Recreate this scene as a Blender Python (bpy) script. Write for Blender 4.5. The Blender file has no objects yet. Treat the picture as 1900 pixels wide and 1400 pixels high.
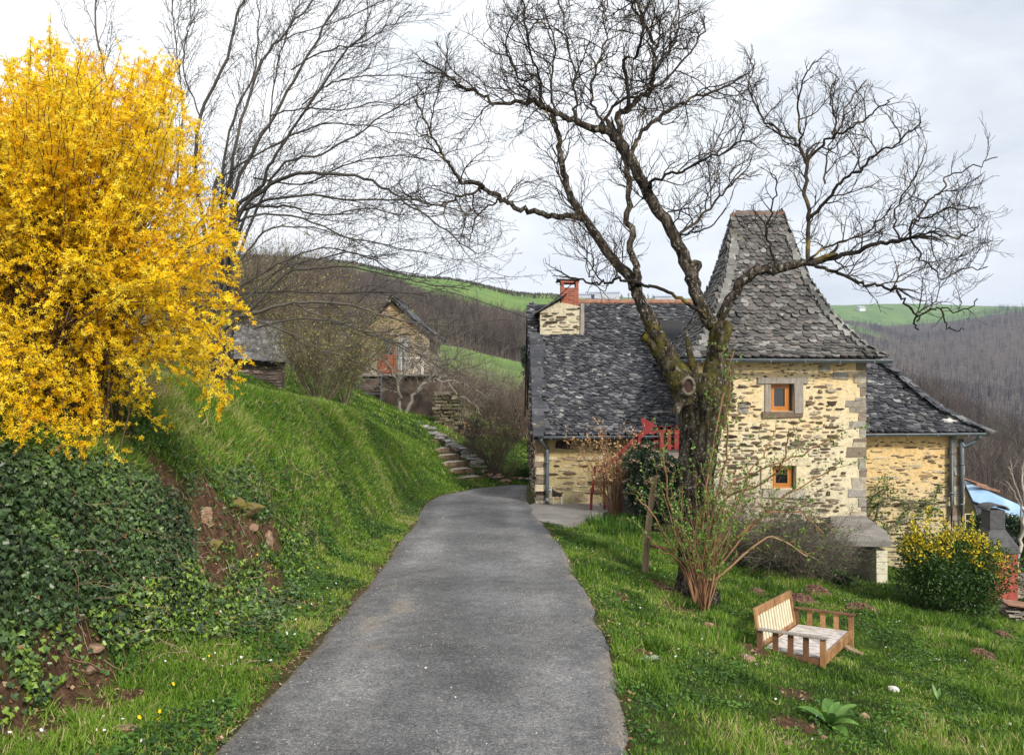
import bpy, bmesh, math, random
import numpy as np
from mathutils import Vector, Matrix
random.seed(7)
RNG = np.random.default_rng(7)
C = bpy.context.scene.collection
F = 1500.0
def P(px, py, Y):                       # a point of the place seen at pixel (1900 x 1400) and distance Y
    return np.array([(px-950.0)/F*Y, Y, (700.0-py)/F*Y])
R = math.radians
# ------------------------------------------------------------------ objects
def link_mesh(name, me, mats=None, parent=None):
    o = bpy.data.objects.new(name, me)
    C.objects.link(o)
    if mats is not None:
        for m in (mats if isinstance(mats, (list, tuple)) else [mats]):
            me.materials.append(m)
    if parent is not None:
        o.parent = parent
    return o
def mesh_np(name, V, faces, mats=None, parent=None, attrs=None, smooth=False, midx=None):
    """V: Nx3; faces: list of integer arrays of shape (n,k); attrs: name -> per-vertex floats"""
    me = bpy.data.meshes.new(name)
    V = np.asarray(V, dtype=np.float32)
    if parent is not None:
        q = parent
        while q is not None:
            V = V - np.array(q.location, dtype=np.float32); q = q.parent
    faces = [np.asarray(f, dtype=np.int32) for f in faces if len(f)]
    me.vertices.add(len(V)); me.vertices.foreach_set('co', V.ravel())
    nl = sum(f.size for f in faces); nf = sum(len(f) for f in faces)
    me.loops.add(nl); me.polygons.add(nf)
    li = np.concatenate([f.ravel() for f in faces])
    cnt = np.concatenate([np.full(len(f), f.shape[1], dtype=np.int32) for f in faces])
    st = np.concatenate([[0], np.cumsum(cnt)[:-1]]).astype(np.int32)
    me.loops.foreach_set('vertex_index', li)
    me.polygons.foreach_set('loop_start', st)
    if smooth: me.polygons.foreach_set('use_smooth', np.ones(nf, dtype=bool))
    else: me.polygons.foreach_set('use_smooth', np.zeros(nf, dtype=bool))
    if midx is not None: me.polygons.foreach_set('material_index', np.asarray(midx, dtype=np.int32))
    me.update(calc_edges=True)
    if attrs:
        for k, a in attrs.items():
            at = me.attributes.new(k, 'FLOAT', 'POINT'); at.data.foreach_set('value', np.asarray(a, dtype=np.float32))
    return link_mesh(name, me, mats, parent)
def tag(o, label=None, cat=None, group=None, kind=None):
    if label: o['label'] = label
    if cat: o['category'] = cat
    if group: o['group'] = group
    if kind or cat: o['kind'] = kind or 'thing'
    return o
def thing(name, loc, label, cat, group=None):
    o = bpy.data.objects.new(name, None); C.objects.link(o); o.location = [float(c) for c in loc]
    o.empty_display_size = .2
    return tag(o, label, cat, group)
def copy_tree(o, parent=None):
    c = o.copy(); C.objects.link(c)
    if parent is not None: c.parent = parent
    for ch in list(o.children): copy_tree(ch, c)
    return c
class MB:
    """collects shapes (world coordinates) for one mesh"""
    def __init__(s): s.V = []; s.F = {}; s.n = 0; s.A = []; s.M = {}
    def add(s, V, faces, a=0.5, m=0):
        V = np.asarray(V, float).reshape(-1, 3)
        s.V.append(V); s.A.append(np.full(len(V), a) if np.isscalar(a) else np.asarray(a))
        for f in faces:
            k = len(f); s.F.setdefault((k, m), []).append([i+s.n for i in f])
        s.n += len(V)
    def box(s, c, d, rot=None, a=None, m=0, jit=0, taper=1.0):
        d = np.asarray(d)/2.0
        v = np.array([[x, y, z] for z in (-1, 1) for y in (-1, 1) for x in (-1, 1)], float)
        if taper != 1.0: v[4:, :2] *= taper
        v = v*d
        if jit: v += RNG.uniform(-jit, jit, v.shape)
        if rot is not None: v = v @ np.array(rot).T
        s.add(v+np.asarray(c), [(0,2,3,1),(4,5,7,6),(0,1,5,4),(2,6,7,3),(0,4,6,2),(1,3,7,5)], random.random() if a is None else a, m)
    def beam(s, p0, p1, w, h, up=(0,0,1), a=None, m=0, jit=0):
        p0 = np.asarray(p0, float); p1 = np.asarray(p1, float); t = p1-p0; L = np.linalg.norm(t); t = t/L
        u = np.cross(np.asarray(up, float), t); u /= np.linalg.norm(u); v = np.cross(t, u)
        s.box((p0+p1)/2, (L, w, h), np.stack([t, u, v], 1), a, m, jit)
    def prism(s, poly, ext, a=None, m=0):
        poly = np.asarray(poly, float); n = len(poly)
        V = np.concatenate([poly, poly+np.asarray(ext)])
        s.add(V, [tuple(range(n))[::-1], tuple(range(n, 2*n))]+[(i, (i+1) % n, n+(i+1) % n, n+i) for i in range(n)], random.random() if a is None else a, m)
    def tube(s, pts, r, k=8, a=None, m=0, cap=True):
        pts = np.asarray(pts, float); r = np.broadcast_to(np.asarray(r, float), (len(pts),))
        t = np.gradient(pts, axis=0); t /= np.linalg.norm(t, axis=1)[:, None]+1e-9
        ref = np.array([0, 0, 1.]) if abs(t.mean(0)[2]) < .7 else np.array([1., 0, 0])
        u = np.cross(t, ref); u /= np.linalg.norm(u, axis=1)[:, None]+1e-9; w = np.cross(t, u)
        an = np.linspace(0, 2*math.pi, k, endpoint=False)
        V = (pts[:, None]+r[:, None, None]*(np.cos(an)[None, :, None]*u[:, None]+np.sin(an)[None, :, None]*w[:, None])).reshape(-1, 3)
        n = len(pts)
        f = [(i*k+j, i*k+(j+1) % k, (i+1)*k+(j+1) % k, (i+1)*k+j) for i in range(n-1) for j in range(k)]
        if cap: f += [tuple(range(k))[::-1], tuple(range((n-1)*k, n*k))]
        s.add(V, f, random.random() if a is None else a, m)
    def build(s, name, mats, parent=None, smooth=False, bevel=0):
        keys = list(s.F.keys())
        o = mesh_np(name, np.concatenate(s.V), [np.array(s.F[k]) for k in keys], mats, parent, {'rnd': np.concatenate(s.A)}, smooth,
                    np.concatenate([np.full(len(s.F[k]), k[1]) for k in keys]))
        if bevel:
            b = o.modifiers.new('bevel', 'BEVEL'); b.width = bevel; b.segments = 2; b.limit_method = 'ANGLE'
        return o
# ------------------------------------------------------------------ noise
def vnoise(x, y, s=1.0, seed=0):
    x = np.asarray(x)/s+seed*17.3; y = np.asarray(y)/s+seed*7.7
    xi = np.floor(x).astype(np.int64); yi = np.floor(y).astype(np.int64); fx = x-xi; fy = y-yi
    fx = fx*fx*(3-2*fx); fy = fy*fy*(3-2*fy)
    def h(a, b):
        n = (a*374761393+b*668265263+seed*974634777) & 0xffffffff
        n = ((n ^ (n >> 13))*1274126177) & 0xffffffff
        return ((n ^ (n >> 16)) & 0xffff)/65535.0
    return (h(xi, yi)*(1-fx)+h(xi+1, yi)*fx)*(1-fy)+(h(xi, yi+1)*(1-fx)+h(xi+1, yi+1)*fx)*fy
def fbm(x, y, s, seed=0, o=3):
    r = 0; a = .5; t = 0
    for i in range(o):
        r = r+a*vnoise(x, y, s/2**i, seed+i); t += a; a *= .5
    return r/t
def vnoise3(p, s, seed=0):
    return (vnoise(p[..., 0]+p[..., 2]*.7, p[..., 1]-p[..., 2]*.6, s, seed)+vnoise(p[..., 2], p[..., 0]*.8+p[..., 1]*.3, s, seed+5))/2
# ------------------------------------------------------------------ materials
def new_mat(name):
    m = bpy.data.materials.new(name); m.use_nodes = True
    nt = m.node_tree; nt.nodes.clear()
    return m, nt
def N(nt, t, **k):
    n = nt.nodes.new(t)
    for a, b in k.items():
        if a.startswith('i_'): 
            key = a[2:].replace('_', ' ')
            n.inputs[int(key) if key.isdigit() else key].default_value = b
        else: setattr(n, a, b)
    return n
def rampn(nt, fac, stops, interp='LINEAR'):
    r = nt.nodes.new('ShaderNodeValToRGB'); cr = r.color_ramp; cr.interpolation = interp
    while len(cr.elements) < len(stops): cr.elements.new(.5)
    for e, (p, c) in zip(cr.elements, stops):
        e.position = p; e.color = (*c, 1) if len(c) == 3 else c
    if fac is not None: nt.links.new(fac, r.inputs[0])
    return r.outputs[0]
def mixc(nt, f, a, b, mode='MIX'):
    m = nt.nodes.new('ShaderNodeMix'); m.data_type = 'RGBA'; m.blend_type = mode
    for s, v in ((m.inputs[0], f), (m.inputs[6], a), (m.inputs[7], b)):
        if hasattr(v, 'links'): nt.links.new(v, s)
        elif isinstance(v, (int, float)): s.default_value = v
        else: s.default_value = (*v, 1)
    return m.outputs[2]
def noise(nt, scale, detail=4, rough=.55, vec=None, dist=0):
    n = N(nt, 'ShaderNodeTexNoise'); n.inputs['Scale'].default_value = scale; n.inputs['Detail'].default_value = detail
    n.inputs['Roughness'].default_value = rough; n.inputs['Distortion'].default_value = dist
    if vec is None:
        g = N(nt, 'ShaderNodeNewGeometry'); vec = g.outputs['Position']
    nt.links.new(vec, n.inputs['Vector'])
    return n.outputs['Fac']
def pos(nt, scale=(1, 1, 1)):
    g = N(nt, 'ShaderNodeNewGeometry'); mp = N(nt, 'ShaderNodeMapping'); mp.inputs['Scale'].default_value = scale
    nt.links.new(g.outputs['Position'], mp.inputs['Vector']); return mp.outputs[0]
def attr(nt, name='rnd'):
    return N(nt, 'ShaderNodeAttribute', attribute_name=name).outputs['Fac']
def finish(nt, col, rough=.85, bump=None, bstr=.3, bdist=.01, trans=0, spec=.3, metal=0):
    p = N(nt, 'ShaderNodeBsdfPrincipled')
    for s, v in ((p.inputs['Base Color'], col), (p.inputs['Roughness'], rough)):
        if hasattr(v, 'links'): nt.links.new(v, s)
        elif isinstance(v, (int, float)): s.default_value = v
        else: s.default_value = (*v, 1)
    p.inputs['Specular IOR Level'].default_value = spec; p.inputs['Metallic'].default_value = metal
    if bump is not None:
        b = N(nt, 'ShaderNodeBump'); b.inputs['Strength'].default_value = bstr; b.inputs['Distance'].default_value = bdist
        nt.links.new(bump, b.inputs['Height']); nt.links.new(b.outputs[0], p.inputs['Normal'])
    out = N(nt, 'ShaderNodeOutputMaterial'); sh = p.outputs[0]
    if trans:
        t = N(nt, 'ShaderNodeBsdfTranslucent')
        if hasattr(col, 'links'): nt.links.new(col, t.inputs[0])
        else: t.inputs[0].default_value = (*col, 1)
        mx = N(nt, 'ShaderNodeMixShader'); mx.inputs[0].default_value = trans
        nt.links.new(sh, mx.inputs[1]); nt.links.new(t.outputs[0], mx.inputs[2]); sh = mx.outputs[0]
    nt.links.new(sh, out.inputs['Surface'])
    return p
def M_noise(name, stops, scale=3, detail=5, rough=.85, bstr=.4, bdist=.01, bscale=None, vs=(1, 1, 1), spec=.3, metal=0):
    m, nt = new_mat(name); v = pos(nt, vs)
    f = noise(nt, scale, detail, vec=v)
    col = rampn(nt, f, stops)
    b = noise(nt, bscale or scale*4, 5, vec=v)
    finish(nt, col, rough, b, bstr, bdist, spec=spec, metal=metal); return m
def M_attr(name, stops, rough=.6, trans=0, vary=.25, nscale=2.0, spec=.3, bump=None):
    """colour from the per-piece attribute 'rnd', varied softly over space"""
    m, nt = new_mat(name)
    a = attr(nt); col = rampn(nt, a, stops)
    if vary:
        f = noise(nt, nscale, 3); k = rampn(nt, f, [(.3, (1-vary,)*3), (.7, (1+vary,)*3)])
        col = mixc(nt, 1.0, col, k, 'MULTIPLY')
    finish(nt, col, rough, trans=trans, spec=spec, bump=(noise(nt, bump, 4) if bump else None), bstr=.5)
    return m
def g(v): return (v, v, v)
# ------------------------------------------------------------------ scattering small pieces
def rotmats(n, d=None, spread=None, rng=RNG):
    """random frames; if d (n,3) given, local +Y follows d"""
    if d is None:
        d = rng.normal(size=(n, 3))
    d = d/np.linalg.norm(d, axis=1)[:, None]
    a = rng.normal(size=(n, 3)); u = np.cross(d, a); u /= np.linalg.norm(u, axis=1)[:, None]+1e-9
    w = np.cross(u, d)
    return np.stack([u, d, w], 2)        # columns: x, y, z
def frames(d, nrm):
    """local +Y = d, local +Z as near as possible nrm"""
    d = d/(np.linalg.norm(d, axis=1)[:, None]+1e-9)
    u = np.cross(d, nrm); u /= np.linalg.norm(u, axis=1)[:, None]+1e-9
    w = np.cross(u, d)
    return np.stack([u, d, w], 2)
def scatter(tv, tf, pos_, rot, scale, rnd):
    """tv template verts, tf list of faces arrays; returns V, faces, attr"""
    n = len(pos_); k = len(tv); tv = np.asarray(tv, float)
    sc = np.asarray(scale, float)
    sc = sc[:, None, None] if sc.ndim == 1 else sc[:, None, :]
    V = np.einsum('nij,nkj->nki', rot, tv[None]*sc)+pos_[:, None]
    off = (np.arange(n)*k)[:, None, None]
    fs = [(np.asarray(f)[None]+off).reshape(-1, np.asarray(f).shape[1]) for f in tf]
    return V.reshape(-1, 3), fs, np.repeat(rnd, k)
def merge(parts):
    V = []; A = []; FF = {}; n = 0
    for v, fs, a in parts:
        if len(v) == 0: continue
        V.append(v); A.append(a)
        for f in fs:
            if len(f): FF.setdefault(f.shape[1], []).append(f+n)
        n += len(v)
    return np.concatenate(V), [np.concatenate(f) for f in FF.values()], np.concatenate(A)
LEAF = (np.array([[0,0,0],[.5,.45,.06],[0,1,0],[-.5,.45,.06],[0,.5,-.04]]), [np.array([[0,1,4],[1,2,4],[2,3,4],[3,0,4]])])
LEAF2 = (np.array([[0,0,0],[.5,.5,.08],[0,1,0],[-.5,.5,.08]]), [np.array([[0,1,2],[0,2,3]])])
IVY = (np.array([[0,0,0],[.42,-.05,0],[.55,.35,.05],[.28,.5,0],[0,1,-.08],[-.28,.5,0],[-.55,.35,.05],[-.42,-.05,0],[0,.4,.08]]),
       [np.array([[0,1,8],[1,2,8],[2,3,8],[3,4,8],[4,5,8],[5,6,8],[6,7,8],[7,0,8]])])
def _flower():
    v = [[0, 0, 0]]; f = []
    for i in range(4):
        a = i*math.pi/2; c, s = math.cos(a), math.sin(a)
        b = len(v)
        for (x, y, z) in ((-.22, .5, .35), (0, 1.0, .42), (.22, .5, .35)): v.append([x*c-y*s, x*s+y*c, z])
        f.append([0, b, b+1]); f.append([0, b+1, b+2])
    v = np.array(v); v = v[:, [0, 2, 1]]
    return v, [np.array(f)]
FLOWER = _flower()
# ------------------------------------------------------------------ branches
def sweep(paths, sides):
    """paths: list of (pts Nx3, radii N). returns V, faces, attr(per path random)"""
    if not paths: return np.zeros((0, 3)), [], np.zeros(0)
    L = np.array([len(p[0]) for p in paths]); Pt = np.concatenate([p[0] for p in paths]); Rd = np.concatenate([p[1] for p in paths])
    st = np.concatenate([[0], np.cumsum(L)[:-1]]); pid = np.repeat(np.arange(len(L)), L); n = len(Pt)
    first = np.zeros(n, bool); first[st] = True; last = np.zeros(n, bool); last[st+L-1] = True
    nx = np.where(last, np.arange(n), np.arange(n)+1); nx = np.minimum(nx, n-1); pv = np.where(first, np.arange(n), np.arange(n)-1)
    T = Pt[nx]-Pt[pv]; T /= np.linalg.norm(T, axis=1)[:, None]+1e-9
    av = Pt[st+L-1]-Pt[st]; ref = np.zeros((len(L), 3)); ref[np.arange(len(L)), np.argmin(np.abs(av), axis=1)] = 1
    ref = ref[pid]; u = np.cross(T, ref); u /= np.linalg.norm(u, axis=1)[:, None]+1e-9; w = np.cross(T, u)
    an = np.linspace(0, 2*math.pi, sides, endpoint=False)
    rr = Rd[:, None]
    V = Pt[:, None]+(rr*np.cos(an))[:, :, None]*u[:, None]+(rr*np.sin(an))[:, :, None]*w[:, None]
    i = np.arange(n)[~last][:, None]*sides; j = np.arange(sides)[None]; j2 = (j+1) % sides
    Fq = np.stack([i+j, i+j2, i+sides+j2, i+sides+j], 2).reshape(-1, 4)
    rp = RNG.random(len(L))
    return V.reshape(-1, 3), [Fq], np.repeat(np.repeat(rp, L), sides)
def sweep_auto(paths, thick=.03, mid=.010):
    a = [p for p in paths if p[1][0] >= thick]; b = [p for p in paths if mid <= p[1][0] < thick]; c = [p for p in paths if p[1][0] < mid]
    return merge([sweep(a, 10), sweep(b, 5), sweep(c, 3)])
def catmull(pts, n=4):
    pts = np.asarray(pts, float)
    if len(pts) < 3: 
        t = np.linspace(0, 1, n+1)[:, None]; return pts[0]*(1-t)+pts[1]*t
    q = np.vstack([2*pts[0]-pts[1], pts, 2*pts[-1]-pts[-2]]); out = []
    for i in range(1, len(q)-2):
        for t in np.arange(n)/n:
            out.append(.5*((2*q[i])+(-q[i-1]+q[i+1])*t+(2*q[i-1]-5*q[i]+4*q[i+1]-q[i+2])*t*t+(-q[i-1]+3*q[i]-3*q[i+1]+q[i+2])*t**3))
    out.append(q[-2]); return np.array(out)
def limb(tr, w0, w1, Y0, Y1, jit=.02, n=4):
    """traced limb: pixels + widths in pixels + distances -> (pts, radii)"""
    m = len(tr); s = np.linspace(0, 1, m)
    pts = np.array([P(x, y, Y0+(Y1-Y0)*t) for (x, y), t in zip(tr, s)])
    c = catmull(pts, n); t = np.linspace(0, 1, len(c)); Yv = c[:, 1]
    c = c+RNG.normal(size=c.shape)*jit*np.minimum(1, t*6)[:, None]*np.minimum(1, 1)
    return c, (w0+(w1-w0)*t)/2/F*Yv
def unit(v): return v/(math.sqrt(float(v[0]*v[0]+v[1]*v[1]+v[2]*v[2]))+1e-9)
class Grow:
    """side shoots grown from given limbs"""
    def __init__(s, levels, rng, envelope=None, rmin=.0022): s.lv = levels; s.rng = rng; s.env = envelope; s.rmin = rmin; s.out = []
    def shoot(s, p, d, r, lv):
        L = s.lv[lv]; rng = s.rng
        length = L['len']*rng.uniform(.55, 1.25); st = L.get('step', .12); n = max(3, int(length/st))
        pts = [p]; dv = unit(d); bias = np.array(L.get('bias', (0, 0, .1))); wob = L.get('wob', .3)
        W = rng.normal(size=(n, 3))*wob
        for i in range(n):
            dv = unit(dv+bias*st*8+W[i]); q = pts[-1]+dv*st
            if s.env is not None and not s.env(q): break
            pts.append(q)
        if len(pts) < 3: return
        pts = np.array(pts); rad = np.linspace(r, max(s.rmin, r*.3), len(pts)); s.out.append((pts, rad))
        if lv+1 < len(s.lv): s.spawn(pts, rad, lv+1)
    def spawn(s, pts, rad, lv, start=.12, dens=1.0):
        L = s.lv[lv]; rng = s.rng
        seg = np.linalg.norm(np.diff(pts, axis=0), axis=1); cum = np.concatenate([[0], np.cumsum(seg)]); T = cum[-1]
        k = start*T+rng.uniform(0, L['gap'])
        while k < T:
            i = min(len(pts)-2, int(np.searchsorted(cum, k)-1)); i = max(i, 0)
            f = (k-cum[i])/(seg[i]+1e-9); p = pts[i]*(1-f)+pts[i+1]*f; t = unit(pts[i+1]-pts[i])
            side = rng.normal(size=3); side = unit(side-t*np.dot(side, t)); side = side+np.array(L.get('up', (0, 0, .4)))
            ang = L.get('ang', .9)*rng.uniform(.7, 1.2)
            d = unit(t*math.cos(ang)+unit(side)*math.sin(ang))
            s.shoot(p, d, min(L['r'], rad[i]*.7), lv)
            k += L['gap']*rng.uniform(.5, 1.5)/dens
def in_poly(poly, fuzz=0):
    poly = np.array(poly, float); x = poly[:, 0]; y = poly[:, 1]; x2 = np.roll(x, -1); y2 = np.roll(y, -1)
    def f(q):
        if q[1] < 1: return False
        px = 950+q[0]/q[1]*F; py = 700-q[2]/q[1]*F
        if fuzz: px += (float(vnoise(q[0]+q[1]*.5, q[2], .35, 3))-.5)*fuzz; py += (float(vnoise(q[0], q[2]+q[1]*.5, .35, 4))-.5)*fuzz
        c = (y > py) != (y2 > py)
        with np.errstate(divide='ignore', invalid='ignore'):
            xi = (x2-x)*(py-y)/(y2-y)+x
        return bool(np.sum(c & (px < xi)) % 2)
    return f
# ================================================================== camera, light, sky
cam = bpy.data.cameras.new('camera'); camo = bpy.data.objects.new('camera', cam); C.objects.link(camo)
camo.location = (0, 0, 0); camo.rotation_euler = (R(90), 0, 0)
cam.sensor_width = 36; cam.lens = 36*F/1900; cam.clip_start = .05; cam.clip_end = 20000
bpy.context.scene.camera = camo
SUN_EL, SUN_AZ = 36, 148          # azimuth seen from above, clockwise from +Y
sl = bpy.data.lights.new('sun', 'SUN'); sl.energy = 3.4; sl.angle = R(7); sl.color = (1, .93, .82)
so = bpy.data.objects.new('sun', sl); C.objects.link(so)
sd = Vector((math.sin(R(SUN_AZ))*math.cos(R(SUN_EL)), math.cos(R(SUN_AZ))*math.cos(R(SUN_EL)), math.sin(R(SUN_EL))))
so.rotation_euler = sd.to_track_quat('Z', 'Y').to_euler(); so.location = (0, -10, 30)
w = bpy.data.worlds.new('World'); bpy.context.scene.world = w; w.use_nodes = True; nt = w.node_tree; nt.nodes.clear()
sky = N(nt, 'ShaderNodeTexSky', sky_type='NISHITA'); sky.sun_disc = False; sky.sun_elevation = R(SUN_EL); sky.sun_rotation = R(SUN_AZ)
sky.air_density = 1; sky.dust_density = 2
b1 = N(nt, 'ShaderNodeBackground'); b1.inputs[1].default_value = .1; nt.links.new(sky.outputs[0], b1.inputs[0])
tc = N(nt, 'ShaderNodeTexCoord')
mp = N(nt, 'ShaderNodeMapping'); mp.inputs['Scale'].default_value = (1, 1, 2.6); nt.links.new(tc.outputs['Generated'], mp.inputs[0])
nf = noise(nt, 1.5, 6, .55, mp.outputs[0], .4)
nf2 = noise(nt, 4.5, 5, .6, mp.outputs[0], .3)
b2 = N(nt, 'ShaderNodeBackground')
# the cloud deck is brightest towards the left and near the horizon, greyer on the right
sx = N(nt, 'ShaderNodeSeparateXYZ'); nt.links.new(tc.outputs['Generated'], sx.inputs[0])
def math_(op, a, b=None, clamp=False):
    m = N(nt, 'ShaderNodeMath', operation=op); m.use_clamp = clamp
    for i, v in enumerate((a, b)):
        if v is None: continue
        if hasattr(v, 'links'): nt.links.new(v, m.inputs[i])
        else: m.inputs[i].default_value = v
    return m.outputs[0]
cl = math_('ADD', math_('MULTIPLY', nf, .75), math_('MULTIPLY', nf2, .3))          # ~ .5
bias = math_('ADD', math_('MULTIPLY', sx.outputs[0], .55), math_('MULTIPLY', math_('SUBTRACT', sx.outputs[2], .12), .35))
dk = math_('ADD', cl, math_('MULTIPLY', bias, .62))
col = rampn(nt, dk, [(.54, (1.0, 1.0, 1.0)), (.67, (.88, .895, .915)), (.80, (.66, .69, .725)), (.90, (.50, .55, .62))])
nt.links.new(col, b2.inputs[0]); b2.inputs[1].default_value = 1.05
ms = N(nt, 'ShaderNodeMixShader'); ms.inputs[0].default_value = .93
nt.links.new(b1.outputs[0], ms.inputs[1]); nt.links.new(b2.outputs[0], ms.inputs[2])
wo = N(nt, 'ShaderNodeOutputWorld'); nt.links.new(ms.outputs[0], wo.inputs[0])
vsx = bpy.context.scene.view_settings; vsx.view_transform = 'Standard'; vsx.look = 'None'; vsx.exposure = 0.42; vsx.gamma = 1.0
bpy.context.scene.cycles.max_bounces = 6; bpy.context.scene.cycles.transparent_max_bounces = 8
bpy.context.scene.cycles.volume_bounces = 0
# ================================================================== terrain
def roadz(y): return -2.2-.044*y
_rl = np.array([(-6, -1.75), (2, -1.85), (5.2, -1.94), (8, -1.87), (12, -1.88), (16, -1.97), (20, -2.13), (21.5, -1.95), (23.3, -1.15), (24.2, -.4), (25, .2), (60, .3)])
_rr = np.array([(-6, .55), (2, .66), (5.2, .76), (8, .95), (12, .86), (16, .64), (20, .45), (22, .5), (25, .5), (60, .6)])
def XL(y): return np.interp(y, _rl[:, 0], _rl[:, 1])
def XR(y): return np.interp(y, _rr[:, 0], _rr[:, 1])
# rows: Y, then knots (X,Z) left of the road: far, gentle, top, mid, toe ; right: shoulder r2 r3 r4
_rows = [
 (-6,  (-30, 3.0), (-8, 1.2), (-5.2, .4), (-3.9, -.5), (-3.2, -1.7), (3.3, -2.6), (7, -3.3), (12, -4.3), (30, -9)),
 (3,   (-30, 3.0), (-8, 1.0), (-5.1, .35), (-3.8, -.6), (-3.2, -2.05), (3.3, -2.9), (7, -3.5), (12, -4.5), (30, -9)),
 (5,   (-30, 3.0), (-8, .9), (-4.9, .3), (-3.7, -.65), (-3.15, -2.2), (3.3, -3.0), (7, -3.6), (12, -4.6), (30, -9)),
 (7,   (-30, 2.8), (-8, .8), (-4.7, .25), (-3.6, -.85), (-2.9, -2.32), (3.3, -3.08), (7, -3.62), (12, -4.7), (30, -9)),
 (9,   (-30, 2.6), (-8, .6), (-4.5, .0), (-3.35, -1.15), (-2.7, -2.45), (3.3, -3.17), (7, -3.7), (12, -4.8), (30, -9)),
 (12,  (-30, 2.0), (-8, .15), (-4.0, -.17), (-3.1, -1.3), (-2.45, -2.62), (2.9, -3.32), (7, -3.72), (12, -4.9), (30, -9)),
 (15,  (-30, 2.0), (-8, .05), (-3.75, -.42), (-2.95, -1.7), (-2.4, -2.8), (2.9, -3.35), (7, -3.9), (12, -4.9), (30, -9)),
 (18,  (-30, 2.4), (-8, .2), (-3.55, -.78), (-2.95, -1.9), (-2.4, -2.95), (2.6, -3.1), (7, -4.2), (12, -4.9), (30, -9)),
 (21,  (-30, 2.4), (-8, .1), (-3.25, -1.3), (-2.85, -2.4), (-2.35, -3.07), (2.6, -3.2), (7, -4.4), (12, -5.1), (30, -9)),
 (23,  (-30, 2.4), (-8, .1), (-3.1, -1.95), (-2.6, -2.82), (-1.9, -3.14), (2.6, -3.3), (7, -4.6), (12, -5.3), (30, -9.2)),
 (24.6,(-30, 2.4), (-8, .1), (-3.3, -2.2), (-2.6, -2.9), (-1.8, -3.22), (2.6, -3.35), (7, -4.8), (12, -5.5), (30, -9.5)),
 (28,  (-30, 2.3), (-8, .1), (-4.2, -1.6), (-3.2, -2.12), (-1.6, -3.0), (2.6, -3.5), (7, -5.2), (12, -6.0), (30, -10.5)),
 (33,  (-30, 2.2), (-8, .1), (-4.5, -1.4), (-2.2, -1.9), (-.9, -3.1), (3, -3.7), (7, -5.6), (12, -7), (30, -13)),
 (45,  (-30, 2.0), (-10, .2), (-6.0, -1.5), (-4.2, -2.4), (-1.2, -3.2), (3, -4.0), (7, -7), (12, -9.5), (30, -20)),
]
_RY = np.array([r[0] for r in _rows], float)
_KX = np.array([[k[0] for k in r[1:]] for r in _rows], float); _KZ = np.array([[k[1] for k in r[1:]] for r in _rows], float)
def _near(x, y):
    x = np.asarray(x, float); y = np.asarray(y, float)
    kx = [np.interp(y, _RY, _KX[:, i]) for i in range(9)]; kz = [np.interp(y, _RY, _KZ[:, i]) for i in range(9)]
    rz = roadz(np.minimum(y, 26)); l = XL(y); r = XR(y)
    kx = kx[:5]+[l, r]+kx[5:]; kz = kz[:5]+[rz-.01, rz-.01]+kz[5:]
    z = kz[0]+(x-kx[0])*.0
    for i in range(len(kx)-1):
        t = np.clip((x-kx[i])/(kx[i+1]-kx[i]), 0, 1)
        z = z+t*(kz[i+1]-kz[i])
    return z
_fu = np.array([-2500, -600, 0, 300, 500, 620, 800, 1000, 1300, 1550, 1700, 1900, 2500, 4500], float)
_fd = np.array([45, 80, 110, 150, 220, 300, 400, 600, 1000, 1500, 2200, 6000], float)
_ft = np.array([
 [600, 640, 655, 668, 688, 705, 765, 812, 870, 950, 1000, 1050, 1150, 1300],
 [560, 600, 620, 640, 655, 675, 702, 760, 830, 905, 930, 960, 1040, 1200],
 [520, 560, 590, 600, 625, 640, 655, 694, 780, 800, 850, 910, 1000, 1150],
 [480, 530, 560, 575, 590, 605, 635, 670, 740, 692, 752, 835, 930, 1000],
 [440, 480, 500, 515, 520, 535, 578, 622, 700, 720, 775, 860, 930, 950],
 [430, 470, 485, 490, 492, 498, 524, 568, 640, 740, 780, 840, 880, 900],
 [430, 465, 475, 478, 474, 482, 514, 545, 590, 700, 760, 800, 800, 800],
 [440, 480, 485, 490, 500, 505, 530, 560, 575, 650, 715, 730, 700, 700],
 [460, 500, 500, 505, 520, 525, 535, 553, 560, 598, 620, 575, 560, 560],
 [480, 510, 520, 520, 530, 535, 545, 550, 554, 566, 563, 570, 560, 560],
 [520, 540, 550, 560, 560, 560, 565, 570, 575, 585, 585, 590, 590, 590],
 [660, 660, 660, 660, 660, 660, 660, 660, 660, 660, 660, 660, 660, 660]], float)
def _far(x, y):
    x = np.asarray(x, float); y = np.maximum(np.asarray(y, float), 5.)
    u = np.clip(950+x/y*F, -2500, 4500); ld = np.log(np.clip(y, 45, 6000)); lds = np.log(_fd)
    j = np.clip(np.searchsorted(lds, ld)-1, 0, len(_fd)-2); tj = (ld-lds[j])/(lds[j+1]-lds[j]); tj = tj*tj*(3-2*tj)
    i = np.clip(np.searchsorted(_fu, u)-1, 0, len(_fu)-2); ti = (u-_fu[i])/(_fu[i+1]-_fu[i]); ti = ti*ti*(3-2*ti)
    a = _ft[j, i]*(1-ti)+_ft[j, i+1]*ti; b = _ft[j+1, i]*(1-ti)+_ft[j+1, i+1]*ti
    py = a*(1-tj)+b*tj
    py = py+(fbm(x, y, 60, 3, 3)-.5)*9*np.clip((y-150)/300, 0, 1)*(1-.6*np.clip((y-1300)/400, 0, 1))
    # gullies on the far wooded slope
    gl = np.clip((y-380)/250, 0, 1)*np.clip((1450-y)/300, 0, 1)*np.clip((u-1450)/200, 0, 1)
    py = py+gl*(np.abs(fbm(x*1.0+y*.55, y*.6-x*.3, 170, 9, 3)-.5)*-60+12)
    return (700-py)/F*y
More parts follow.
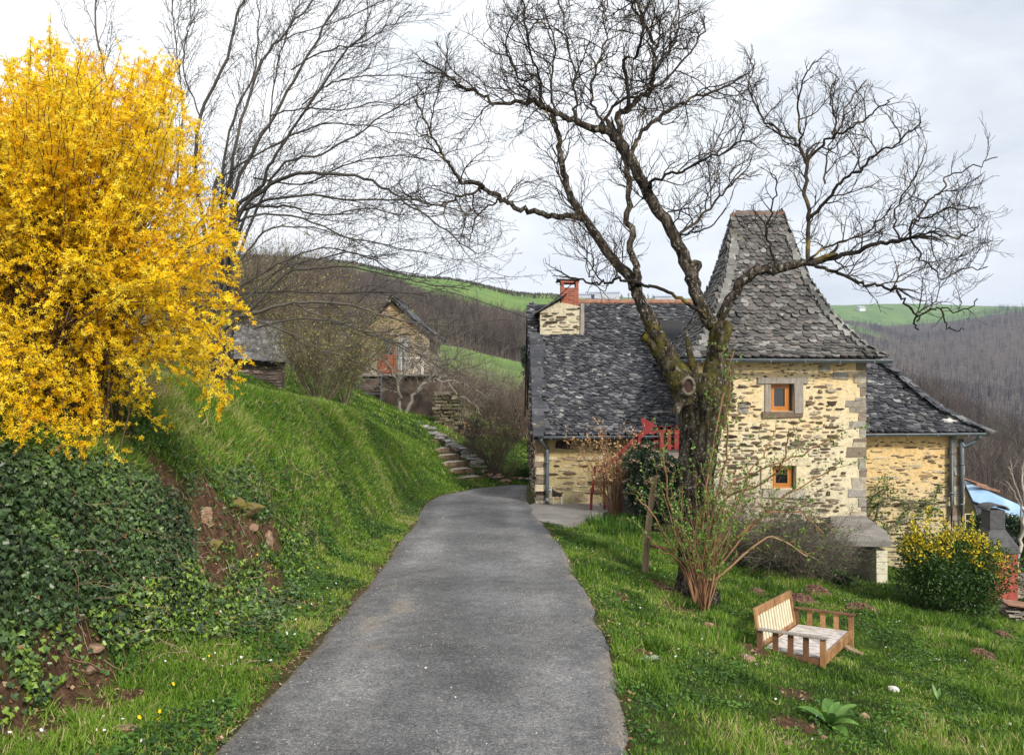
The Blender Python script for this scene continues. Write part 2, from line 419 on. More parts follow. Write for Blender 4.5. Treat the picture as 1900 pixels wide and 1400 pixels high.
def ground(x, y, detail=True):
    x = np.asarray(x, float); y = np.asarray(y, float)
    e = .09
    z = (_near(x, y)*2+_near(x+e, y)+_near(x-e, y)+_near(x, y+.5)+_near(x, y-.5)+_near(x+.05, y+1.1)+_near(x-.05, y-1.1))/8
    wb = np.clip((XL(y)-.35-x)*2.0, 0, 1)*np.clip((y-8)/4, 0, 1)
    if np.any(wb > 0):
        zb = (_near(x, y)+_near(x+.15, y+1)+_near(x-.15, y-1)+_near(x+.1, y+2)+_near(x-.1, y-2)+_near(x+.2, y+3)*.6+_near(x-.2, y-3)*.6)/6.2
        z = z*(1-wb)+np.minimum(zb, z+.25)*wb
    z = z+_hump(x, y)
    t = np.clip((y-34)/20, 0, 1); t = t*t*(3-2*t)
    zf = _far(x, np.maximum(y, 45))
    z = z*(1-t)+zf*t
    if detail:
        off = np.clip(np.minimum(np.abs(x-XL(y)), np.abs(x-XR(y)))*1.5, 0, 1)
        inroad = (x > XL(y)) & (x < XR(y)) & (y < 26)
        bank = np.clip((-2.2-x)*1.2, 0, 1)
        amp = .05-.02*bank+.02*np.clip(y-30, 0, 100)*.1
        z = z+np.where(inroad, 0, off*amp*(np.where(x < XL(y)-.3, fbm(y, z*.8, .9, 4, 4), fbm(x, y, .9, 4, 4))-.5)*2)
    return z-np.where((x > XL(y)-.02) & (x < XR(y)+.02) & (y < 26), .035, 0)
_humps = []
def _hump(x, y):
    r = 0*x
    for hx, hy, hr, hh in _humps:
        r = r+hh*np.exp(-((x-hx)**2+(y-hy)**2)/hr**2)
    return r
_humps += [(-3.35, 8.2, .35, -.12), (-2.5, 5.0, .5, .1), (4.6, 6.8, 1.0, .10), (2.2, 6.3, .8, .05), (4.35, 10.45, .75, -.13), (-3.3, 14, .6, .06), (-3.6, 17.5, .6, .05)]
def gnormal(x, y):
    e = .05; dx = (ground(x+e, y)-ground(x-e, y))/(2*e); dy = (ground(x, y+e)-ground(x, y-e))/(2*e)
    n = np.stack([-dx, -dy, np.ones_like(dx)], -1); return n/np.linalg.norm(n, axis=-1)[..., None]
def G(x, y): return float(ground(np.array([x]), np.array([y]))[0])
def onground(px, py, y0=3., y1=60.):
    """where the ray through a pixel meets the ground"""
    Y = np.arange(y0, y1, .02); x = (px-950)/F*Y; z = (700-py)/F*Y
    h = ground(x, Y, False); k = np.argmax(z <= h); Yk = Y[k]
    return np.array([(px-950)/F*Yk, Yk, float(h[k])])
xs = np.concatenate([-9-np.cumsum(.08*1.12**np.arange(95))[::-1], np.arange(-9, 10, .07), 10+np.cumsum(.08*1.12**np.arange(95))])
xs = xs[(xs > -4500) & (xs < 4500)]
ys = np.concatenate([np.arange(-8, 2, .5), np.arange(2, 30, .09), 30+np.cumsum(.1*1.022**np.arange(400))]); ys = ys[ys < 5600]
gx, gy = np.meshgrid(xs, ys); gz = ground(gx, gy)
NV = gx.size; idx = np.arange(NV).reshape(gx.shape)
quad = np.stack([idx[:-1, :-1], idx[:-1, 1:], idx[1:, 1:], idx[1:, :-1]], -1)
MEDGE = lambda u: np.interp(u, [600, 720, 800, 900, 1000, 1100, 1300], [490, 512, 545, 568, 584, 596, 610])
def meadow(x, y):
    """1 = grass, 0 = brown wood floor (far terrain)"""
    x = np.asarray(x, float); y = np.asarray(y, float)
    u = 950+x/np.maximum(y, 1)*F; z = _far(x, y); py = 700-z/np.maximum(y, 1)*F
    m = np.zeros_like(u)
    top = (y > 262+ (1000-u)*.02) & (u < 1450) & (y < 900)
    edge = 588-(u-1000)*-.235      # lower edge of the high meadow
    top = (y > 185) & (y < 900) & (u < 1450) & (py < MEDGE(u)) & (u > 600)
    mid = (y > 92) & (y < 138) & (u > 790) & (u < 1300)
    lawn = (y < 60) & (u > 850)
    plate = (y > 1180) & (u > 1000)
    fld = (y > 900) & (y < 1100) & (u > 1530) & (u < 1615)
    m[top | mid | lawn | plate | fld] = 1
    return m
OBJ = {}
def sub(name, rows, attrs, mat, lab=None):
    f = quad[rows[0]:rows[1]].reshape(-1, 4); used = np.unique(f); mp_ = np.full(NV, -1); mp_[used] = np.arange(len(used))
    V = np.stack([gx.ravel(), gy.ravel(), gz.ravel()], 1)[used]
    o = mesh_np(name, V, [mp_[f]], mat, None, {k: a.ravel()[used] for k, a in attrs.items()}, True)
    tag(o, kind='structure'); return o
def soil_at(x, y):
    """patches of bare earth, 0..1"""
    s = 0*x
    s = np.maximum(s, (y < 24.5)*(y > 2)*.5*np.maximum(np.exp(-((x-XL(y)+.02)/.10)**4), .7*np.exp(-((x-XR(y)-.0)/.09)**4)))
    for sx_, sy_, rx, ry in SOIL:
        d = ((x-sx_)/rx)**2+((y-sy_)/ry)**2
        s = np.maximum(s, np.clip(1.6-1.3*d-(fbm(x, y, .25, 11, 2)-.5)*1.6, 0, 1))
    return s
SOIL = []
for (px, py, rx, ry) in [(395, 960, .22, .5), (385, 1030, .16, .4), (505, 1080, .12, .35), (500, 990, .12, .3), (130, 1295, .33, .25), (30, 1340, .3, .25), (170, 1235, .2, .2),
                         (1230, 1090, .22, .55), (1265, 1130, .3, .4), (1330, 1165, .2, .22), (1200, 1215, .16, .25), (1155, 1105, .12, .3), (1470, 1290, .2, .2), (1480, 1345, .22, .2), (1385, 1200, .25, .3), (560, 1120, .3, .15), (300, 880, .2, .2), (450, 1000, .12, .6), (240, 1290, .12, .2), (880, 880, .3, .5)]:
    q = onground(px, py); SOIL.append((q[0], q[1], rx, ry))
y46 = int(np.searchsorted(ys, 60))
m_ground, nt = new_mat('ground_soil_grass')
so_ = attr(nt, 'soil'); a1 = rampn(nt, noise(nt, 3, 5), [(.3, (.035, .055, .014)), (.55, (.06, .09, .022)), (.75, (.10, .085, .04))])
a2 = rampn(nt, noise(nt, 9, 8, .7), [(.3, (.045, .028, .018)), (.5, (.11, .062, .038)), (.62, (.18, .105, .062)), (.78, (.27, .19, .12))])
finish(nt, mixc(nt, so_, a1, a2), .95, noise(nt, 12, 8, .75), 1.0, .06, spec=.1)
m_hill, nt = new_mat('hill_cover')
md = attr(nt, 'meadow')
gr_ = rampn(nt, noise(nt, .035, 6, .6), [(.3, (.085, .15, .045)), (.55, (.135, .215, .06)), (.75, (.19, .26, .09))])
wd_ = rampn(nt, noise(nt, .12, 6, .6), [(.3, (.06, .048, .040)), (.55, (.10, .08, .066)), (.75, (.14, .115, .085))])
finish(nt, mixc(nt, md, wd_, gr_), .95, noise(nt, .8, 6), .5, .5, spec=.05)
sub('ground', (0, y46), {'soil': soil_at(gx, gy)}, m_ground)
mdw = meadow(gx, gy)
sub('hills', (y46, len(ys)-1), {'meadow': mdw}, m_hill)
# ---- road
m_road, nt = new_mat('road_asphalt')
fine = math_('MULTIPLY', noise(nt, 38, 5, .8), .5); fine = math_('ADD', fine, math_('MULTIPLY', noise(nt, 120, 3, .7), .5)); big = noise(nt, .9, 5, .6); med = noise(nt, 7, 5, .65)
base = rampn(nt, fine, [(.36, (.022, .023, .026)), (.46, (.085, .089, .098)), (.56, (.18, .184, .195)), (.66, (.44, .435, .425))])
tone = rampn(nt, big, [(.3, g(.62)), (.5, g(.95)), (.7, g(1.4))]); base = mixc(nt, 1, base, tone, 'MULTIPLY')
base = mixc(nt, 1, base, rampn(nt, med, [(.3, g(.66)), (.7, (1.16, 1.12, 1.06))]), 'MULTIPLY')
wr = attr(nt, 'wear'); base = mixc(nt, wr, base, mixc(nt, 1, base, (1.55, 1.53, 1.5), 'MULTIPLY')); sandy = attr(nt, 'sand'); base = mixc(nt, sandy, base, rampn(nt, fine, [(.3, (.16, .13, .10)), (.7, (.38, .32, .25))]))
vor = N(nt, 'ShaderNodeTexVoronoi'); vor.inputs['Scale'].default_value = 16; nt.links.new(pos(nt), vor.inputs['Vector'])
peb = rampn(nt, vor.outputs['Distance'], [(.06, g(1)), (.10, g(0))])
sel = rampn(nt, noise(nt, 30, 1), [(.62, g(0)), (.66, g(1))])
base = mixc(nt, mixc(nt, 1, peb, sel, 'MULTIPLY'), base, (.5, .48, .44))
ve = N(nt, 'ShaderNodeTexVoronoi', feature='DISTANCE_TO_EDGE'); ve.inputs['Scale'].default_value = 1.1
wv = N(nt, 'ShaderNodeMixRGB'); wv.inputs[0].default_value = .16; nt.links.new(pos(nt), wv.inputs[1]); nz3 = N(nt, 'ShaderNodeTexNoise'); nz3.inputs['Scale'].default_value = 3; nz3.inputs['Detail'].default_value = 5; nt.links.new(pos(nt), nz3.inputs['Vector']); nt.links.new(nz3.outputs['Color'], wv.inputs[2]); nt.links.new(wv.outputs[0], ve.inputs['Vector'])
ck = mixc(nt, 1, rampn(nt, ve.outputs['Distance'], [(.003, g(.5)), (.009, g(0))]), rampn(nt, noise(nt, .7, 3), [(.62, g(0)), (.70, g(1))]), 'MULTIPLY'); base = mixc(nt, ck, base, (.03, .03, .032))
finish(nt, base, .8, fine, .55, .006, spec=.25)
ry = np.concatenate([np.arange(-6, 24.4, .1)]); ru = np.linspace(0, 1, 41)
Yg, Ug = np.meshgrid(ry, ru, indexing='ij')
el = XL(Yg)+(fbm(Yg, Yg*0, .7, 21, 4)-.5)*.16; er = XR(Yg)+(fbm(Yg, Yg*0+9, 1.7, 22, 5)-.5)*.42
Xg = el*(1-Ug)+er*Ug
Zg = roadz(Yg)+.008+.035*(1-(2*Ug-1)**2)+(fbm(Xg, Yg, 1.2, 8, 2)-.5)*.02
Zg[:, 0] -= .05; Zg[:, -1] -= .05
sand = np.clip(1.0-((Xg+1.35+(Yg-8.6)*.12)/.55)**2-((Yg-8.7)/1.6)**2-(fbm(Xg, Yg*.5, .28, 31, 4)-.3)*2.6, 0, .5)
sand = np.maximum(sand, np.clip((Ug-.93)*9, 0, .6)*(fbm(Xg, Yg, .5, 33, 2) > .45)); sand = np.maximum(sand, np.clip((.05-Ug)*10, 0, .45))
ix = np.arange(Yg.size).reshape(Yg.shape)
fq = np.stack([ix[:-1, :-1], ix[:-1, 1:], ix[1:, 1:], ix[1:, :-1]], -1).reshape(-1, 4)
road = mesh_np('road', np.stack([Xg, Yg, Zg], -1).reshape(-1, 3), [fq], m_road, None, {'sand': sand.ravel(), 'wear': (np.clip(np.exp(-((Ug-.2)/.11)**2)+np.exp(-((Ug-.80)/.10)**2), 0, 1)*np.clip(fbm(Xg, Yg*.35, .6, 35, 4)*2.2-.5, 0, 1)).ravel()}, True); tag(road, kind='structure')
# ---- concrete pad by the house corner
m_conc = M_noise('weathered_concrete', [(.3, (.16, .15, .14)), (.55, (.24, .225, .205)), (.75, (.31, .29, .26))], 2.5, 6, .9, .3, .01, 30)
padp = [(.42, 19.3), (.36, 17.4), (.62, 16.3), (1.0, 15.9), (1.35, 16.4), (2.2, 18.1), (2.5, 19.62), (.55, 19.62)]
pb = MB(); pz = [max(roadz(y)+.012, G(x, y)+.03) for x, y in padp]
pb.prism([(x, y, z-.12) for (x, y), z in zip(padp, pz)], (0, 0, .12)); o = pb.build('pavement', m_conc); tag(o, kind='structure')
# ================================================================== farmhouse
def M_slate(name, stops, lich=.35, nsc=6):
    m, nt = new_mat(name); a = attr(nt); col = rampn(nt, a, stops)
    k = rampn(nt, noise(nt, 1.3, 4), [(.3, g(.72)), (.7, g(1.3))]); col = mixc(nt, 1, col, k, 'MULTIPLY')
    f = noise(nt, nsc, 6, .7); s = rampn(nt, f, [(.66-lich*.12, g(0)), (.72-lich*.12, g(.9))]); col = mixc(nt, s, col, (.42, .42, .40))
    f2 = noise(nt, 2.1, 5, .7); s2 = rampn(nt, f2, [(.62, g(0)), (.72, g(.55))]); col = mixc(nt, s2, col, (.16, .13, .075))
    finish(nt, col, .72, noise(nt, 40, 5), .5, .006, spec=.3); return m
m_slate = M_slate('dark_lauze_slate', [(0, (.025, .027, .033)), (.5, (.052, .054, .064)), (.85, (.10, .10, .11)), (.97, (.15, .15, .15)), (1, (.27, .27, .265))], .45)
m_slate_t = M_slate('tower_lauze_slate', [(0, (.050, .050, .051)), (.3, (.080, .077, .074)), (.6, (.108, .094, .088)), (.9, (.14, .138, .132)), (1, (.22, .22, .21))], .42, 5)
m_hip = M_slate('grey_hip_stone', [(0, (.07, .07, .068)), (.5, (.13, .13, .122)), (1, (.20, .20, .19))], .6, 9)
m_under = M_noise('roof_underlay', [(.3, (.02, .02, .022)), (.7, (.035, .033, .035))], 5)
def mortar_mat(name, low, mid, high, z0, z1):
    m, nt = new_mat(name); gp = N(nt, 'ShaderNodeNewGeometry'); sp = N(nt, 'ShaderNodeSeparateXYZ'); nt.links.new(gp.outputs['Position'], sp.inputs[0])
    mr = N(nt, 'ShaderNodeMapRange'); mr.inputs[1].default_value = z0; mr.inputs[2].default_value = z1; nt.links.new(sp.outputs[2], mr.inputs[0])
    ad = N(nt, 'ShaderNodeMath', operation='ADD'); nt.links.new(mr.outputs[0], ad.inputs[0])
    f = noise(nt, 1.6, 5, .6); mm = N(nt, 'ShaderNodeMath', operation='MULTIPLY_ADD'); nt.links.new(f, mm.inputs[0]); mm.inputs[1].default_value = .9; mm.inputs[2].default_value = -.45
    nt.links.new(mm.outputs[0], ad.inputs[1])
    col = rampn(nt, ad.outputs[0], [(0, low), (.5, mid), (1, high)])
    st_ = rampn(nt, noise(nt, 9, 6, .7), [(.35, g(.75)), (.6, g(1.05))]); col = mixc(nt, 1, col, st_, 'MULTIPLY')
    # small dark stones and cracks lying in the render
    v = N(nt, 'ShaderNodeTexVoronoi'); v.inputs['Scale'].default_value = 6.5; nt.links.new(pos(nt, (1, 1, 3.4)), v.inputs['Vector'])
    nn = noise(nt, 30, 3, .7); sm = N(nt, 'ShaderNodeMath', operation='MULTIPLY_ADD'); nt.links.new(nn, sm.inputs[0]); sm.inputs[1].default_value = .35; nt.links.new(v.outputs['Distance'], sm.inputs[2])
    chip = rampn(nt, sm.outputs[0], [(.29, g(.92)), (.35, g(0))])
    col = mixc(nt, chip, col, (.17, .115, .07))
    finish(nt, col, .95, noise(nt, 22, 6, .65), .9, .02, spec=.1); return m
m_mortar_t = mortar_mat('ochre_lime_mortar', (.52, .48, .36), (.69, .61, .42), (.76, .54, .26), -4.2, 1.0)
m_mortar_w = mortar_mat('ochre_wing_mortar', (.40, .37, .23), (.62, .50, .29), (.73, .49, .21), -5.2, -1.2)
m_mortar_l = mortar_mat('dull_lime_mortar', (.30, .27, .17), (.42, .35, .19), (.50, .36, .15), -3.3, -1.2)
def M_stone(name, stops):
    m, nt = new_mat(name); col = rampn(nt, attr(nt), stops)
    k = rampn(nt, noise(nt, 11, 6, .7), [(.3, g(.62)), (.7, g(1.35))]); col = mixc(nt, 1, col, k, 'MULTIPLY')
    finish(nt, col, .9, noise(nt, 30, 5), .8, .012, spec=.15); return m
m_stone = M_stone('brown_schist_stones', [(0, (.045, .032, .025)), (.2, (.095, .065, .045)), (.4, (.17, .125, .085)), (.55, (.19, .17, .15)), (.7, (.30, .21, .125)), (.82, (.36, .31, .24)), (1, (.55, .47, .34))])
m_quoin = M_stone('grey_quoin_stones', [(0, (.17, .12, .08)), (.35, (.24, .20, .16)), (.6, (.27, .255, .23)), (1, (.42, .37, .28))])
m_zinc = M_noise('zinc', [(.3, (.10, .125, .145)), (.7, (.17, .20, .225))], 4, 4, .45, .1, .003, 30, spec=.5, metal=.35)
m_oak = M_noise('varnished_window_wood', [(.3, (.36, .13, .028)), (.7, (.52, .21, .05))], 6, 4, .4, .2, .003, 60, (1, 1, .2))
m_grey_wood = M_noise('grey_weathered_wood', [(.3, (.17, .15, .125)), (.5, (.28, .25, .215)), (.72, (.38, .35, .31))], 14, 6, .85, .6, .006, 60, (6, 1, .5))
m_glass, nt = new_mat('dark_window_glass')
p_ = finish(nt, (.012, .014, .016), .04, spec=.8)
m_brick, nt = new_mat('red_brick'); bt = N(nt, 'ShaderNodeTexBrick'); bt.inputs['Scale'].default_value = 1; bt.inputs['Brick Width'].default_value = .22; bt.inputs['Row Height'].default_value = .062
bt.inputs['Mortar Size'].default_value = .006; bt.inputs['Color1'].default_value = (.36, .085, .04, 1); bt.inputs['Color2'].default_value = (.20, .055, .035, 1); bt.inputs['Mortar'].default_value = (.27, .20, .16, 1)
gp = N(nt, 'ShaderNodeNewGeometry'); sp = N(nt, 'ShaderNodeSeparateXYZ'); cb = N(nt, 'ShaderNodeCombineXYZ'); ad = N(nt, 'ShaderNodeMath', operation='ADD')
nt.links.new(gp.outputs['Position'], sp.inputs[0]); nt.links.new(sp.outputs[0], ad.inputs[0]); nt.links.new(sp.outputs[1], ad.inputs[1]); nt.links.new(ad.outputs[0], cb.inputs[0]); nt.links.new(sp.outputs[2], cb.inputs[1]); nt.links.new(cb.outputs[0], bt.inputs['Vector'])
bc = mixc(nt, rampn(nt, noise(nt, 9, 6, .7), [(.56, g(0)), (.66, g(.8))]), bt.outputs['Color'], (.05, .035, .03)); finish(nt, bc, .9, bt.outputs['Fac'], -.6, .006)
m_tile = M_noise('terracotta_ridge', [(.3, (.12, .10, .085)), (.5, (.28, .13, .08)), (.75, (.27, .23, .19))], 7, 6, .9, .5, .01, 30)
m_red = M_noise('dark_red_paint', [(.3, (.17, .018, .02)), (.7, (.27, .035, .035))], 5, 5, .6, .3, .004, 40)
TILE = (np.array([[-.5, .9, 0], [.5, .9, 0], [.52, .30, .6], [.43, .10, .85], [.22, 0, 1.0], [0, -.04, 1.0], [-.22, 0, 1.0], [-.43, .10, .85], [-.52, .30, .6],
                  [.52, .30, .1], [.43, .10, .2], [.22, 0, .25], [0, -.04, .25], [-.22, 0, .25], [-.43, .10, .2], [-.52, .30, .1]], float),
        [np.array([list(range(8, -1, -1))]), np.array([[2, 3, 10, 9], [3, 4, 11, 10], [4, 5, 12, 11], [5, 6, 13, 12], [6, 7, 14, 13], [7, 8, 15, 14]])])
def tile_face(name, c0, u, hw, off, zz, n, tmax_rows, tw, row, mat, parent, seed=1, mask=None, lift=.05, jit=1.0):
    """rounded stone slates on a roof face. c0: plan centre, u: unit vector along the eave, n: outward plan normal,
    hw(t): (left,right) extent along u, off(t): distance along n, zz(t): height; t 0 eave .. 1 ridge"""
    rng = np.random.default_rng(seed)
    tt = np.linspace(0, 1, 200); pts = np.stack([off(tt), zz(tt)], 1); arc = np.concatenate([[0], np.cumsum(np.linalg.norm(np.diff(pts, axis=0), axis=1))])
    Pp = []; Dd = []; Nn = []; Sc = []; Rn = []
    nr = int(arc[-1]/row)
    for j in range(nr+1):
        t = np.interp(j*row*.995, arc, tt); t2 = min(1, t+.02); l, r = hw(t); k = (1-.30*j/nr) if tmax_rows else 1
        tw_ = tw*k
        m = max(1, int(round((r-l)/tw_)))
        s = l+(np.arange(m)+(.5 if j % 2 else 0.05))*(r-l)/m+rng.normal(size=m)*.10*tw_*jit
        s = s[(s > l-.02) & (s < r+.02)]; m = len(s)
        if m == 0: continue
        d = np.array([n[0]*(off(t2)-off(t)), n[1]*(off(t2)-off(t)), zz(t2)-zz(t)]) if t < 1 else d
        d = d/np.linalg.norm(d); nn = np.cross(np.array([u[0], u[1], 0]), d); nn = nn*np.sign(nn[2]) if abs(nn[2]) > 1e-6 else nn
        p = np.array([c0[0]+n[0]*off(t), c0[1]+n[1]*off(t), zz(t)])+s[:, None]*np.array([u[0], u[1], 0])+rng.normal(size=m)[:, None]*.014*d*jit+nn*rng.uniform(0, .012, m)[:, None]
        if mask is not None:
            ok = mask(p); p = p[ok]; m = len(p)
            if m == 0: continue
        rotz_ = rng.normal(size=m)*.07*jit
        dd = d[None]+rotz_[:, None]*np.array([u[0], u[1], 0])+nn[None]*rng.normal(size=m)[:, None]*.03
        Pp.append(p); Dd.append(dd); Nn.append(np.repeat(nn[None], m, 0)); 
        Sc.append(np.stack([tw_*rng.uniform(.82, 1.22, m), row*rng.uniform(2.1, 2.5, m), lift*rng.uniform(.6, 1.4, m)], 1)); Rn.append(rng.random(m))
    Pp = np.concatenate(Pp); Dd = np.concatenate(Dd); Nn = np.concatenate(Nn); Sc = np.concatenate(Sc); Rn = np.concatenate(Rn)
    return scatter(TILE[0], TILE[1], Pp, frames(Dd, Nn), Sc, Rn)
STN = 8
def stones(O, u, n, W, H, rng, holes=(), cover=.6, hmin=.04, hmax=.11, wmin=.12, wmax=.42, out=.018, shape=None, big=.03):
    """flattish rubble stones standing a little proud of a wall face. O: lower left corner"""
    V = []; Fs = []; A = []; k = 0; v = .02
    O = np.asarray(O, float); u = np.asarray(u, float); n = np.asarray(n, float); up = np.array([0, 0, 1.])
    items = []
    while v < H-.02:
        h = hmin+(hmax-hmin)*rng.random()**1.4*(1.35 if rng.random() < .12 else 1); x = rng.uniform(-.02, .1)
        while x < W:
            w_ = rng.uniform(wmin, wmax)*(.6 if h < .05 else 1); w_ = min(w_, W-x)
            if rng.random() < cover*(.62+.75*float(vnoise(x, v, .5, 8))) and w_ > .06: items.append((x, v+rng.uniform(-.03, .03), w_, h*rng.uniform(.5, 1.05)))
            x += w_+rng.uniform(.008, .055)
        v += h*rng.uniform(.98, 1.15)
    for (x, y, w_, h) in items:
        cx, cy = x+w_/2, y+h/2
        if any(a-.5*w_*.9 < cx < b+.5*w_*.9 and c-.5*h < cy < d+.5*h for a, b, c, d in holes): continue
        if cy+h/2 > H: continue
        if shape is not None and not shape(cx, cy+h/2): continue
        an = np.arange(STN)/STN*2*math.pi+rng.uniform(-.3, .3, STN); e = rng.choice([2.0, 2.6, 4.0])
        ca, sa = np.cos(an), np.sin(an); rr = (np.abs(ca)**e+np.abs(sa)**e)**(-1/e)*rng.uniform(.62, 1.12, STN)
        px_, py_ = ca*rr*w_/2, sa*rr*h/2; o_ = out*rng.uniform(.3, 1.5)
        for q, d_, j in ((1.03, -.01, 0), (.97, o_*.6, 0), (.80, o_, 1)):
            V.append(O+(cx+px_*q)[:, None]*u+(cy+py_*q)[:, None]*up+n*(d_+(rng.uniform(-.2, .2, STN)*o_ if j else np.zeros(STN)))[:, None])
        Fs.append(k); A.append(np.full(STN*3, rng.random())); k += STN*3
    if not V: return np.zeros((0, 3)), [], np.zeros(0)
    b = np.array(Fs)[:, None, None]; j = np.arange(STN); j2 = (j+1) % STN
    q = np.concatenate([np.stack([j, j2, j2+STN, j+STN], 1), np.stack([j+STN, j2+STN, j2+2*STN, j+2*STN], 1)])
    sgn = np.dot(np.cross(u, up), n)
    cap = (np.arange(STN)+2*STN)[None]
    if sgn < 0: q = q[:, ::-1]; cap = cap[:, ::-1]
    return np.concatenate(V), [(q[None]+b).reshape(-1, 4), (cap[None]+b).reshape(-1, STN)], np.concatenate(A)
def wall_faces(mb, O, u, n, W, H, holes, thick, m=0):
    """a wall slab with square openings, outer face through O"""
    us = sorted({0, W, *[a for h in holes for a in h[:2]]}); vs = sorted({0, H, *[a for h in holes for a in h[2:]]})
    O = np.asarray(O, float); u = np.asarray(u, float); n = np.asarray(n, float); up = np.array([0, 0, 1.])
    for i in range(len(us)-1):
        for j in range(len(vs)-1):
            c = ((us[i]+us[i+1])/2, (vs[j]+vs[j+1])/2)
            if any(a < c[0] < b and e < c[1] < f for a, b, e, f in holes): continue
            q = [O+u*us[i]+up*vs[j], O+u*us[i+1]+up*vs[j], O+u*us[i+1]+up*vs[j+1], O+u*us[i]+up*vs[j+1]]
            mb.prism(q, -n*thick, .5, m)
def wall_mesh(name, slabs, stone_sets, mats, parent):
    """slabs: MB with mortar; stone_sets: [(V,F,A,mat index)]"""
    V = [np.concatenate(slabs.V)]; A = [np.concatenate(slabs.A)]; n = slabs.n; FF = []; MI = []
    for (k, m), f in slabs.F.items(): FF.append(np.array(f)); MI.append(np.full(len(f), m))
    for v, fs, a, mi in stone_sets:
        if len(v) == 0: continue
        V.append(v); A.append(a)
        for f in fs: FF.append(f+n); MI.append(np.full(len(f), mi))
        n += len(v)
    return mesh_np(name, np.concatenate(V), FF, mats, parent, {'rnd': np.concatenate(A)}, False, np.concatenate(MI))
hr = np.random.default_rng(11)
house = thing('farmhouse', (6, 20, -4), 'old stone farmhouse with grey slate roofs and a tall square tower', 'house')
uX = np.array([1., 0, 0]); nF = np.array([0, -1., 0]); nL = np.array([-1., 0, 0]); uY = np.array([0, 1., 0])
# --- tower
TX0, TX1, TY0, TY1, TZ0, TZ1 = 4.12, 7.87, 18.0, 21.8, -4.7, .52
TXc, TYc = (TX0+TX1)/2+.03, 19.85
win1 = (5.76-TX0, 6.27-TX0, -.75-TZ0, -.14-TZ0); win2 = (5.80-TX0, 6.30-TX0, -2.47-TZ0, -1.96-TZ0)
mb = MB(); wall_faces(mb, (TX0, TY0, TZ0), uX, nF, TX1-TX0, TZ1-TZ0, [win1, win2], .45)
mb.box(((TX0+.225), (TY0+.45+TY1)/2, (TZ0+TZ1)/2), (.45, TY1-TY0-.45, TZ1-TZ0)); mb.box((TX1-.225, (TY0+.45+TY1)/2, (TZ0+TZ1)/2), (.45, TY1-TY0-.45, TZ1-TZ0))
mb.box(((TX0+TX1)/2, TY1-.2, (TZ0+TZ1)/2), (TX1-TX0-.9, .4, TZ1-TZ0))
Wt, Ht = TX1-TX0, TZ1-TZ0
hl = [(1.45, 2.4, win1[2]-.16, win1[3]+.14), (1.42, 2.42, win2[2]-.05, win2[3]+.26), (Wt-.42, Wt, 0, Ht)]
st1 = stones((TX0, TY0, TZ0), uX, nF, Wt, Ht-.62, hr, hl, .95, .03, .13, .07, .38, .03)
st1b = stones((TX0, TY0, TZ0+Ht-.6), uX, nF, Wt, .5, hr, hl, .5, .03, .06, .1, .3, .012)
st2 = stones((TX1, TY0, TZ0), uY, np.array([1., 0, 0]), TY1-TY0, Ht, hr, [], .6)
st3 = stones((TX0, TY0, TZ0), uY, nL, TY1-TY0, Ht, hr, [], .5)
# big pale stones and quoins
q = MB(); z = TZ0+.3; i = 0
while z < TZ1-.25:
    h = hr.uniform(.06, .26); w_ = hr.choice([.40, .16, .26])*hr.uniform(.75, 1.2)
    q.box((TX1-w_/2+.012, TY0+.10-.012, z+h/2), (w_, .2, h*.93), a=hr.random(), jit=.014); z += h; i += 1
for (x, zz_, w_, h) in [(4.75, .12, .42, .26), (5.15, -.68, .24, .22), (4.35, -1.5, .3, .22), (7.3, .05, .32, .2), (6.95, .22, .28, .16), (4.6, -2.4, .36, .24)]:
    q.box((x, TY0+.09-.012, zz_), (w_, .2, h), a=hr.uniform(.5, 1), jit=.03)
qV = np.concatenate(q.V); qs = (qV, [np.array(f) for f in q.F.values()], np.concatenate(q.A), 2)
wall_mesh('tower_wall', mb, [(*st1, 1), (*st1b, 1), (*st2, 1), (*st3, 1), qs], [m_mortar_t, m_stone, m_quoin], house)
# windows
def window(x0, x1, z0, z1, y, name='window'):
    f = MB(); t = .055; yy = y+.13
    for bx in (((x0+x1)/2, z1-t/2, x1-x0, t), ((x0+x1)/2, z0+t/2, x1-x0, t), (x0+t/2, (z0+z1)/2, t, z1-z0-2*t), (x1-t/2, (z0+z1)/2, t, z1-z0-2*t)):
        f.box((bx[0], yy, bx[1]), (bx[2]-.004, .07, bx[3]-.004), a=.5)
    a, b, c, d = x0+t+.004, x1-t-.004, z0+t+.004, z1-t-.004; s = .045
    for bx in (((a+b)/2, d-s/2, b-a, s), ((a+b)/2, c+s/2, b-a, s), (a+s/2, (c+d)/2, s, d-c-2*s), (b-s/2, (c+d)/2, s, d-c-2*s)):
        f.box((bx[0], yy-.012, bx[1]), (bx[2], .05, bx[3]), a=.7)
    w_ = f.build(name, m_oak, house); gl = MB(); gl.box(((a+b)/2, yy+.01, (c+d)/2), (b-a-2*s+.01, .012, d-c-2*s+.01)); gl.build('pane', m_glass, w_)
    return w_
w1 = window(TX0+win1[0], TX0+win1[1]-.06, TZ0+win1[2], TZ0+win1[3], TY0); w1['label'] = 'upper tower window with orange wood frame'
w2 = window(TX0+win2[0], TX0+win2[1]-.03, TZ0+win2[2], TZ0+win2[3], TY0); w2['label'] = 'lower tower window with orange wood frame'
b = MB()
b.box((6.03, TY0+.06, -.075), (1.12, .2, .13), jit=.012); b.box((5.69, TY0+.08, -.45), (.13, .2, .62), jit=.008); b.box((6.37, TY0+.06, -.46), (.19, .22, .66), jit=.012)
b.build('lintel', m_grey_wood, house, bevel=.006)
b = MB(); b.box((6.02, TY0+.05, -.83), (.92, .2, .13), jit=.015); b.build('sill', M_stone('brown_sill_stone', [(0, (.16, .12, .085)), (1, (.2, .15, .11))]), house, bevel=.01)
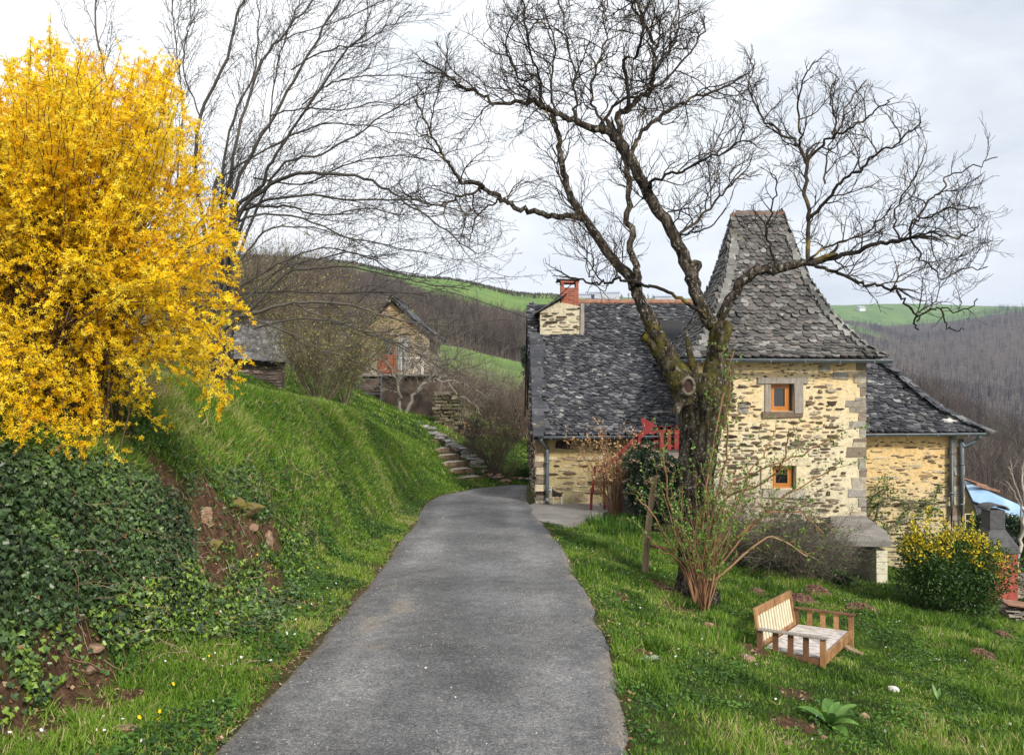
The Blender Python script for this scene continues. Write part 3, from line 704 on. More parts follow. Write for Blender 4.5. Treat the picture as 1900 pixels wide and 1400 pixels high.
b = MB(); b.box((6.06, TY0+.05, -1.86), (1.2, .2, .19), a=.9, jit=.012); b.box((6.42, TY0+.06, -2.22), (.22, .2, .52), a=.95, jit=.012); b.box((5.66, TY0+.06, -2.22), (.26, .2, .5), a=.85, jit=.012); b.box((6.05, TY0+.05, -2.58), (.95, .2, .2), a=.2, jit=.02)
b.build('window_surround', M_stone('pale_dressed_stone', [(0, (.30, .28, .24)), (1, (.62, .54, .36))]), house, bevel=.01)
# tower roof
pz_ = np.array([.43, .72, 1.36, 2.29, 2.96, 3.93]); pt = (pz_-pz_[0])/(pz_[-1]-pz_[0])
pa = np.array([2.13, 1.80, 1.36, .97, .80, .60]); pbv = np.array([2.18, 1.80, 1.28, .78, .50, .12])
sm = lambda t, y: np.interp(t, pt, y)
ra = lambda t: sm(t, pa); rb = lambda t: sm(t, pbv); rz = lambda t: np.interp(t, pt, pz_)
rp = []
rp.append(tile_face('f', (TXc, TYc), (1, 0), lambda t: (-ra(t), ra(t)), rb, rz, (0, -1), True, .180, .100, None, None, 1))
rp.append(tile_face('b', (TXc, TYc), (-1, 0), lambda t: (-ra(t), ra(t)), rb, rz, (0, 1), True, .180, .100, None, None, 2))
rp.append(tile_face('l', (TXc, TYc), (0, -1), lambda t: (-rb(t), rb(t)), ra, rz, (-1, 0), True, .172, .100, None, None, 3))
rp.append(tile_face('r', (TXc, TYc), (0, 1), lambda t: (-rb(t), rb(t)), ra, rz, (1, 0), True, .172, .100, None, None, 4))
V, Fs, A = merge(rp); troof = mesh_np('tower_roof', V, Fs, m_slate_t, house, {'rnd': A})
ub = MB(); tt = np.linspace(0, 1, 14); ring = []
for t in tt:
    a_, b_, z_ = ra(t)-.015, rb(t)-.015, rz(t)-.005; ring += [(TXc-a_, TYc-b_, z_), (TXc+a_, TYc-b_, z_), (TXc+a_, TYc+b_, z_), (TXc-a_, TYc+b_, z_)]
ub.add(ring, [(i*4+j, i*4+(j+1) % 4, i*4+4+(j+1) % 4, i*4+4+j) for i in range(13) for j in range(4)]+[(3, 2, 1, 0), (52, 53, 54, 55)]); ub.build('roof_boarding', m_under, house)
for sx_, sy_ in ((-1, -1), (1, -1), (1, 1), (-1, 1)):
    hb = MB()
    for k in np.arange(0, 3.7, .155):
        t = k/4.35
        if t > 1: break
        t2 = min(1, t+.035); p0 = np.array([TXc+sx_*ra(t), TYc+sy_*rb(t), rz(t)]); p1 = np.array([TXc+sx_*ra(t2), TYc+sy_*rb(t2), rz(t2)]); d = unit(p1-p0)
        # a slab lying on the front or back face along the hip
        fr = np.stack([np.array([-sx_, 0, 0.]), d, unit(np.cross(np.array([-sx_, 0, 0.]), d))], 1)
        nrm = fr[:, 2]*np.sign(fr[2, 2]); w_ = .23*hr.uniform(.8, 1.2)*(1-.3*t)
        xx = np.array([-sx_, 0, 0.]); yy = unit(d-xx*np.dot(d, xx)); fr = np.stack([xx, yy, np.cross(xx, yy)], 1)
        nrm = fr[:, 2]*np.sign(fr[2, 2])
        hb.box(p0+xx*w_*.36+nrm*(.062+.006*hr.random())+yy*.05, (w_, .185, .026), fr, a=hr.random(), jit=.010)
    hb.build('hip_stones', m_hip, house)
b = MB()
for i in range(4): b.beam((TXc-.64+i*.32, TYc, 3.99), (TXc-.33+i*.32, TYc, 3.99), .26, .07, a=hr.random(), jit=.01)
b.build('ridge_tiles', m_tile, house)
def gutter(p0, p1, r, name='gutter'):
    b = MB(); p0 = np.array(p0, float); p1 = np.array(p1, float); d = unit(p1-p0); s = unit(np.cross(d, (0, 0, 1.)))
    n = 9; V = []
    for e, p in enumerate((p0, p1)):
        for rr in (r, r*.86):
            for k in range(n):
                a = math.pi*k/(n-1); V.append(p+s*math.cos(a)*rr-np.array([0, 0, 1])*math.sin(a)*rr)
    f = [(k, k+1, 2*n+k+1, 2*n+k) for k in range(n-1)]+[(n+k+1, n+k, 3*n+k, 3*n+k+1) for k in range(n-1)]
    f += [(0, 2*n, 3*n, n), (n-1, 2*n-1, 4*n-1, 3*n-1)]+[tuple(range(n))[::-1], tuple(range(2*n, 3*n))]
    b.add(V, f, .5); b.tube([p0+s*r*np.sign(-s[1] or 1), p1+s*r*np.sign(-s[1] or 1)], .012, 6)
    L = np.linalg.norm(p1-p0); k = .3
    while k < L: b.box(p0+d*k-np.array([0, 0, r*.5]), (.02 if abs(d[0]) > .5 else r*2.1, r*2.1 if abs(d[0]) > .5 else .02, r*1.12)); k += .75
    return b.build(name, m_zinc, house)
gy_ = TYc-2.18
gutter((TXc-2.2, gy_-.05, .40), (TXc+2.24, gy_-.05, .375), .066)
gutter((TXc-2.2, gy_+.03, .40), (TXc-2.2, TYc+2.1, .41), .062)
b = MB(); b.box((TXc, TYc-1.98, .36), (4.1, .22, .03)); b.box((TXc-1.98, TYc, .36), (.22, 3.7, .03)); b.box((TXc+1.98, TYc, .36), (.22, 3.7, .03)); b.build('soffit', m_grey_wood, house)
# --- left wing and main body
LX0, LY0, MY1, EZ, RY_, RZ_ = .60, 19.6, 29.2, -1.36, 24.5, 2.24
mb = MB(); wall_faces(mb, (LX0, LY0, -3.5), uX, nF, TX0-LX0, 3.5+EZ+.1, [], .45)
gab = [(LX0, LY0+.45, -3.6), (LX0, MY1, -3.6), (LX0, MY1, EZ), (LX0, RY_, RZ_-.12), (LX0, LY0+.45, EZ+.2)]
mb.prism(gab, (.45, 0, 0), .5)
mb.box((6, MY1-.2, -4), (10.6, .4, 5.2), a=.5)
sA = stones((LX0, LY0, -3.2), uX, nF, TX0-LX0, 1.85, hr, [(.22, .62, 1.42, 1.75)], .62, .04, .13, .15, .6, .02)
sB = stones((LX0, LY0, -3.3), uY, nL, 9.4, 5.6, hr, [], .75, .05, .12, .12, .4, .035, lambda a, b: b < 2.05+min(a*.72, (9.6-a)*.72))
q = MB(); z = -3.2
while z < -1.5:
    h = hr.uniform(.09, .2); q.box((LX0+.13-.02, LY0+.1-.02, z+h/2), (hr.uniform(.24, .34), .24, h*.92), a=hr.random(), jit=.02); z += h
q.box((1.23, LY0+.07, -1.62), (.36, .2, .2), a=0, jit=.03)
qs = (np.concatenate(q.V), [np.array(f) for f in q.F.values()], np.concatenate(q.A), 1)
wall_mesh('wall', mb, [(*sA, 1), (*sB, 1), qs], [m_mortar_l, m_stone], house)
WY, WX1 = 20.2, 11.28
mb = MB(); wall_faces(mb, (TX1, WY, -7.2), uX, nF, WX1-TX1, 7.2+EZ, [], .45); mb.box((WX1-.225, (WY+.45+MY1)/2, -4.3), (.45, MY1-WY-.45, 5.8), a=.5)
sC = stones((TX1, WY, -4.3), uX, nF, WX1-TX1-.25, 2.75, hr, [], .62, .03, .08, .1, .38, .016)
sC2 = stones((TX1, WY, -5.6), uX, nF, WX1-TX1-.25, 1.3, hr, [], .7, .035, .08, .1, .34, .02)
q = MB(); z = -5.5
while z < -1.5:
    h = hr.uniform(.12, .26); w_ = hr.choice([.26, .42]); q.box((WX1-w_/2+.012, WY+.1-.014, z+h/2), (w_, .24, h*.92), a=hr.random(), jit=.014); z += h
qs = (np.concatenate(q.V), [np.array(f) for f in q.F.values()], np.concatenate(q.A), 2)
wall_mesh('wall', mb, [(*sC, 1), (*sC2, 1), qs], [m_mortar_w, m_stone, m_quoin], house)['label'] = 'ochre right wing wall'
# left roof slope: straight, front
sl_ = lambda t: 5.3-t*5.3; ezf = lambda t: EZ-.02+t*(RZ_-EZ+.02)
lw = tile_face('lw', (0, RY_), (1, 0), lambda t: (.52, 6.0), sl_, ezf, (0, -1), False, .142, .092, None, None, 5,
               mask=lambda p: ~((p[:, 0] > .70) & (p[:, 0] < 2.02) & (p[:, 1] > 22.95)) & ~((p[:, 0] > TX0+.1) & (p[:, 1] > TY0) & (p[:, 1] < TY1) & (p[:, 2] < .3)), lift=.045)
# right roof: concave hipped
hs = np.array([0, .1, .2, .3, .4, .6, 1.0]); hz = np.array([-1.36, -1.13, -.82, -.36, .14, 1.0, 2.24])
zR = lambda t: np.interp(t, hs, hz); HX0, HX1 = 11.72, 8.0
rwf = tile_face('rw', (0, 24.5), (1, 0), lambda t: (6.4, HX0-(HX0-HX1)*t), lambda t: 4.62*(1-t), zR, (0, -1), False, .165, .10, None, None, 6,
                mask=lambda p: ~((p[:, 0] < TX1+.02) & (p[:, 1] < TY1)), lift=.05)
rwe = tile_face('re', (HX1, 24.5), (0, 1), lambda t: (-4.62*(1-t), 4.62*(1-t)), lambda t: (HX0-HX1)*(1-t), zR, (1, 0), False, .165, .10, None, None, 7, lift=.05)
V, Fs, A = merge([lw, rwf, rwe])
# a few shapes: heavy slabs along the verge and under the hip
roof = mesh_np('roof', V, Fs, m_slate, house, {'rnd': A})
ub = MB()
ub.prism([(.52, RY_-5.28, EZ-.05), (.52, RY_, RZ_-.03), (.52, RY_+5, EZ+.3), (.52, RY_+5, EZ+.2), (.52, RY_, RZ_-.13), (.52, RY_-5.28, EZ-.12)], (TX0-.52, 0, 0), .5)
ub.prism([(TX0, TY1, zz_) for zz_ in ()] or [(TX0, TY1-.2, .48), (TX0, RY_, RZ_-.03), (TX0, RY_+5, EZ+.3), (TX0, RY_+5, EZ+.2), (TX0, RY_, RZ_-.13), (TX0, TY1-.2, .35)], (4.2, 0, 0), .5)
for a, b_ in zip(np.linspace(0, .96, 13), np.linspace(.08, 1, 13)):
    p = lambda t: (HX0-(HX0-HX1)*t, 24.5-4.62*(1-t), zR(t)-.01)
    pa_, pb_ = p(a), p(min(b_, 1)); c1 = (HX0-(HX0-HX1)*a, 24.5+4.62*(1-a), pa_[2]); c2 = (HX0-(HX0-HX1)*b_, 24.5+4.62*(1-b_), pb_[2])
    x0 = TX1+.003 if pa_[1] < TY1 else 6.4
    ub.add([(x0, pa_[1], pa_[2]), pa_, pb_, (x0, pb_[1], pb_[2]), c1, c2], [(0, 1, 2, 3), (1, 4, 5, 2)], .5)
ub.build('roof_boarding', m_under, house)
vb = MB(); k = 0
while k < 6.2:
    t = k/6.4; p = np.array([.60, 24.5-5.3*(1-t), ezf(t)]); d = unit(np.array([0, 5.3, RZ_-EZ])); w_ = hr.uniform(.24, .42)
    if not p[1] > 22.9: vb.box(p+np.array([w_/2-.10, 0, 0])+np.array([0, -d[2], d[1]])*.075, (w_, .26, .03), np.stack([uX, d, np.cross(uX, d)], 1), a=hr.random()*.7, jit=.012)
    k += hr.uniform(.13, .19)
vb.build('verge_slabs', m_slate, house); vb = MB()
for k in np.arange(0, 6.2, .17):
    t = k/6.3; s_ = np.array([HX0-(HX0-HX1)*t, 24.5-4.62*(1-t), zR(t)]); s2 = np.array([HX0-(HX0-HX1)*(t+.03), 24.5-4.62*(1-t-.03), zR(min(1, t+.03))])
    if t > .9: break
    d = unit(s2-s_); xx = unit(np.cross(d, (0, 0, 1.))); fr = np.stack([xx, d, np.cross(xx, d)], 1); w_ = hr.uniform(.3, .46)
    vb.box(s_+fr[:, 2]*np.sign(fr[2, 2])*.075, (w_, .24, .032), fr, a=hr.random(), jit=.02)
vb.build('hip_stones', m_slate, house)
# big lichen-white slab near the right eave
b = MB(); d = unit(np.array([0, .92, .46])); b.box((11.0, 20.42, -1.04), (.5, .34, .03), np.stack([uX, d, np.cross(uX, d)], 1), jit=.05); b.build('pale_roof_slab', M_noise('lichen_slab', [(.3, (.45, .45, .43)), (.7, (.62, .61, .58))], 5), house)
b = MB(); x = 1.98
while x < 8.0: 
    b.tube([(x, RY_, RZ_+.02), (x+.42, RY_, RZ_+.03)], .10, 8, a=hr.random()); x += .4
b.build('ridge_tiles', m_tile, house)
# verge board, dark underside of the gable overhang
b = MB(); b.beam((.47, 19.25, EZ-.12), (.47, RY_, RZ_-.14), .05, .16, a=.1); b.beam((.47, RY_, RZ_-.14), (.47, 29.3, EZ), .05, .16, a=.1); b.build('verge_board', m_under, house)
b = MB(); b.beam((.49, LY0-.05, -1.5), (.49, LY0-.05, -.75), .06, .05); b.build('corner_post', m_grey_wood, house)
gutter((.62, 19.15, -1.40), (TX0-.02, 19.15, -1.385), .058)
gutter((TX1+.02, 19.86, -1.40), (HX0-.02, 19.86, -1.37), .062)
def pipe(pts, r=.042, name='downpipe'):
    b = MB(); b.tube(catmull(pts, 3) if len(pts) > 2 else pts, r, 10); p = np.array(pts[-2]); e = np.array(pts[-1]); L = np.linalg.norm(e-p); 
    for k in np.arange(.25, L, 1.0): c = p+(e-p)*k/L; b.tube([c-(0, 0, .02), c+(0, 0, .02)], r*1.25, 10)
    return b.build(name, m_zinc, house, True)
pipe([(.68, 19.15, -1.45), (.70, 19.2, -1.52), (.82, 19.45, -1.68), (.85, 19.5, -1.8), (.85, 19.5, -2.96)], .045)
b = MB(); b.tube([(.85, 19.5, -3.08), (.85, 19.5, -2.9)], .056, 10); b.build('pipe_shoe', m_zinc, house, True)
pipe([(3.90, 18.9, .36), (3.93, 19.2, .1), (3.95, 19.3, -.1), (3.95, 19.3, -1.3)], .042)
pipe([(10.93, 19.86, -1.42), (10.93, 20.05, -1.52), (10.93, 20.1, -1.62), (10.93, 20.1, -6.2)], .052)
pipe([(11.5, 19.88, -1.42), (11.48, 19.98, -1.56), (11.22, 20.08, -1.72), (11.18, 20.1, -1.9), (11.18, 20.1, -6.2)], .05)
# --- chimney pier and brick stack
mb = MB(); mb.prism([(.80, 22.98, .3), (1.94, 22.98, .3), (1.94, 22.98, 2.02), (1.45, 22.98, 2.12), (1.2, 22.98, 2.1), (.80, 22.98, 1.86)], (0, 1.3, 0), .5)
s1 = stones((.80, 22.98, .5), uX, nF, 1.14, 1.5, hr, [], .8, .05, .11, .15, .42, .03, lambda a, b: b < 1.36+a*.2)
s2 = stones((.80, 22.98, .5), uY, nL, 1.3, 1.35, hr, [], .8, .05, .11, .15, .42, .03)
m_mortar_c = mortar_mat('pale_chimney_mortar', (.46, .42, .30), (.55, .50, .36), (.58, .52, .38), -1, 3)
ch = wall_mesh('chimney', mb, [(*s1, 1), (*s2, 1)], [m_mortar_c, m_stone], house)
b = MB(); b.prism([(1.93, 22.93, .42), (2.06, 22.96, .5), (2.05, 22.96, 2.1), (1.95, 22.93, 2.1)], (0, 1.3, 0), .5); b.prism([(.80, 22.90, .42), (1.94, 22.90, .42), (1.96, 22.96, .60), (.78, 22.96, .56)], (0, .02, 0), .5); b.build('flashing', M_noise('cement_flashing', [(.3, (.20, .18, .16)), (.7, (.33, .30, .27))], 6), ch)
b = MB(); y0, y1 = 23.05, 23.55
b.box((1.65, 23.3, 2.25), (.50, .5, .62), a=.5)
for x in (1.44, 1.86): b.box((x, 23.3, 2.63), (.08, .5, .14), a=.5)
b.box((1.65, 23.3, 2.735), (.52, .52, .07), a=.5); b.build('brick_stack', m_brick, ch)
b = MB(); b.box((1.61, 23.3, 2.79), (.66, .6, .03), jit=.02); b.build('cap_slab', m_slate, ch)
b = MB()
for k in range(5):
    t = k/4.; b.box((.78+.16*k, 23.5, 1.90+.105*k-.03*t*t), (.30, 1.3, .03), Matrix.Rotation(-.5, 3, 'Y'), a=hr.random(), jit=.015)
b.build('pier_slates', m_slate, ch)
# --- outside stair with red railing
m_steps = M_noise('stair_stone', [(.3, (.13, .12, .10)), (.7, (.25, .23, .20))], 4, 6, .9, .5, .01, 30)
stair = thing('stone_stair', (3, 18.8, -3.2), 'stone stair climbing the tower side behind the red railing', 'stair')
b = MB()
for k in range(8): b.box((2.2+k*.17, 18.85, -3.08+k*.18-.35), (.172, 1.0, .88), jit=.004)
b.box((3.82, 18.85, -2.45), (.56, 1.2, 1.5)); b.build('treads', m_steps, stair)
rail = thing('red_railing', (3.4, 18.3, -1.6), 'dark red wooden picket railing beside the mossy tree trunk', 'railing')
b = MB()
def picket(px, w_, y0, y1, Y=18.28): 
    c = P(px, y1, Y); t = P(px, y0, Y); b.box(((c+t)/2), (w_, .025, t[2]-c[2]-w_*.5), a=random.random()); b.tube([t-(0, .0125, w_*.55), t+(0, .0125, -w_*.55)], w_/2, 14)
for (px, w_, a, c) in [(1217, .09, 809, 836), (1228, .10, 789, 836), (1241.5, .085, 789, 836), (1255.5, .105, 788, 836), (1268, .075, 790, 836), (1281, .09, 789, 836), (1293, .09, 789, 836)]: picket(px, w_, a, c)
b.build('picket', m_red, rail)
for i, (p0, p1, w_) in enumerate([((1228, 800), (1296, 803), .05), ((1219, 826), (1296, 828), .05), ((1178, 818), (1213, 786), .10), ((1210, 805), (1226, 792), .05), ((1111, 876), (1186, 806), .06)]):
    b = MB(); b.beam(P(*p0, 18.33), P(*p1, 18.33), .04, w_); b.build('rail', m_red, rail)
b = MB(); b.prism([P(1189, 776, 18.6), P(1193, 775, 18.6), P(1212, 784, 18.6), P(1210, 802, 18.6), P(1196, 806, 18.6)], (0, .03, 0)); b.build('panel', m_red, rail)
for (x0, y0, x1, y1, w_) in [(1104, 865, 1099, 916, .09), (1098, 905, 1096, 958, .11), (1146, 846, 1146, 885, .10), (1120, 875, 1122, 950, .07), (1150, 870, 1150, 950, .08), (1186, 806, 1186, 900, .07)]:
    b = MB(); b.beam(P(x1, y1, 18.3), P(x0, y0, 18.3), .05, w_, up=(0, 1, 0)); b.build('post', m_red, rail)
# --- wheel on the gable
m_iron = M_noise('rusty_iron', [(.3, (.03, .022, .02)), (.7, (.075, .05, .04))], 8)
wh = thing('cart_wheel', (.34, 20.6, -2.05), 'thin dark iron cart wheel hung on the house gable', 'wheel')
b = MB(); cw = P(979, 836, 20.6); a = np.linspace(0, 2*math.pi, 25)
dx = unit(np.array([.8, .6, 0])); b.tube([cw+.17*np.cos(t)*1.05*dx*1.25+np.array([0, 0, .19*math.sin(t)]) for t in a], .012, 6); b.build('rim', m_iron, wh, True)
b = MB()
for t in np.linspace(0, 2*math.pi, 8, endpoint=False): b.tube([cw, cw+.2*np.cos(t)*dx+np.array([0, 0, .18*math.sin(t)])], .006, 5)
b.build('spokes', m_iron, wh)
b = MB(); b.tube([cw-(.0, .03, 0), cw+(.0, .03, 0)], .03, 10); b.build('hub', m_iron, wh); b = MB(); b.tube([cw, np.array([.6, 20.6, cw[2]])], .012, 6); b.build('axle', m_iron, wh)
# ================================================================== trees
m_bark, nt = new_mat('walnut_bark')
bt_ = rampn(nt, noise(nt, 7, 7, .7, pos(nt, (2.2, 2.2, .55))), [(.38, (.009, .007, .006)), (.48, (.032, .025, .020)), (.58, (.095, .076, .060)), (.72, (.25, .22, .18))])
mz = N(nt, 'ShaderNodeMapRange'); gp = N(nt, 'ShaderNodeNewGeometry'); sp = N(nt, 'ShaderNodeSeparateXYZ'); nt.links.new(gp.outputs['Position'], sp.inputs[0]); nt.links.new(sp.outputs[2], mz.inputs[0])
mz.inputs[1].default_value = -.5; mz.inputs[2].default_value = .3
lich = rampn(nt, noise(nt, 19, 6, .8), [(.575, g(0)), (.62, g(1))]); bt_ = mixc(nt, lich, bt_, (.46, .46, .41))
moss = attr(nt, 'moss'); mm = N(nt, 'ShaderNodeMath', operation='MULTIPLY'); nt.links.new(moss, mm.inputs[0]); nt.links.new(rampn(nt, noise(nt, 5, 6, .7), [(.46, g(0)), (.56, g(1))]), mm.inputs[1])
bt_ = mixc(nt, mm.outputs[0], bt_, rampn(nt, noise(nt, 14, 5), [(.3, (.035, .033, .008)), (.55, (.10, .095, .018)), (.75, (.22, .13, .025))]))
finish(nt, bt_, .95, noise(nt, 9, 7, .75, pos(nt, (2.4, 2.4, .6))), 1.0, .05, spec=.1)
def M_twig(name, c0, c1, c2, lichen=None, amt=.55):
    m, nt = new_mat(name); col = rampn(nt, attr(nt), [(0, c0), (.6, c1), (1, c2)])
    if lichen: col = mixc(nt, rampn(nt, noise(nt, 2.3, 5, .7), [(amt, g(0)), (amt+.1, g(.85))]), col, lichen)
    finish(nt, col, .9, spec=.15); return m
m_twig = M_twig('walnut_twigs', (.012, .010, .009), (.035, .028, .023), (.085, .068, .052), (.22, .16, .035), .58)
WY_ = 12.0
LIMBS = [  # pixels, width start, end, distance start, end
 ([(1330,603),(1351,564),(1369,534),(1386,513),(1411,500),(1446,498),(1480,491),(1506,487)], 20.4, 13.7, 12.0, 11.6),
 ([(1325,605),(1307,579),(1286,527),(1277,493),(1256,450),(1234,407),(1204,364),(1179,309),(1157,274),(1136,249)], 27.6, 18.0, 12.0, 12.5),
 ([(1136,249),(1119,240),(1089,234),(1059,223),(1033,210),(1012,197),(986,189),(956,189),(913,189),(879,167),(840,150),(812,128)], 13.8, 3.4, 12.5, 11.6),
 ([(1140,252),(1149,244),(1149,214),(1166,201),(1187,184),(1209,159),(1215,129),(1213,86),(1196,43),(1179,0),(1170,-40)], 12.9, 3.4, 12.5, 12.9),
 ([(1160,204),(1166,189),(1162,141),(1159,111),(1179,103),(1192,73),(1192,43),(1170,5),(1160,-30)], 8.2, 3.4, 12.5, 12.0),
 ([(1170,290),(1179,266),(1192,240),(1222,219),(1247,201),(1273,189),(1320,171),(1372,150)], 8.2, 3.4, 12.4, 13.2),
 ([(1204,350),(1209,339),(1234,326),(1264,317),(1299,300),(1350,279),(1390,255)], 7.2, 3.0, 12.3, 11.6),
 ([(1250,445),(1260,437),(1290,412),(1320,382),(1350,352),(1374,322)], 7.2, 3.0, 12.2, 12.9),
 ([(1258,432),(1285,432),(1312,425),(1335,402)], 4.0, 2.5, 12.2, 11.7),
 ([(1250,690),(1238,650),(1212,606),(1193,569),(1181,538),(1168,511),(1136,480),(1114,446),(1089,412),(1069,382),(1054,352),(1046,322),(1039,283),(1033,240),(1024,214),(1007,195)], 27.6, 6.5, 11.9, 12.8),
 ([(1183,530),(1183,510),(1178,485),(1172,463),(1168,412),(1166,352),(1164,317),(1151,279),(1148,255)], 14.4, 7.9, 11.9, 12.6),
 ([(1076,405),(1059,401),(1024,399),(990,394),(956,382),(930,369),(904,354),(887,341),(853,334),(844,317),(827,292),(814,266),(797,244),(776,193)], 12.0, 3.0, 12.2, 11.0),
 ([(890,345),(887,352),(857,364),(827,377),(806,382),(767,369)], 6.4, 2.5, 11.4, 11.6),
 ([(925,370),(921,375),(896,386),(879,412),(874,442)], 4.0, 2.2, 11.6, 11.4),
 ([(1318,600),(1300,578),(1275,562),(1246,545),(1217,533),(1188,526),(1164,521),(1144,518),(1130,526),(1105,526),(1080,520),(1060,514)], 7.5, 3.4, 12.0, 11.3),
 ([(1105,526),(1096,514),(1093,505),(1105,480),(1085,462)], 3.2, 2.2, 11.4, 11.3),
 ([(1007,195),(1003,184),(999,141),(981,86),(973,21),(968,-20)], 5.6, 2.5, 12.5, 12.9),
 ([(1067,222),(1067,200),(1067,163),(1065,120),(1050,64),(1040,10)], 5.6, 2.5, 12.5, 12.0),
 ([(1030,208),(1024,180),(1024,140),(1030,90),(1020,40)], 4.8, 2.5, 12.5, 13.0),
 ([(986,189),(975,160),(950,120),(940,80),(955,40)], 4.8, 2.5, 12.2, 11.6),
 ([(1131,247),(1110,215),(1100,180),(1108,120),(1125,70),(1120,20)], 5.6, 2.5, 12.5, 13.2),
 ([(1110,238),(1150,190),(1210,165),(1262,120),(1300,70),(1310,30)], 6.4, 2.5, 12.6, 13.3),
 ([(1215,129),(1240,95),(1258,50),(1260,0)], 4.8, 2.5, 12.7, 13.2),
 ([(1501,489),(1497,436),(1499,406),(1495,350),(1495,303)], 8.2, 6.5, 11.6, 11.5),
 ([(1495,303),(1480,264),(1441,243),(1411,204),(1390,166),(1399,127)], 5.6, 2.5, 11.5, 11.9),
 ([(1484,270),(1484,256),(1482,200),(1489,149),(1506,123)], 4.8, 2.5, 11.5, 11.2),
 ([(1497,299),(1531,264),(1557,251),(1591,230),(1626,204),(1647,183)], 5.6, 2.5, 11.5, 11.1),
 ([(1545,257),(1551,230),(1540,191),(1544,157),(1557,145)], 4.0, 2.2, 11.4, 11.6),
 ([(1553,247),(1579,191),(1604,149)], 4.0, 2.2, 11.4, 11.7),
 ([(1499,408),(1531,376),(1553,346),(1583,324),(1613,294),(1643,277),(1677,256),(1707,228)], 7.2, 2.5, 11.5, 11.0),
 ([(1531,340),(1533,300),(1545,262)], 4.0, 2.5, 11.5, 11.7),
 ([(1506,485),(1549,476),(1583,468),(1626,455),(1664,446),(1688,442)], 10.2, 5.8, 11.6, 11.2),
 ([(1688,442),(1690,423),(1703,406),(1729,401),(1754,389),(1784,384),(1814,389)], 4.8, 2.2, 11.2, 11.0),
 ([(1703,404),(1729,367),(1754,346),(1763,324),(1806,311),(1849,290)], 4.0, 2.2, 11.2, 10.8),
 ([(1688,442),(1703,470),(1729,496),(1750,513),(1784,500),(1831,491)], 4.0, 2.2, 11.2, 10.9),
 ([(1688,442),(1720,432),(1760,440),(1800,430),(1820,415)], 4.0, 2.2, 11.2, 11.6),
 ([(1508,488),(1514,491),(1549,504),(1574,517),(1609,526),(1634,532),(1660,539),(1669,530)], 7.5, 4.3, 11.6, 11.0),
 ([(1664,538),(1677,560),(1694,573),(1699,599),(1703,611)], 4.8, 3.4, 11.0, 10.9),
 ([(1701,596),(1720,577),(1746,571),(1754,599),(1763,611),(1789,609)], 4.0, 2.2, 10.9, 10.7),
 ([(1746,571),(1789,577),(1814,556)], 2.8, 2.2, 10.8, 10.6),
 ([(1437,496),(1437,480),(1429,453),(1424,419),(1432,380),(1441,341)], 5.6, 2.5, 11.7, 12.2),
 ([(1503,480),(1530,462),(1570,445),(1610,430),(1640,400)], 4.8, 2.5, 11.5, 11.9),
 ([(1669,448),(1660,400),(1672,365),(1700,330),(1712,290)], 4.0, 2.2, 11.3, 11.6),
]
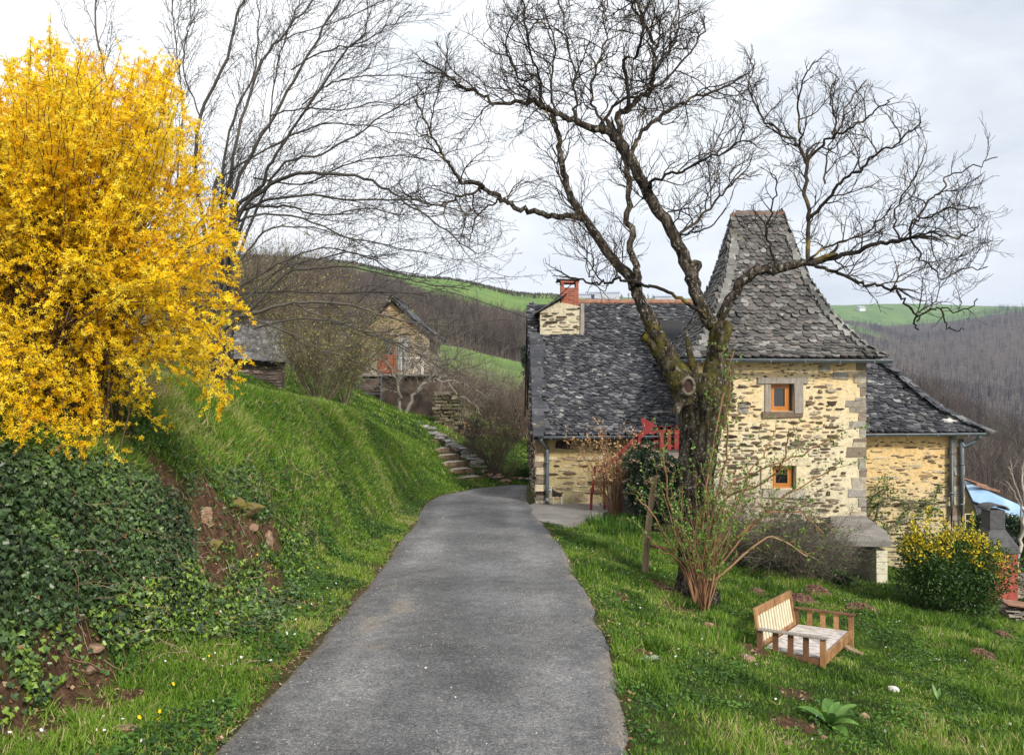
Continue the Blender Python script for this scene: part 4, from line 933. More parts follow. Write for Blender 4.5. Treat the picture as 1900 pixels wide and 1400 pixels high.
def build_walnut():
    base = P(1292, 1110, WY_); base[2] = G(base[0], base[1])
    t = thing('walnut_tree', base, 'huge bare gnarled walnut tree with mossy trunk in front of the tower', 'tree')
    # ---- trunk: lobed, knotted
    prof = [(1290,1135,78,1.0),(1290,1105,70,1.0),(1290,1050,62,1),(1291,980,60,1),(1293,900,60,1),(1297,850,64,1),(1302,800,72,1),(1305,755,78,1),(1303,722,82,.95),(1298,692,74,.8)]
    k = 40; V = []; moss = []
    pts = catmull([P(x, y, WY_) for x, y, *_ in prof], 5); wid = catmull([(w_, d, 0) for _, _, w_, d in prof], 5)
    an = np.linspace(0, 2*math.pi, k, endpoint=False)
    for i, (p, w_) in enumerate(zip(pts, wid)):
        r = w_[0]/2/F*WY_; z = p[2]
        lob = 1+.10*np.sin(an*3+z*1.1)+.06*np.sin(an*7-z*2.3)+.045*np.sin(an*13+z*3)+(fbm(an*1.6+5, z*1.2+0*an, .6, 5, 3)-.5)*.22
        flare = 1+.5*max(0, (-2.9-z))*np.clip(np.sin(an*2.5+1), 0, 1)
        V.append(np.stack([p[0]+r*lob*flare*np.cos(an), p[1]+r*lob*flare*np.sin(an)*w_[1], np.full(k, z)], 1)); moss.append(np.full(k, float(np.clip((z+1.0)/1.0, .0, .7))))
    V = np.concatenate(V); n = len(pts); i = np.arange(n-1)[:, None]*k; j = np.arange(k)[None]; j2 = (j+1) % k
    Fq = np.stack([i+j, i+j2, i+k+j2, i+k+j], 2).reshape(-1, 4)
    parts = [(V, [Fq, np.arange((n-1)*k, n*k)[None]], np.concatenate(moss))]
    def lump(tr, ws, Y, ms, kk=18, jit=.012, noise_=.10):
        pp = catmull([P(x, y, Y) for x, y in tr], 5); ww = np.interp(np.linspace(0, 1, len(pp)), np.linspace(0, 1, len(ws)), ws)/2/F*Y
        v, f, a = sweep([(pp, ww)], kk)
        c = np.repeat(pp, kk, 0); a2 = np.arange(len(v)); d = v-c
        nz = 1+(vnoise3(v, .16, 3)-.5)*2*noise_+(vnoise3(v, .05, 4)-.5)*noise_
        parts.append((c+d*nz[:, None], f, np.full(len(v), ms)))
    # right fork, left fork, stub, burl with a hole
    lump([(1316,790),(1322,740),(1327,690),(1332,650),(1334,620),(1331,597)], [60,52,43,40,38,28], 12.0, .75)
    lump([(1282,745),(1266,710),(1246,680),(1228,655),(1207,632),(1192,622)], [60,54,42,36,27,20], 11.95, 1.0)
    lump([(1252,690),(1238,655),(1222,630),(1212,606),(1199,580)], [38,34,31,29,27], 11.92, .9)
    lump([(1290,700),(1277,640),(1274,612)], [16,9,2], 12.0, .6)
    lump([(1336,650),(1345,622),(1350,606),(1345,595)], [16,22,20,8], 11.75, .7)
    lump([(1318,790),(1334,755),(1344,715),(1340,680)], [30,36,34,24], 12.05, .8)
    lump([(1252,768),(1262,745),(1276,725),(1290,712)], [12,22,24,12], 11.78, .15)
    lump([(1287,497),(1292,490),(1294,484)], [26,24,16], 12.2, .3)
    b = merge(parts); tr_ = mesh_np('trunk', b[0], b[1], m_bark, t, {'moss': b[2], 'rnd': b[2]*0+.5}, True)
    # hole rim
    rm = MB(); c = P(1277, 716, 11.66); a = np.linspace(0, 2*math.pi, 17)
    rm.tube([c+np.array([.085*math.cos(q), -.0, .12*math.sin(q)]) for q in a], .026, 8); h = rm.build('knot_rim', M_noise('bare_callus_wood', [(.3, (.09, .07, .055)), (.7, (.20, .165, .13))], 9), tr_, True)
    rm = MB(); rm.prism([c+np.array([.075*math.cos(q), .006, .11*math.sin(q)]) for q in a[:-1]], (0, .03, 0)); rm.build('knot_hollow', M_noise('dark_hollow', [(.3, (.018, .01, .008)), (.7, (.06, .03, .022))], 20), tr_)
    # ---- limbs
    paths = []; big = []
    for tr, w0, w1, y0, y1 in LIMBS:
        jit = .012 if w0 > 20 else .02
        p, r = limb(tr, w0, w1, y0, y1, jit); paths.append((p, r))
    thick = [q for q in paths if q[1][0] > .045]; thin = [q for q in paths if q[1][0] <= .045]
    tv = sweep(thick, 14); cc = np.concatenate([np.repeat(p, 14, 0) for p, _ in thick]); v = tv[0]; v = cc+(v-cc)*(1+(vnoise3(v, .14, 7)-.5)*.42+(vnoise3(v, .045, 9)-.5)*.2)[:, None]
    ms = np.clip(1.0-(np.linalg.norm(v-P(1285, 680, 12), axis=1)-.35)/.8, .05, 1)
    mesh_np('limbs', v, tv[1], m_bark, t, {'moss': ms}, True)
    env = in_poly([(735,150),(790,110),(860,60),(925,-30),(1000,-90),(1200,-120),(1300,-30),(1365,45),(1410,140),(1435,250),(1430,330),(1400,380),(1330,440),(1240,470),(1180,500),(1090,560),(1010,500),(1010,430),(900,470),(840,470),(745,410),(720,260)], 120)
    env2 = in_poly([(1380,110),(1450,110),(1510,95),(1600,110),(1665,160),(1690,220),(1720,190),(1740,260),(1800,250),(1860,285),(1850,420),(1845,500),(1830,620),(1690,640),(1600,560),(1510,520),(1400,505),(1395,330),(1360,200)], 150)
    rng = np.random.default_rng(5)
    lv = [dict(len=.95, step=.085, gap=.17, r=.012, wob=.24, up=(0, 0, .35), bias=(0, 0, .02), ang=.85),
          dict(len=.48, step=.055, gap=.092, r=.0075, wob=.20, up=(0, 0, .35), bias=(0, 0, .035), ang=.8),
          dict(len=.18, step=.04, gap=.085, r=.0048, wob=.18, up=(0, 0, .4), bias=(0, 0, .04), ang=.7)]
    g1 = Grow(lv, rng, env, .0030); lv2 = [dict(q) for q in lv]; lv2[0]['len'] = .72; lv2[0]['gap'] = .2; g2 = Grow(lv2, rng, env2, .0029)
    for i, (p, r) in enumerate(paths):
        tr, w0 = LIMBS[i][0], LIMBS[i][1]
        gg = g2 if tr[-1][0] > 1395 and i != 8 else g1
        if i in (10,): dens, st = .6, .35
        elif i == 1: dens, st = .9, .45
        elif i == 9: dens, st = .7, .45
        elif i == 0: dens, st = .4, .5
        elif i == 11: dens, st = .8, .35
        elif w0 > 15: dens, st = .9, .2
        else: dens, st = 1.05, .12
        gg.spawn(p, r, 0, st, dens*(1.0 if gg is g1 else .9))
        # continuing fine end
        if tr[-1][0] > 1800: continue
        gg.shoot(p[-1], p[-1]-p[-3], r[-1], 1)
        gg.shoot(p[-1], p[-1]-p[-3]+rng.normal(size=3)*.02, r[-1], 1)
    allp = g1.out+g2.out+thin
    v, f, a = sweep_auto(allp, .03, .009); print('walnut twigs', len(allp), len(v))
    mesh_np('crown', v, f, m_twig, t, {'rnd': a}, True)
    return t
build_walnut()
# ---- the tall bare tree behind the yellow bush: long arching stems
m_twig2 = M_twig('grey_bare_twigs', (.04, .037, .034), (.085, .078, .068), (.15, .138, .115), (.14, .12, .07), .6)
FAN = [([(405,560),(380,420),(362,330),(372,219),(422,106),(439,27),(463,-20)], 14, 5, 13.5, 13.0),
 ([(372,219),(345,150),(340,90),(352,40),(350,-10)], 5, 3, 13.3, 13.8),
 ([(410,560),(415,420),(425,329),(449,226),(487,113),(528,62),(569,14),(590,-20)], 12, 4, 13.6, 13.2),
 ([(420,560),(425,450),(432,370),(463,291),(511,213),(556,130),(590,69),(624,10),(640,-20)], 13, 4, 13.2, 12.6),
 ([(425,560),(435,440),(442,381),(487,343),(497,309),(528,261),(587,175),(638,103),(680,60)], 14, 4, 13.2, 12.0),
 ([(430,540),(442,400),(504,343),(542,326),(597,322),(676,329),(720,353),(761,381),(830,429),(880,470)], 14, 3, 13.0, 11.0),
 ([(560,195),(590,171),(624,151),(676,144),(744,141),(800,150)], 5, 2.5, 12.6, 12.0),
 ([(430,470),(445,395),(556,363),(641,370),(744,370),(803,381),(870,395)], 10, 2.5, 13.2, 12.6),
 ([(430,480),(460,387),(487,385),(538,384),(573,394),(610,400),(680,385),(740,400)], 10, 2.5, 13.4, 13.8),
 ([(400,520),(395,400),(400,338),(425,320),(520,262),(600,230),(680,235),(760,250)], 9, 2.5, 13.4, 12.8),
 ([(440,480),(480,380),(530,300),(600,285),(660,250),(710,215),(770,175),(800,160)], 9, 2.5, 13.0, 12.4),
 ([(410,500),(415,300),(440,200),(470,140),(480,60),(476,-10)], 9, 3, 13.8, 14.4),
 ([(500,215),(560,200),(630,205),(700,190),(760,200)], 5, 2.5, 12.9, 12.3),
 ([(540,130),(600,95),(660,85),(720,50),(760,20)], 5, 2.5, 12.9, 13.3),
 ([(520,75),(580,55),(650,30),(720,-5)], 4, 2.5, 13.2, 13.8),
 ([(420,430),(470,400),(560,405),(640,440),(720,455),(790,470)], 8, 2.5, 13.0, 12.0),
 ([(500,245),(505,180),(520,100),(545,30),(560,-10)], 5, 2.5, 13.0, 13.6),
 ([(300,640),(230,450),(208,300),(205,200),(190,120),(180,60),(175,0),(172,-30)], 9, 4, 12.6, 12.2),
 ([(310,560),(330,300),(338,200),(330,110),(318,0)], 7, 3, 12.6, 12.4), ([(470,330),(560,340),(660,300),(740,290),(820,300)], 6, 2.5, 13.1, 12.7)]
BOUGH = [([(380,640),(430,600),(470,570),(530,510),(600,497),(640,495),(700,505),(760,520),(810,530),(868,535)], 11, 2.5, 12.6, 11.5),
 ([(380,650),(440,590),(500,572),(560,560),(640,564),(700,580),(780,600),(870,602)], 12, 3, 12.2, 11.2),
 ([(400,610),(440,585),(520,610),(600,650),(660,672),(720,700)], 7, 2.5, 12.0, 11.4),
 ([(470,610),(550,592),(620,595),(700,625),(760,650),(830,690)], 7, 2.5, 12.6, 12.0),
 ([(550,562),(600,590),(690,618),(780,655),(870,690)], 6, 2.5, 12.1, 11.5),
 ([(400,570),(430,540),(500,500),(560,470),(620,462),(700,478)], 8, 2.5, 12.8, 12.6),
 ([(380,590),(440,550),(520,540),(600,545),(700,540),(790,548)], 8, 2.5, 13.0, 12.6),
 ([(455,555),(520,500),(590,480),(660,470),(730,500),(790,510)], 7, 2, 12.7, 12.2),
 ([(400,560),(450,480),(490,430),(560,420),(640,440),(700,470)], 7, 2.5, 12.6, 12.0)]
def fan_tree(fans, name, base, label, lv, seed, mat, tw=None):
    t = thing(name, base, label, 'tree'); rng = np.random.default_rng(seed); gr = Grow(lv, rng, None, .0029); ps = []
    for tr, w0, w1, y0, y1 in fans:
        p, r = limb(tr, w0*.62, w1*.7, y0, y1, .012); ps.append((p, r)); gr.spawn(p, r, 0, .15, 1.35)
    v, f, a = sweep_auto(ps, .03, .012); mesh_np('stems', v, f, mat, t, {'rnd': a*.5+.3}, True)
    v, f, a = sweep_auto(gr.out, .03, .010); mesh_np('crown', v, f, mat, t, {'rnd': a*.7}, True)
    tr_ = MB(); b0 = np.array([base[0], base[1], base[2]-.2]); tr_.tube(catmull([b0, b0+(0.05, 0, .4), b0+(.1, 0, .9)]), [.17, .155, .15, .14, .13, .13, .12, .12, .11][:9], 12); tr_.build('trunk', m_bark, t, True)
    print(name, len(gr.out)); return t
lvA = [dict(len=1.05, step=.12, gap=.26, r=.0065, wob=.12, up=(.25, 0, .3), bias=(.03, 0, .02), ang=.55),
       dict(len=.45, step=.06, gap=.11, r=.0042, wob=.22, up=(0, 0, .3), bias=(0, 0, .04), ang=.8),
       dict(len=.09, step=.03, gap=.10, r=.003, wob=.2, up=(0, 0, .3), ang=1.0)]
bx, by = P(410, 640, 13.4)[:2]
fan_tree(FAN, 'bare_tree', (bx, by, G(bx, by)), 'tall leafless tree with long arching grey stems rising behind the yellow bush', lvA, 21, m_twig2)
bx, by = P(395, 650, 12.4)[:2]
lvB = [dict(len=.9, step=.12, gap=.22, r=.006, wob=.14, up=(.2, 0, .1), bias=(.02, 0, 0), ang=.6),
       dict(len=.32, step=.06, gap=.16, r=.0035, wob=.22, up=(0, 0, .2), bias=(0, 0, .04), ang=.8)]
fan_tree(BOUGH, 'low_branched_tree', (bx, by, G(bx, by)), 'leafless tree whose low grey boughs reach right across the small stone cabin', lvB, 22, m_twig2)
# ================================================================== plants near the camera
def projpx(p): return 950+p[..., 0]/p[..., 1]*F, 700-p[..., 2]/p[..., 1]*F
def poly_mask(poly, px, py):
    poly = np.array(poly, float); x = poly[:, 0]; y = poly[:, 1]; x2 = np.roll(x, -1); y2 = np.roll(y, -1); c = np.zeros(px.shape, bool)
    for a, b, a2, b2 in zip(x, y, x2, y2):
        if b == b2: continue
        c ^= ((b > py) != (b2 > py)) & (px < (a2-a)*(py-b)/(b2-b)+a)
    return c
IVYP = [(-900,800),(0,835),(150,845),(280,880),(335,900),(352,960),(362,1040),(375,1110),(320,1165),(190,1195),(205,1225),(120,1270),(60,1320),(0,1345),(-900,1800)]
MIXP = [(330,880),(460,860),(520,930),(560,1010),(560,1120),(500,1180),(330,1200),(345,1000)]
m_grass, nt = new_mat('grass_blades')
ga = attr(nt); gc = rampn(nt, ga, [(0, (.018, .042, .008)), (.25, (.055, .12, .014)), (.5, (.115, .225, .02)), (.72, (.19, .32, .03)), (.88, (.29, .36, .08)), (1, (.50, .40, .22))])
finish(nt, gc, .55, trans=.3, spec=.25)
BL = np.array([[-.5, 0, 0], [.5, 0, 0], [.38, .5, .12], [-.38, .5, .12], [0, 1, .42]], float)
BLF = [np.array([[0, 1, 2, 3]]), np.array([[3, 2, 4]])]
def blades(x, y, ln, wd, rnd, lean=.35, rng=RNG, upw=.8):
    n = len(x); z = ground(x, y); nm = gnormal(x, y)
    d = nm*(1-upw)+np.array([0, 0, 1.])*upw+rng.normal(size=(n, 3))*lean; d[:, 2] = np.abs(d[:, 2])+.15
    nn = rng.normal(size=(n, 3)); R_ = frames(d, nn)
    return scatter(BL, BLF, np.stack([x, y, z-.005], 1), R_, np.stack([wd, ln, ln], 1), rnd)
def veg_prob(x, y):
    s = soil_at(x, y)*np.where((np.abs(x-XL(y)) < .3) | (np.abs(x-XR(y)) < .3), .75, 1); nz = fbm(x, y, .35, 45, 3); rd = (x > XL(y)-.03+.22*(nz-.45)) & (x < XR(y)+.02-.30*np.clip(nz-.40, 0, 1)) & (y < 24.6)
    return np.where(rd, 0, 1-.93*s)
rg = np.random.default_rng(33)
inh = lambda x, y: ((x > TX0-.1) & (x < TX1+.1) & (y > TY0-.1) & (y < 30)) | ((x > LX0-.1) & (x < 11.4) & (y > LY0-.1) & (y < 30))
padm = lambda x, y: poly_mask(padp, x, y)
def field(n, xr, yr, dens, ln, wd, col, seed, **k):
    r = np.random.default_rng(seed); x = r.uniform(*xr, n); y = r.uniform(*yr, n)
    p = dens(x, y)*veg_prob(x, y)*~inh(x, y)*~padm(x, y); ok = r.random(n) < p; x = x[ok]; y = y[ok]; m = len(x)
    L = ln(x, y, r)*r.uniform(.55, 1.25, m); W = wd(x, y)*r.uniform(.7, 1.3, m)
    return blades(x, y, L, W, np.clip(col(x, y, r), 0, 1), rng=r, **k)
def vis(x, y, z, m=200):
    px, py = 950+x/y*F, 700-z/y*F
    return (px > -m) & (px < 1900+m) & (py < 1400+m)
def bankd(x, y):
    z = ground(x, y, False); px, py = 950+x/y*F, 700-z/y*F
    d = np.where(poly_mask(IVYP, px, py), .07, np.where(poly_mask(MIXP, px, py), .35, 1.0))
    cl = np.clip((fbm(y, z+x*.3, .28, 44, 3)-.30)*7, .12, 1)
    return d*cl*vis(x, y, z)*np.clip(1.1-(y-6)/26, .3, 1)*(x < XL(y)+.08)*np.where(x < -5.5, .35, 1)
def bank_len(x, y, r):
    up = np.clip((XL(y)-x-.5)/.9, 0, 1); z = ground(x, y, False); lf = fbm(y, z, 1.1, 41, 3)
    return .055+np.where(y > 19, .4, 1)*up*(.035+.09*np.clip((lf-.42)*2.5, 0, 1))
def bank_col(x, y, r):
    z = ground(x, y, False); return .62+.7*(fbm(y, z+x*.4, .6, 42, 4)-.5)+r.normal(size=len(x))*.13+(r.random(len(x)) < .08)*.5-.18*np.clip((y-17)/6, 0, 1)+.3*np.clip((fbm(y, z*1.5, .9, 43, 3)-.64)*7, 0, 1)
B1 = field(760000, (-7, -1.6), (3.2, 27), bankd, bank_len, lambda x, y: .0045+.0006*y, bank_col, 1, lean=.6, upw=.85)
V, Fs, A = B1; print('bank', len(A)//5)
tag(mesh_np('grass', V, Fs, m_grass, None, {'rnd': A}), 'long bright green grass covering the steep left bank', 'grass', kind='stuff')
def lawnd(x, y):
    z = ground(x, y, False)
    return vis(x, y, z)*np.clip(1.25-(y-4)/14, .3, 1)*(x > XR(y)-.2)*(.15+1.5*fbm(x, y, .5, 50, 4))
lawn_len = lambda x, y, r: .035+np.where(((x-3.65)/1.0)**2+((y-9.9)/1.3)**2 < 1, .25, 1)*.10*np.clip((fbm(x, y, .6, 51, 3)-.42)*4, 0, 1)
lawn_col = lambda x, y, r: .42+1.2*(fbm(x, y, .45, 52, 4)-.5)+r.normal(size=len(x))*.15+(r.random(len(x)) < .06)*.5
V, Fs, A = field(640000, (.5, 12), (3.4, 19.5), lawnd, lawn_len, lambda x, y: .004+.0007*y, lawn_col, 2, lean=.45); print('lawn', len(A)//5)
V2, F2, A2 = field(120000, (-10, 3), (22.5, 58), lambda x, y: 1.0+0*x, lambda x, y, r: .10+0*x, lambda x, y: .03+0*x, lawn_col, 3, lean=.4)
tag(mesh_np('lawn_grass', V, Fs, m_grass, None, {'rnd': A}), 'short patchy green lawn sloping down right of the lane', 'grass', kind='stuff')
tag(mesh_np('back_lawn_grass', V2, F2, m_grass, None, {'rnd': A2}), 'lawn beyond the end of the lane behind the house corner', 'grass', kind='stuff')
# broad small leaves (clover, nettles, ground ivy) in the grass
m_weed = M_attr('weed_leaves', [(0, (.02, .05, .012)), (.4, (.05, .12, .02)), (.8, (.10, .22, .03)), (1, (.17, .28, .06))], .5, .25, .15)
def leaves_on(x, y, size, rnd, tmpl=LEAF, flat=.6, lift=.03, rng=RNG, down=False):
    n = len(x); z = ground(x, y); nm = gnormal(x, y)+rng.normal(size=(n, 3))*.38*(1.6-flat); h = rng.normal(size=(n, 3))
    if down: h = h*.5+np.array([0, 0, -1.])
    h = h-nm*np.sum(h*nm, 1)[:, None]/np.sum(nm*nm, 1)[:, None]
    p = np.stack([x, y, z], 1)+gnormal(x, y)*rng.uniform(.0, lift, n)[:, None]
    return scatter(tmpl[0], tmpl[1], p, frames(h, nm), size, rnd)
def weeds(n, xr, yr, mask, size, seed, flat=.6, lift=.06, tmpl=LEAF):
    r = np.random.default_rng(seed); x = r.uniform(*xr, n); y = r.uniform(*yr, n)
    ok = (r.random(n) < mask(x, y)*veg_prob(x, y)) & ~inh(x, y) & ~padm(x, y); x = x[ok]; y = y[ok]
    return leaves_on(x, y, size*r.uniform(.5, 1.4, len(x)), np.clip(.45+.9*(fbm(x, y, .4, seed, 2)-.5)+r.normal(size=len(x))*.2, 0, 1), tmpl, flat, lift, r)
w1_ = weeds(90000, (-4.2, -1.7), (3.5, 20), lambda x, y: (fbm(x, y, .5, 61, 3) > .5)*np.clip(1.4-(XL(y)-x)*.55, 0.12, 1)*(x < XL(y))*vis(x, y, ground(x, y, False)), .034, 61)
w4_ = weeds(55000, (-5.2, -2.1), (8, 24), lambda x, y: (fbm(y, ground(x, y, False), .5, 64, 3) > .52)*(x < XL(y)-.3)*vis(x, y, ground(x, y, False))*.7*~poly_mask(IVYP, 950+x/y*F, 700-ground(x, y, False)/y*F), .04, 64)
w2_ = weeds(110000, (.8, 11), (3.5, 17), lambda x, y: (fbm(x, y, .6, 62, 3) > .52)*1.0*(x > XR(y))*vis(x, y, ground(x, y, False))*np.clip(1.3-y/18, .2, 1), .032, 62)
w3_ = weeds(14000, (3.6, 6.0), (13.5, 15.2), lambda x, y: (y > 14.3+(x-6)*-.25)*1.0*(fbm(x, y, .6, 63, 2) > .4), .09, 63, .3, .22)
V, Fs, A = merge([w1_, w2_, w3_, w4_]); tag(mesh_np('ground_cover', V, Fs, m_weed, None, {'rnd': A}), 'clover and small weeds mixed through the grass', 'weeds', kind='stuff')
# ivy
m_ivy = M_attr('ivy_leaves', [(0, (.012, .026, .009)), (.5, (.055, .105, .03)), (.85, (.12, .20, .06)), (.95, (.17, .27, .03)), (1, (.26, .15, .06))], .42, .08, .2, spec=.5)
r = np.random.default_rng(70); n = 250000; x = r.uniform(-6.2, -1.9, n); y = r.uniform(3.0, 11.5, n); z = ground(x, y, False); px, py = 950+x/y*F, 700-z/y*F
px += (fbm(x, y, .3, 71, 3)-.5)*90; py += (fbm(x, y, .3, 72, 3)-.5)*80
pr = np.where(poly_mask(IVYP, px, py), 1.0, np.where(poly_mask(MIXP, px, py), .22, 0))*(1-.9*soil_at(x, y))*np.where(px < -120, .35, 1)
ok = r.random(n) < pr; x = x[ok]; y = y[ok]
col = np.clip(.42+.9*(fbm(y, z[ok], .35, 73, 3)-.5)+r.normal(size=len(x))*.2, 0, .9); lowl = (ground(x, y, False) < -1.75) & (r.random(len(x)) < .35) & (x < -2.6); col[lowl] = .95; col[r.random(len(x)) < .012] = 1
V, Fs, A = leaves_on(x, y, .034*r.uniform(.4, 1.6, len(x)), col, IVY, .25, .10, r, True)
tag(mesh_np('ivy', V, Fs, m_ivy, None, {'rnd': A}), 'dark ivy carpet hanging over the near left bank', 'ivy', kind='stuff'); print('ivy', len(x))
# dry leaves, twigs, roots and pebbles
m_dry = M_attr('dry_leaves', [(0, (.10, .05, .025)), (.5, (.26, .14, .07)), (1, (.45, .33, .20))], .8, .1, .15)
r = np.random.default_rng(75); n = 70000; x = r.uniform(-4.6, 9, n); y = r.uniform(3.4, 18, n); z = ground(x, y, False)
edge = np.exp(-((x-XL(y)+.07)/.09)**2)+.45*np.exp(-((x-XR(y)-.05)/.09)**2)
pr = np.maximum(soil_at(x, y)*.25, edge*.8)+.008; rd = (x > XL(y)+.12) & (x < XR(y)-.12); ok = (r.random(n) < pr*~rd)*vis(x, y, z)
x = x[ok]; y = y[ok]; V, Fs, A = leaves_on(x, y, .028*r.uniform(.4, 1.6, len(x)), r.random(len(x)), LEAF2, .7, .03, r)
tag(mesh_np('leaf_litter', V, Fs, m_dry, None, {'rnd': A}), 'dry brown leaves along the lane edges and on bare soil', 'dead leaves', kind='stuff')
ps = []
for i in range(420):
    a = r.random(); px, py = (r.uniform(120, 560), r.uniform(880, 1250)) if a < .8 else (r.uniform(400, 700), r.uniform(720, 900))
    q = onground(px, py, 3.5, 24)
    if q[1] > 20: continue
    d = unit(r.normal(size=3)*(.5, .4, .5)+np.array([0, 0, -.5])); L = r.uniform(.15, .6); pp = [q+np.array([0, -.05, .03])]
    for k in range(5):
        p2 = pp[-1]+d*L/5; p2[2] = max(p2[2], G(p2[0], p2[1])+.02+r.uniform(0, .05)); pp.append(p2); d = unit(d+r.normal(size=3)*.35)
    ps.append((np.array(pp), np.linspace(.0035, .0015, 6)))
V, Fs, A = sweep(ps, 3); tag(mesh_np('dead_stems', V, Fs, M_twig('dead_stem', (.10, .05, .03), (.24, .15, .09), (.42, .34, .25)), None, {'rnd': A}, True), 'dry stems and roots trailing over the ivy and bare bank', 'dead stems', kind='stuff')
# daisies and dandelions
m_white = M_attr('daisy_petals', [(0, (.7, .7, .68)), (1, (.85, .85, .85))], .6, .2, 0)
m_yel = M_attr('yellow_petals', [(0, (.75, .5, .01)), (1, (.85, .68, .02))], .6, .2, 0)
for nm_, mt_, n, lab, sd, sz in (('daisies', m_white, 150, 'tiny white daisies dotted over the lawn and verge', 81, .011), ('dandelions', m_yel, 45, 'small yellow flowers dotted along the left verge', 82, .014)):
    r = np.random.default_rng(sd); x = np.concatenate([r.uniform(.9, 6, n), r.uniform(-3, -2, n//2)]); y = np.concatenate([r.uniform(4, 14, n), r.uniform(4.5, 11, n//2)])
    if nm_ == 'dandelions': x, y = x[n:], y[n:]
    ok = veg_prob(x, y) > .5; x, y = x[ok], y[ok]; ps_ = []
    an = np.linspace(0, 2*math.pi, 9)[:-1]; tv = np.concatenate([[[0, 0, .15]], np.stack([np.cos(an), np.sin(an), 0*an], 1)]); tf = [np.array([[0, i+1, (i+1) % 8+1] for i in range(8)])]
    V, Fs, A = scatter(tv, tf, np.stack([x, y, ground(x, y)+.075], 1), rotmats(len(x), np.tile([0., 1, 0], (len(x), 1))+r.normal(size=(len(x), 3))*.3, rng=r), sz*r.uniform(.7, 1.3, len(x)), r.random(len(x)))
    tag(mesh_np(nm_, V, Fs, mt_, None, {'rnd': A}), lab, 'flowers', kind='stuff')
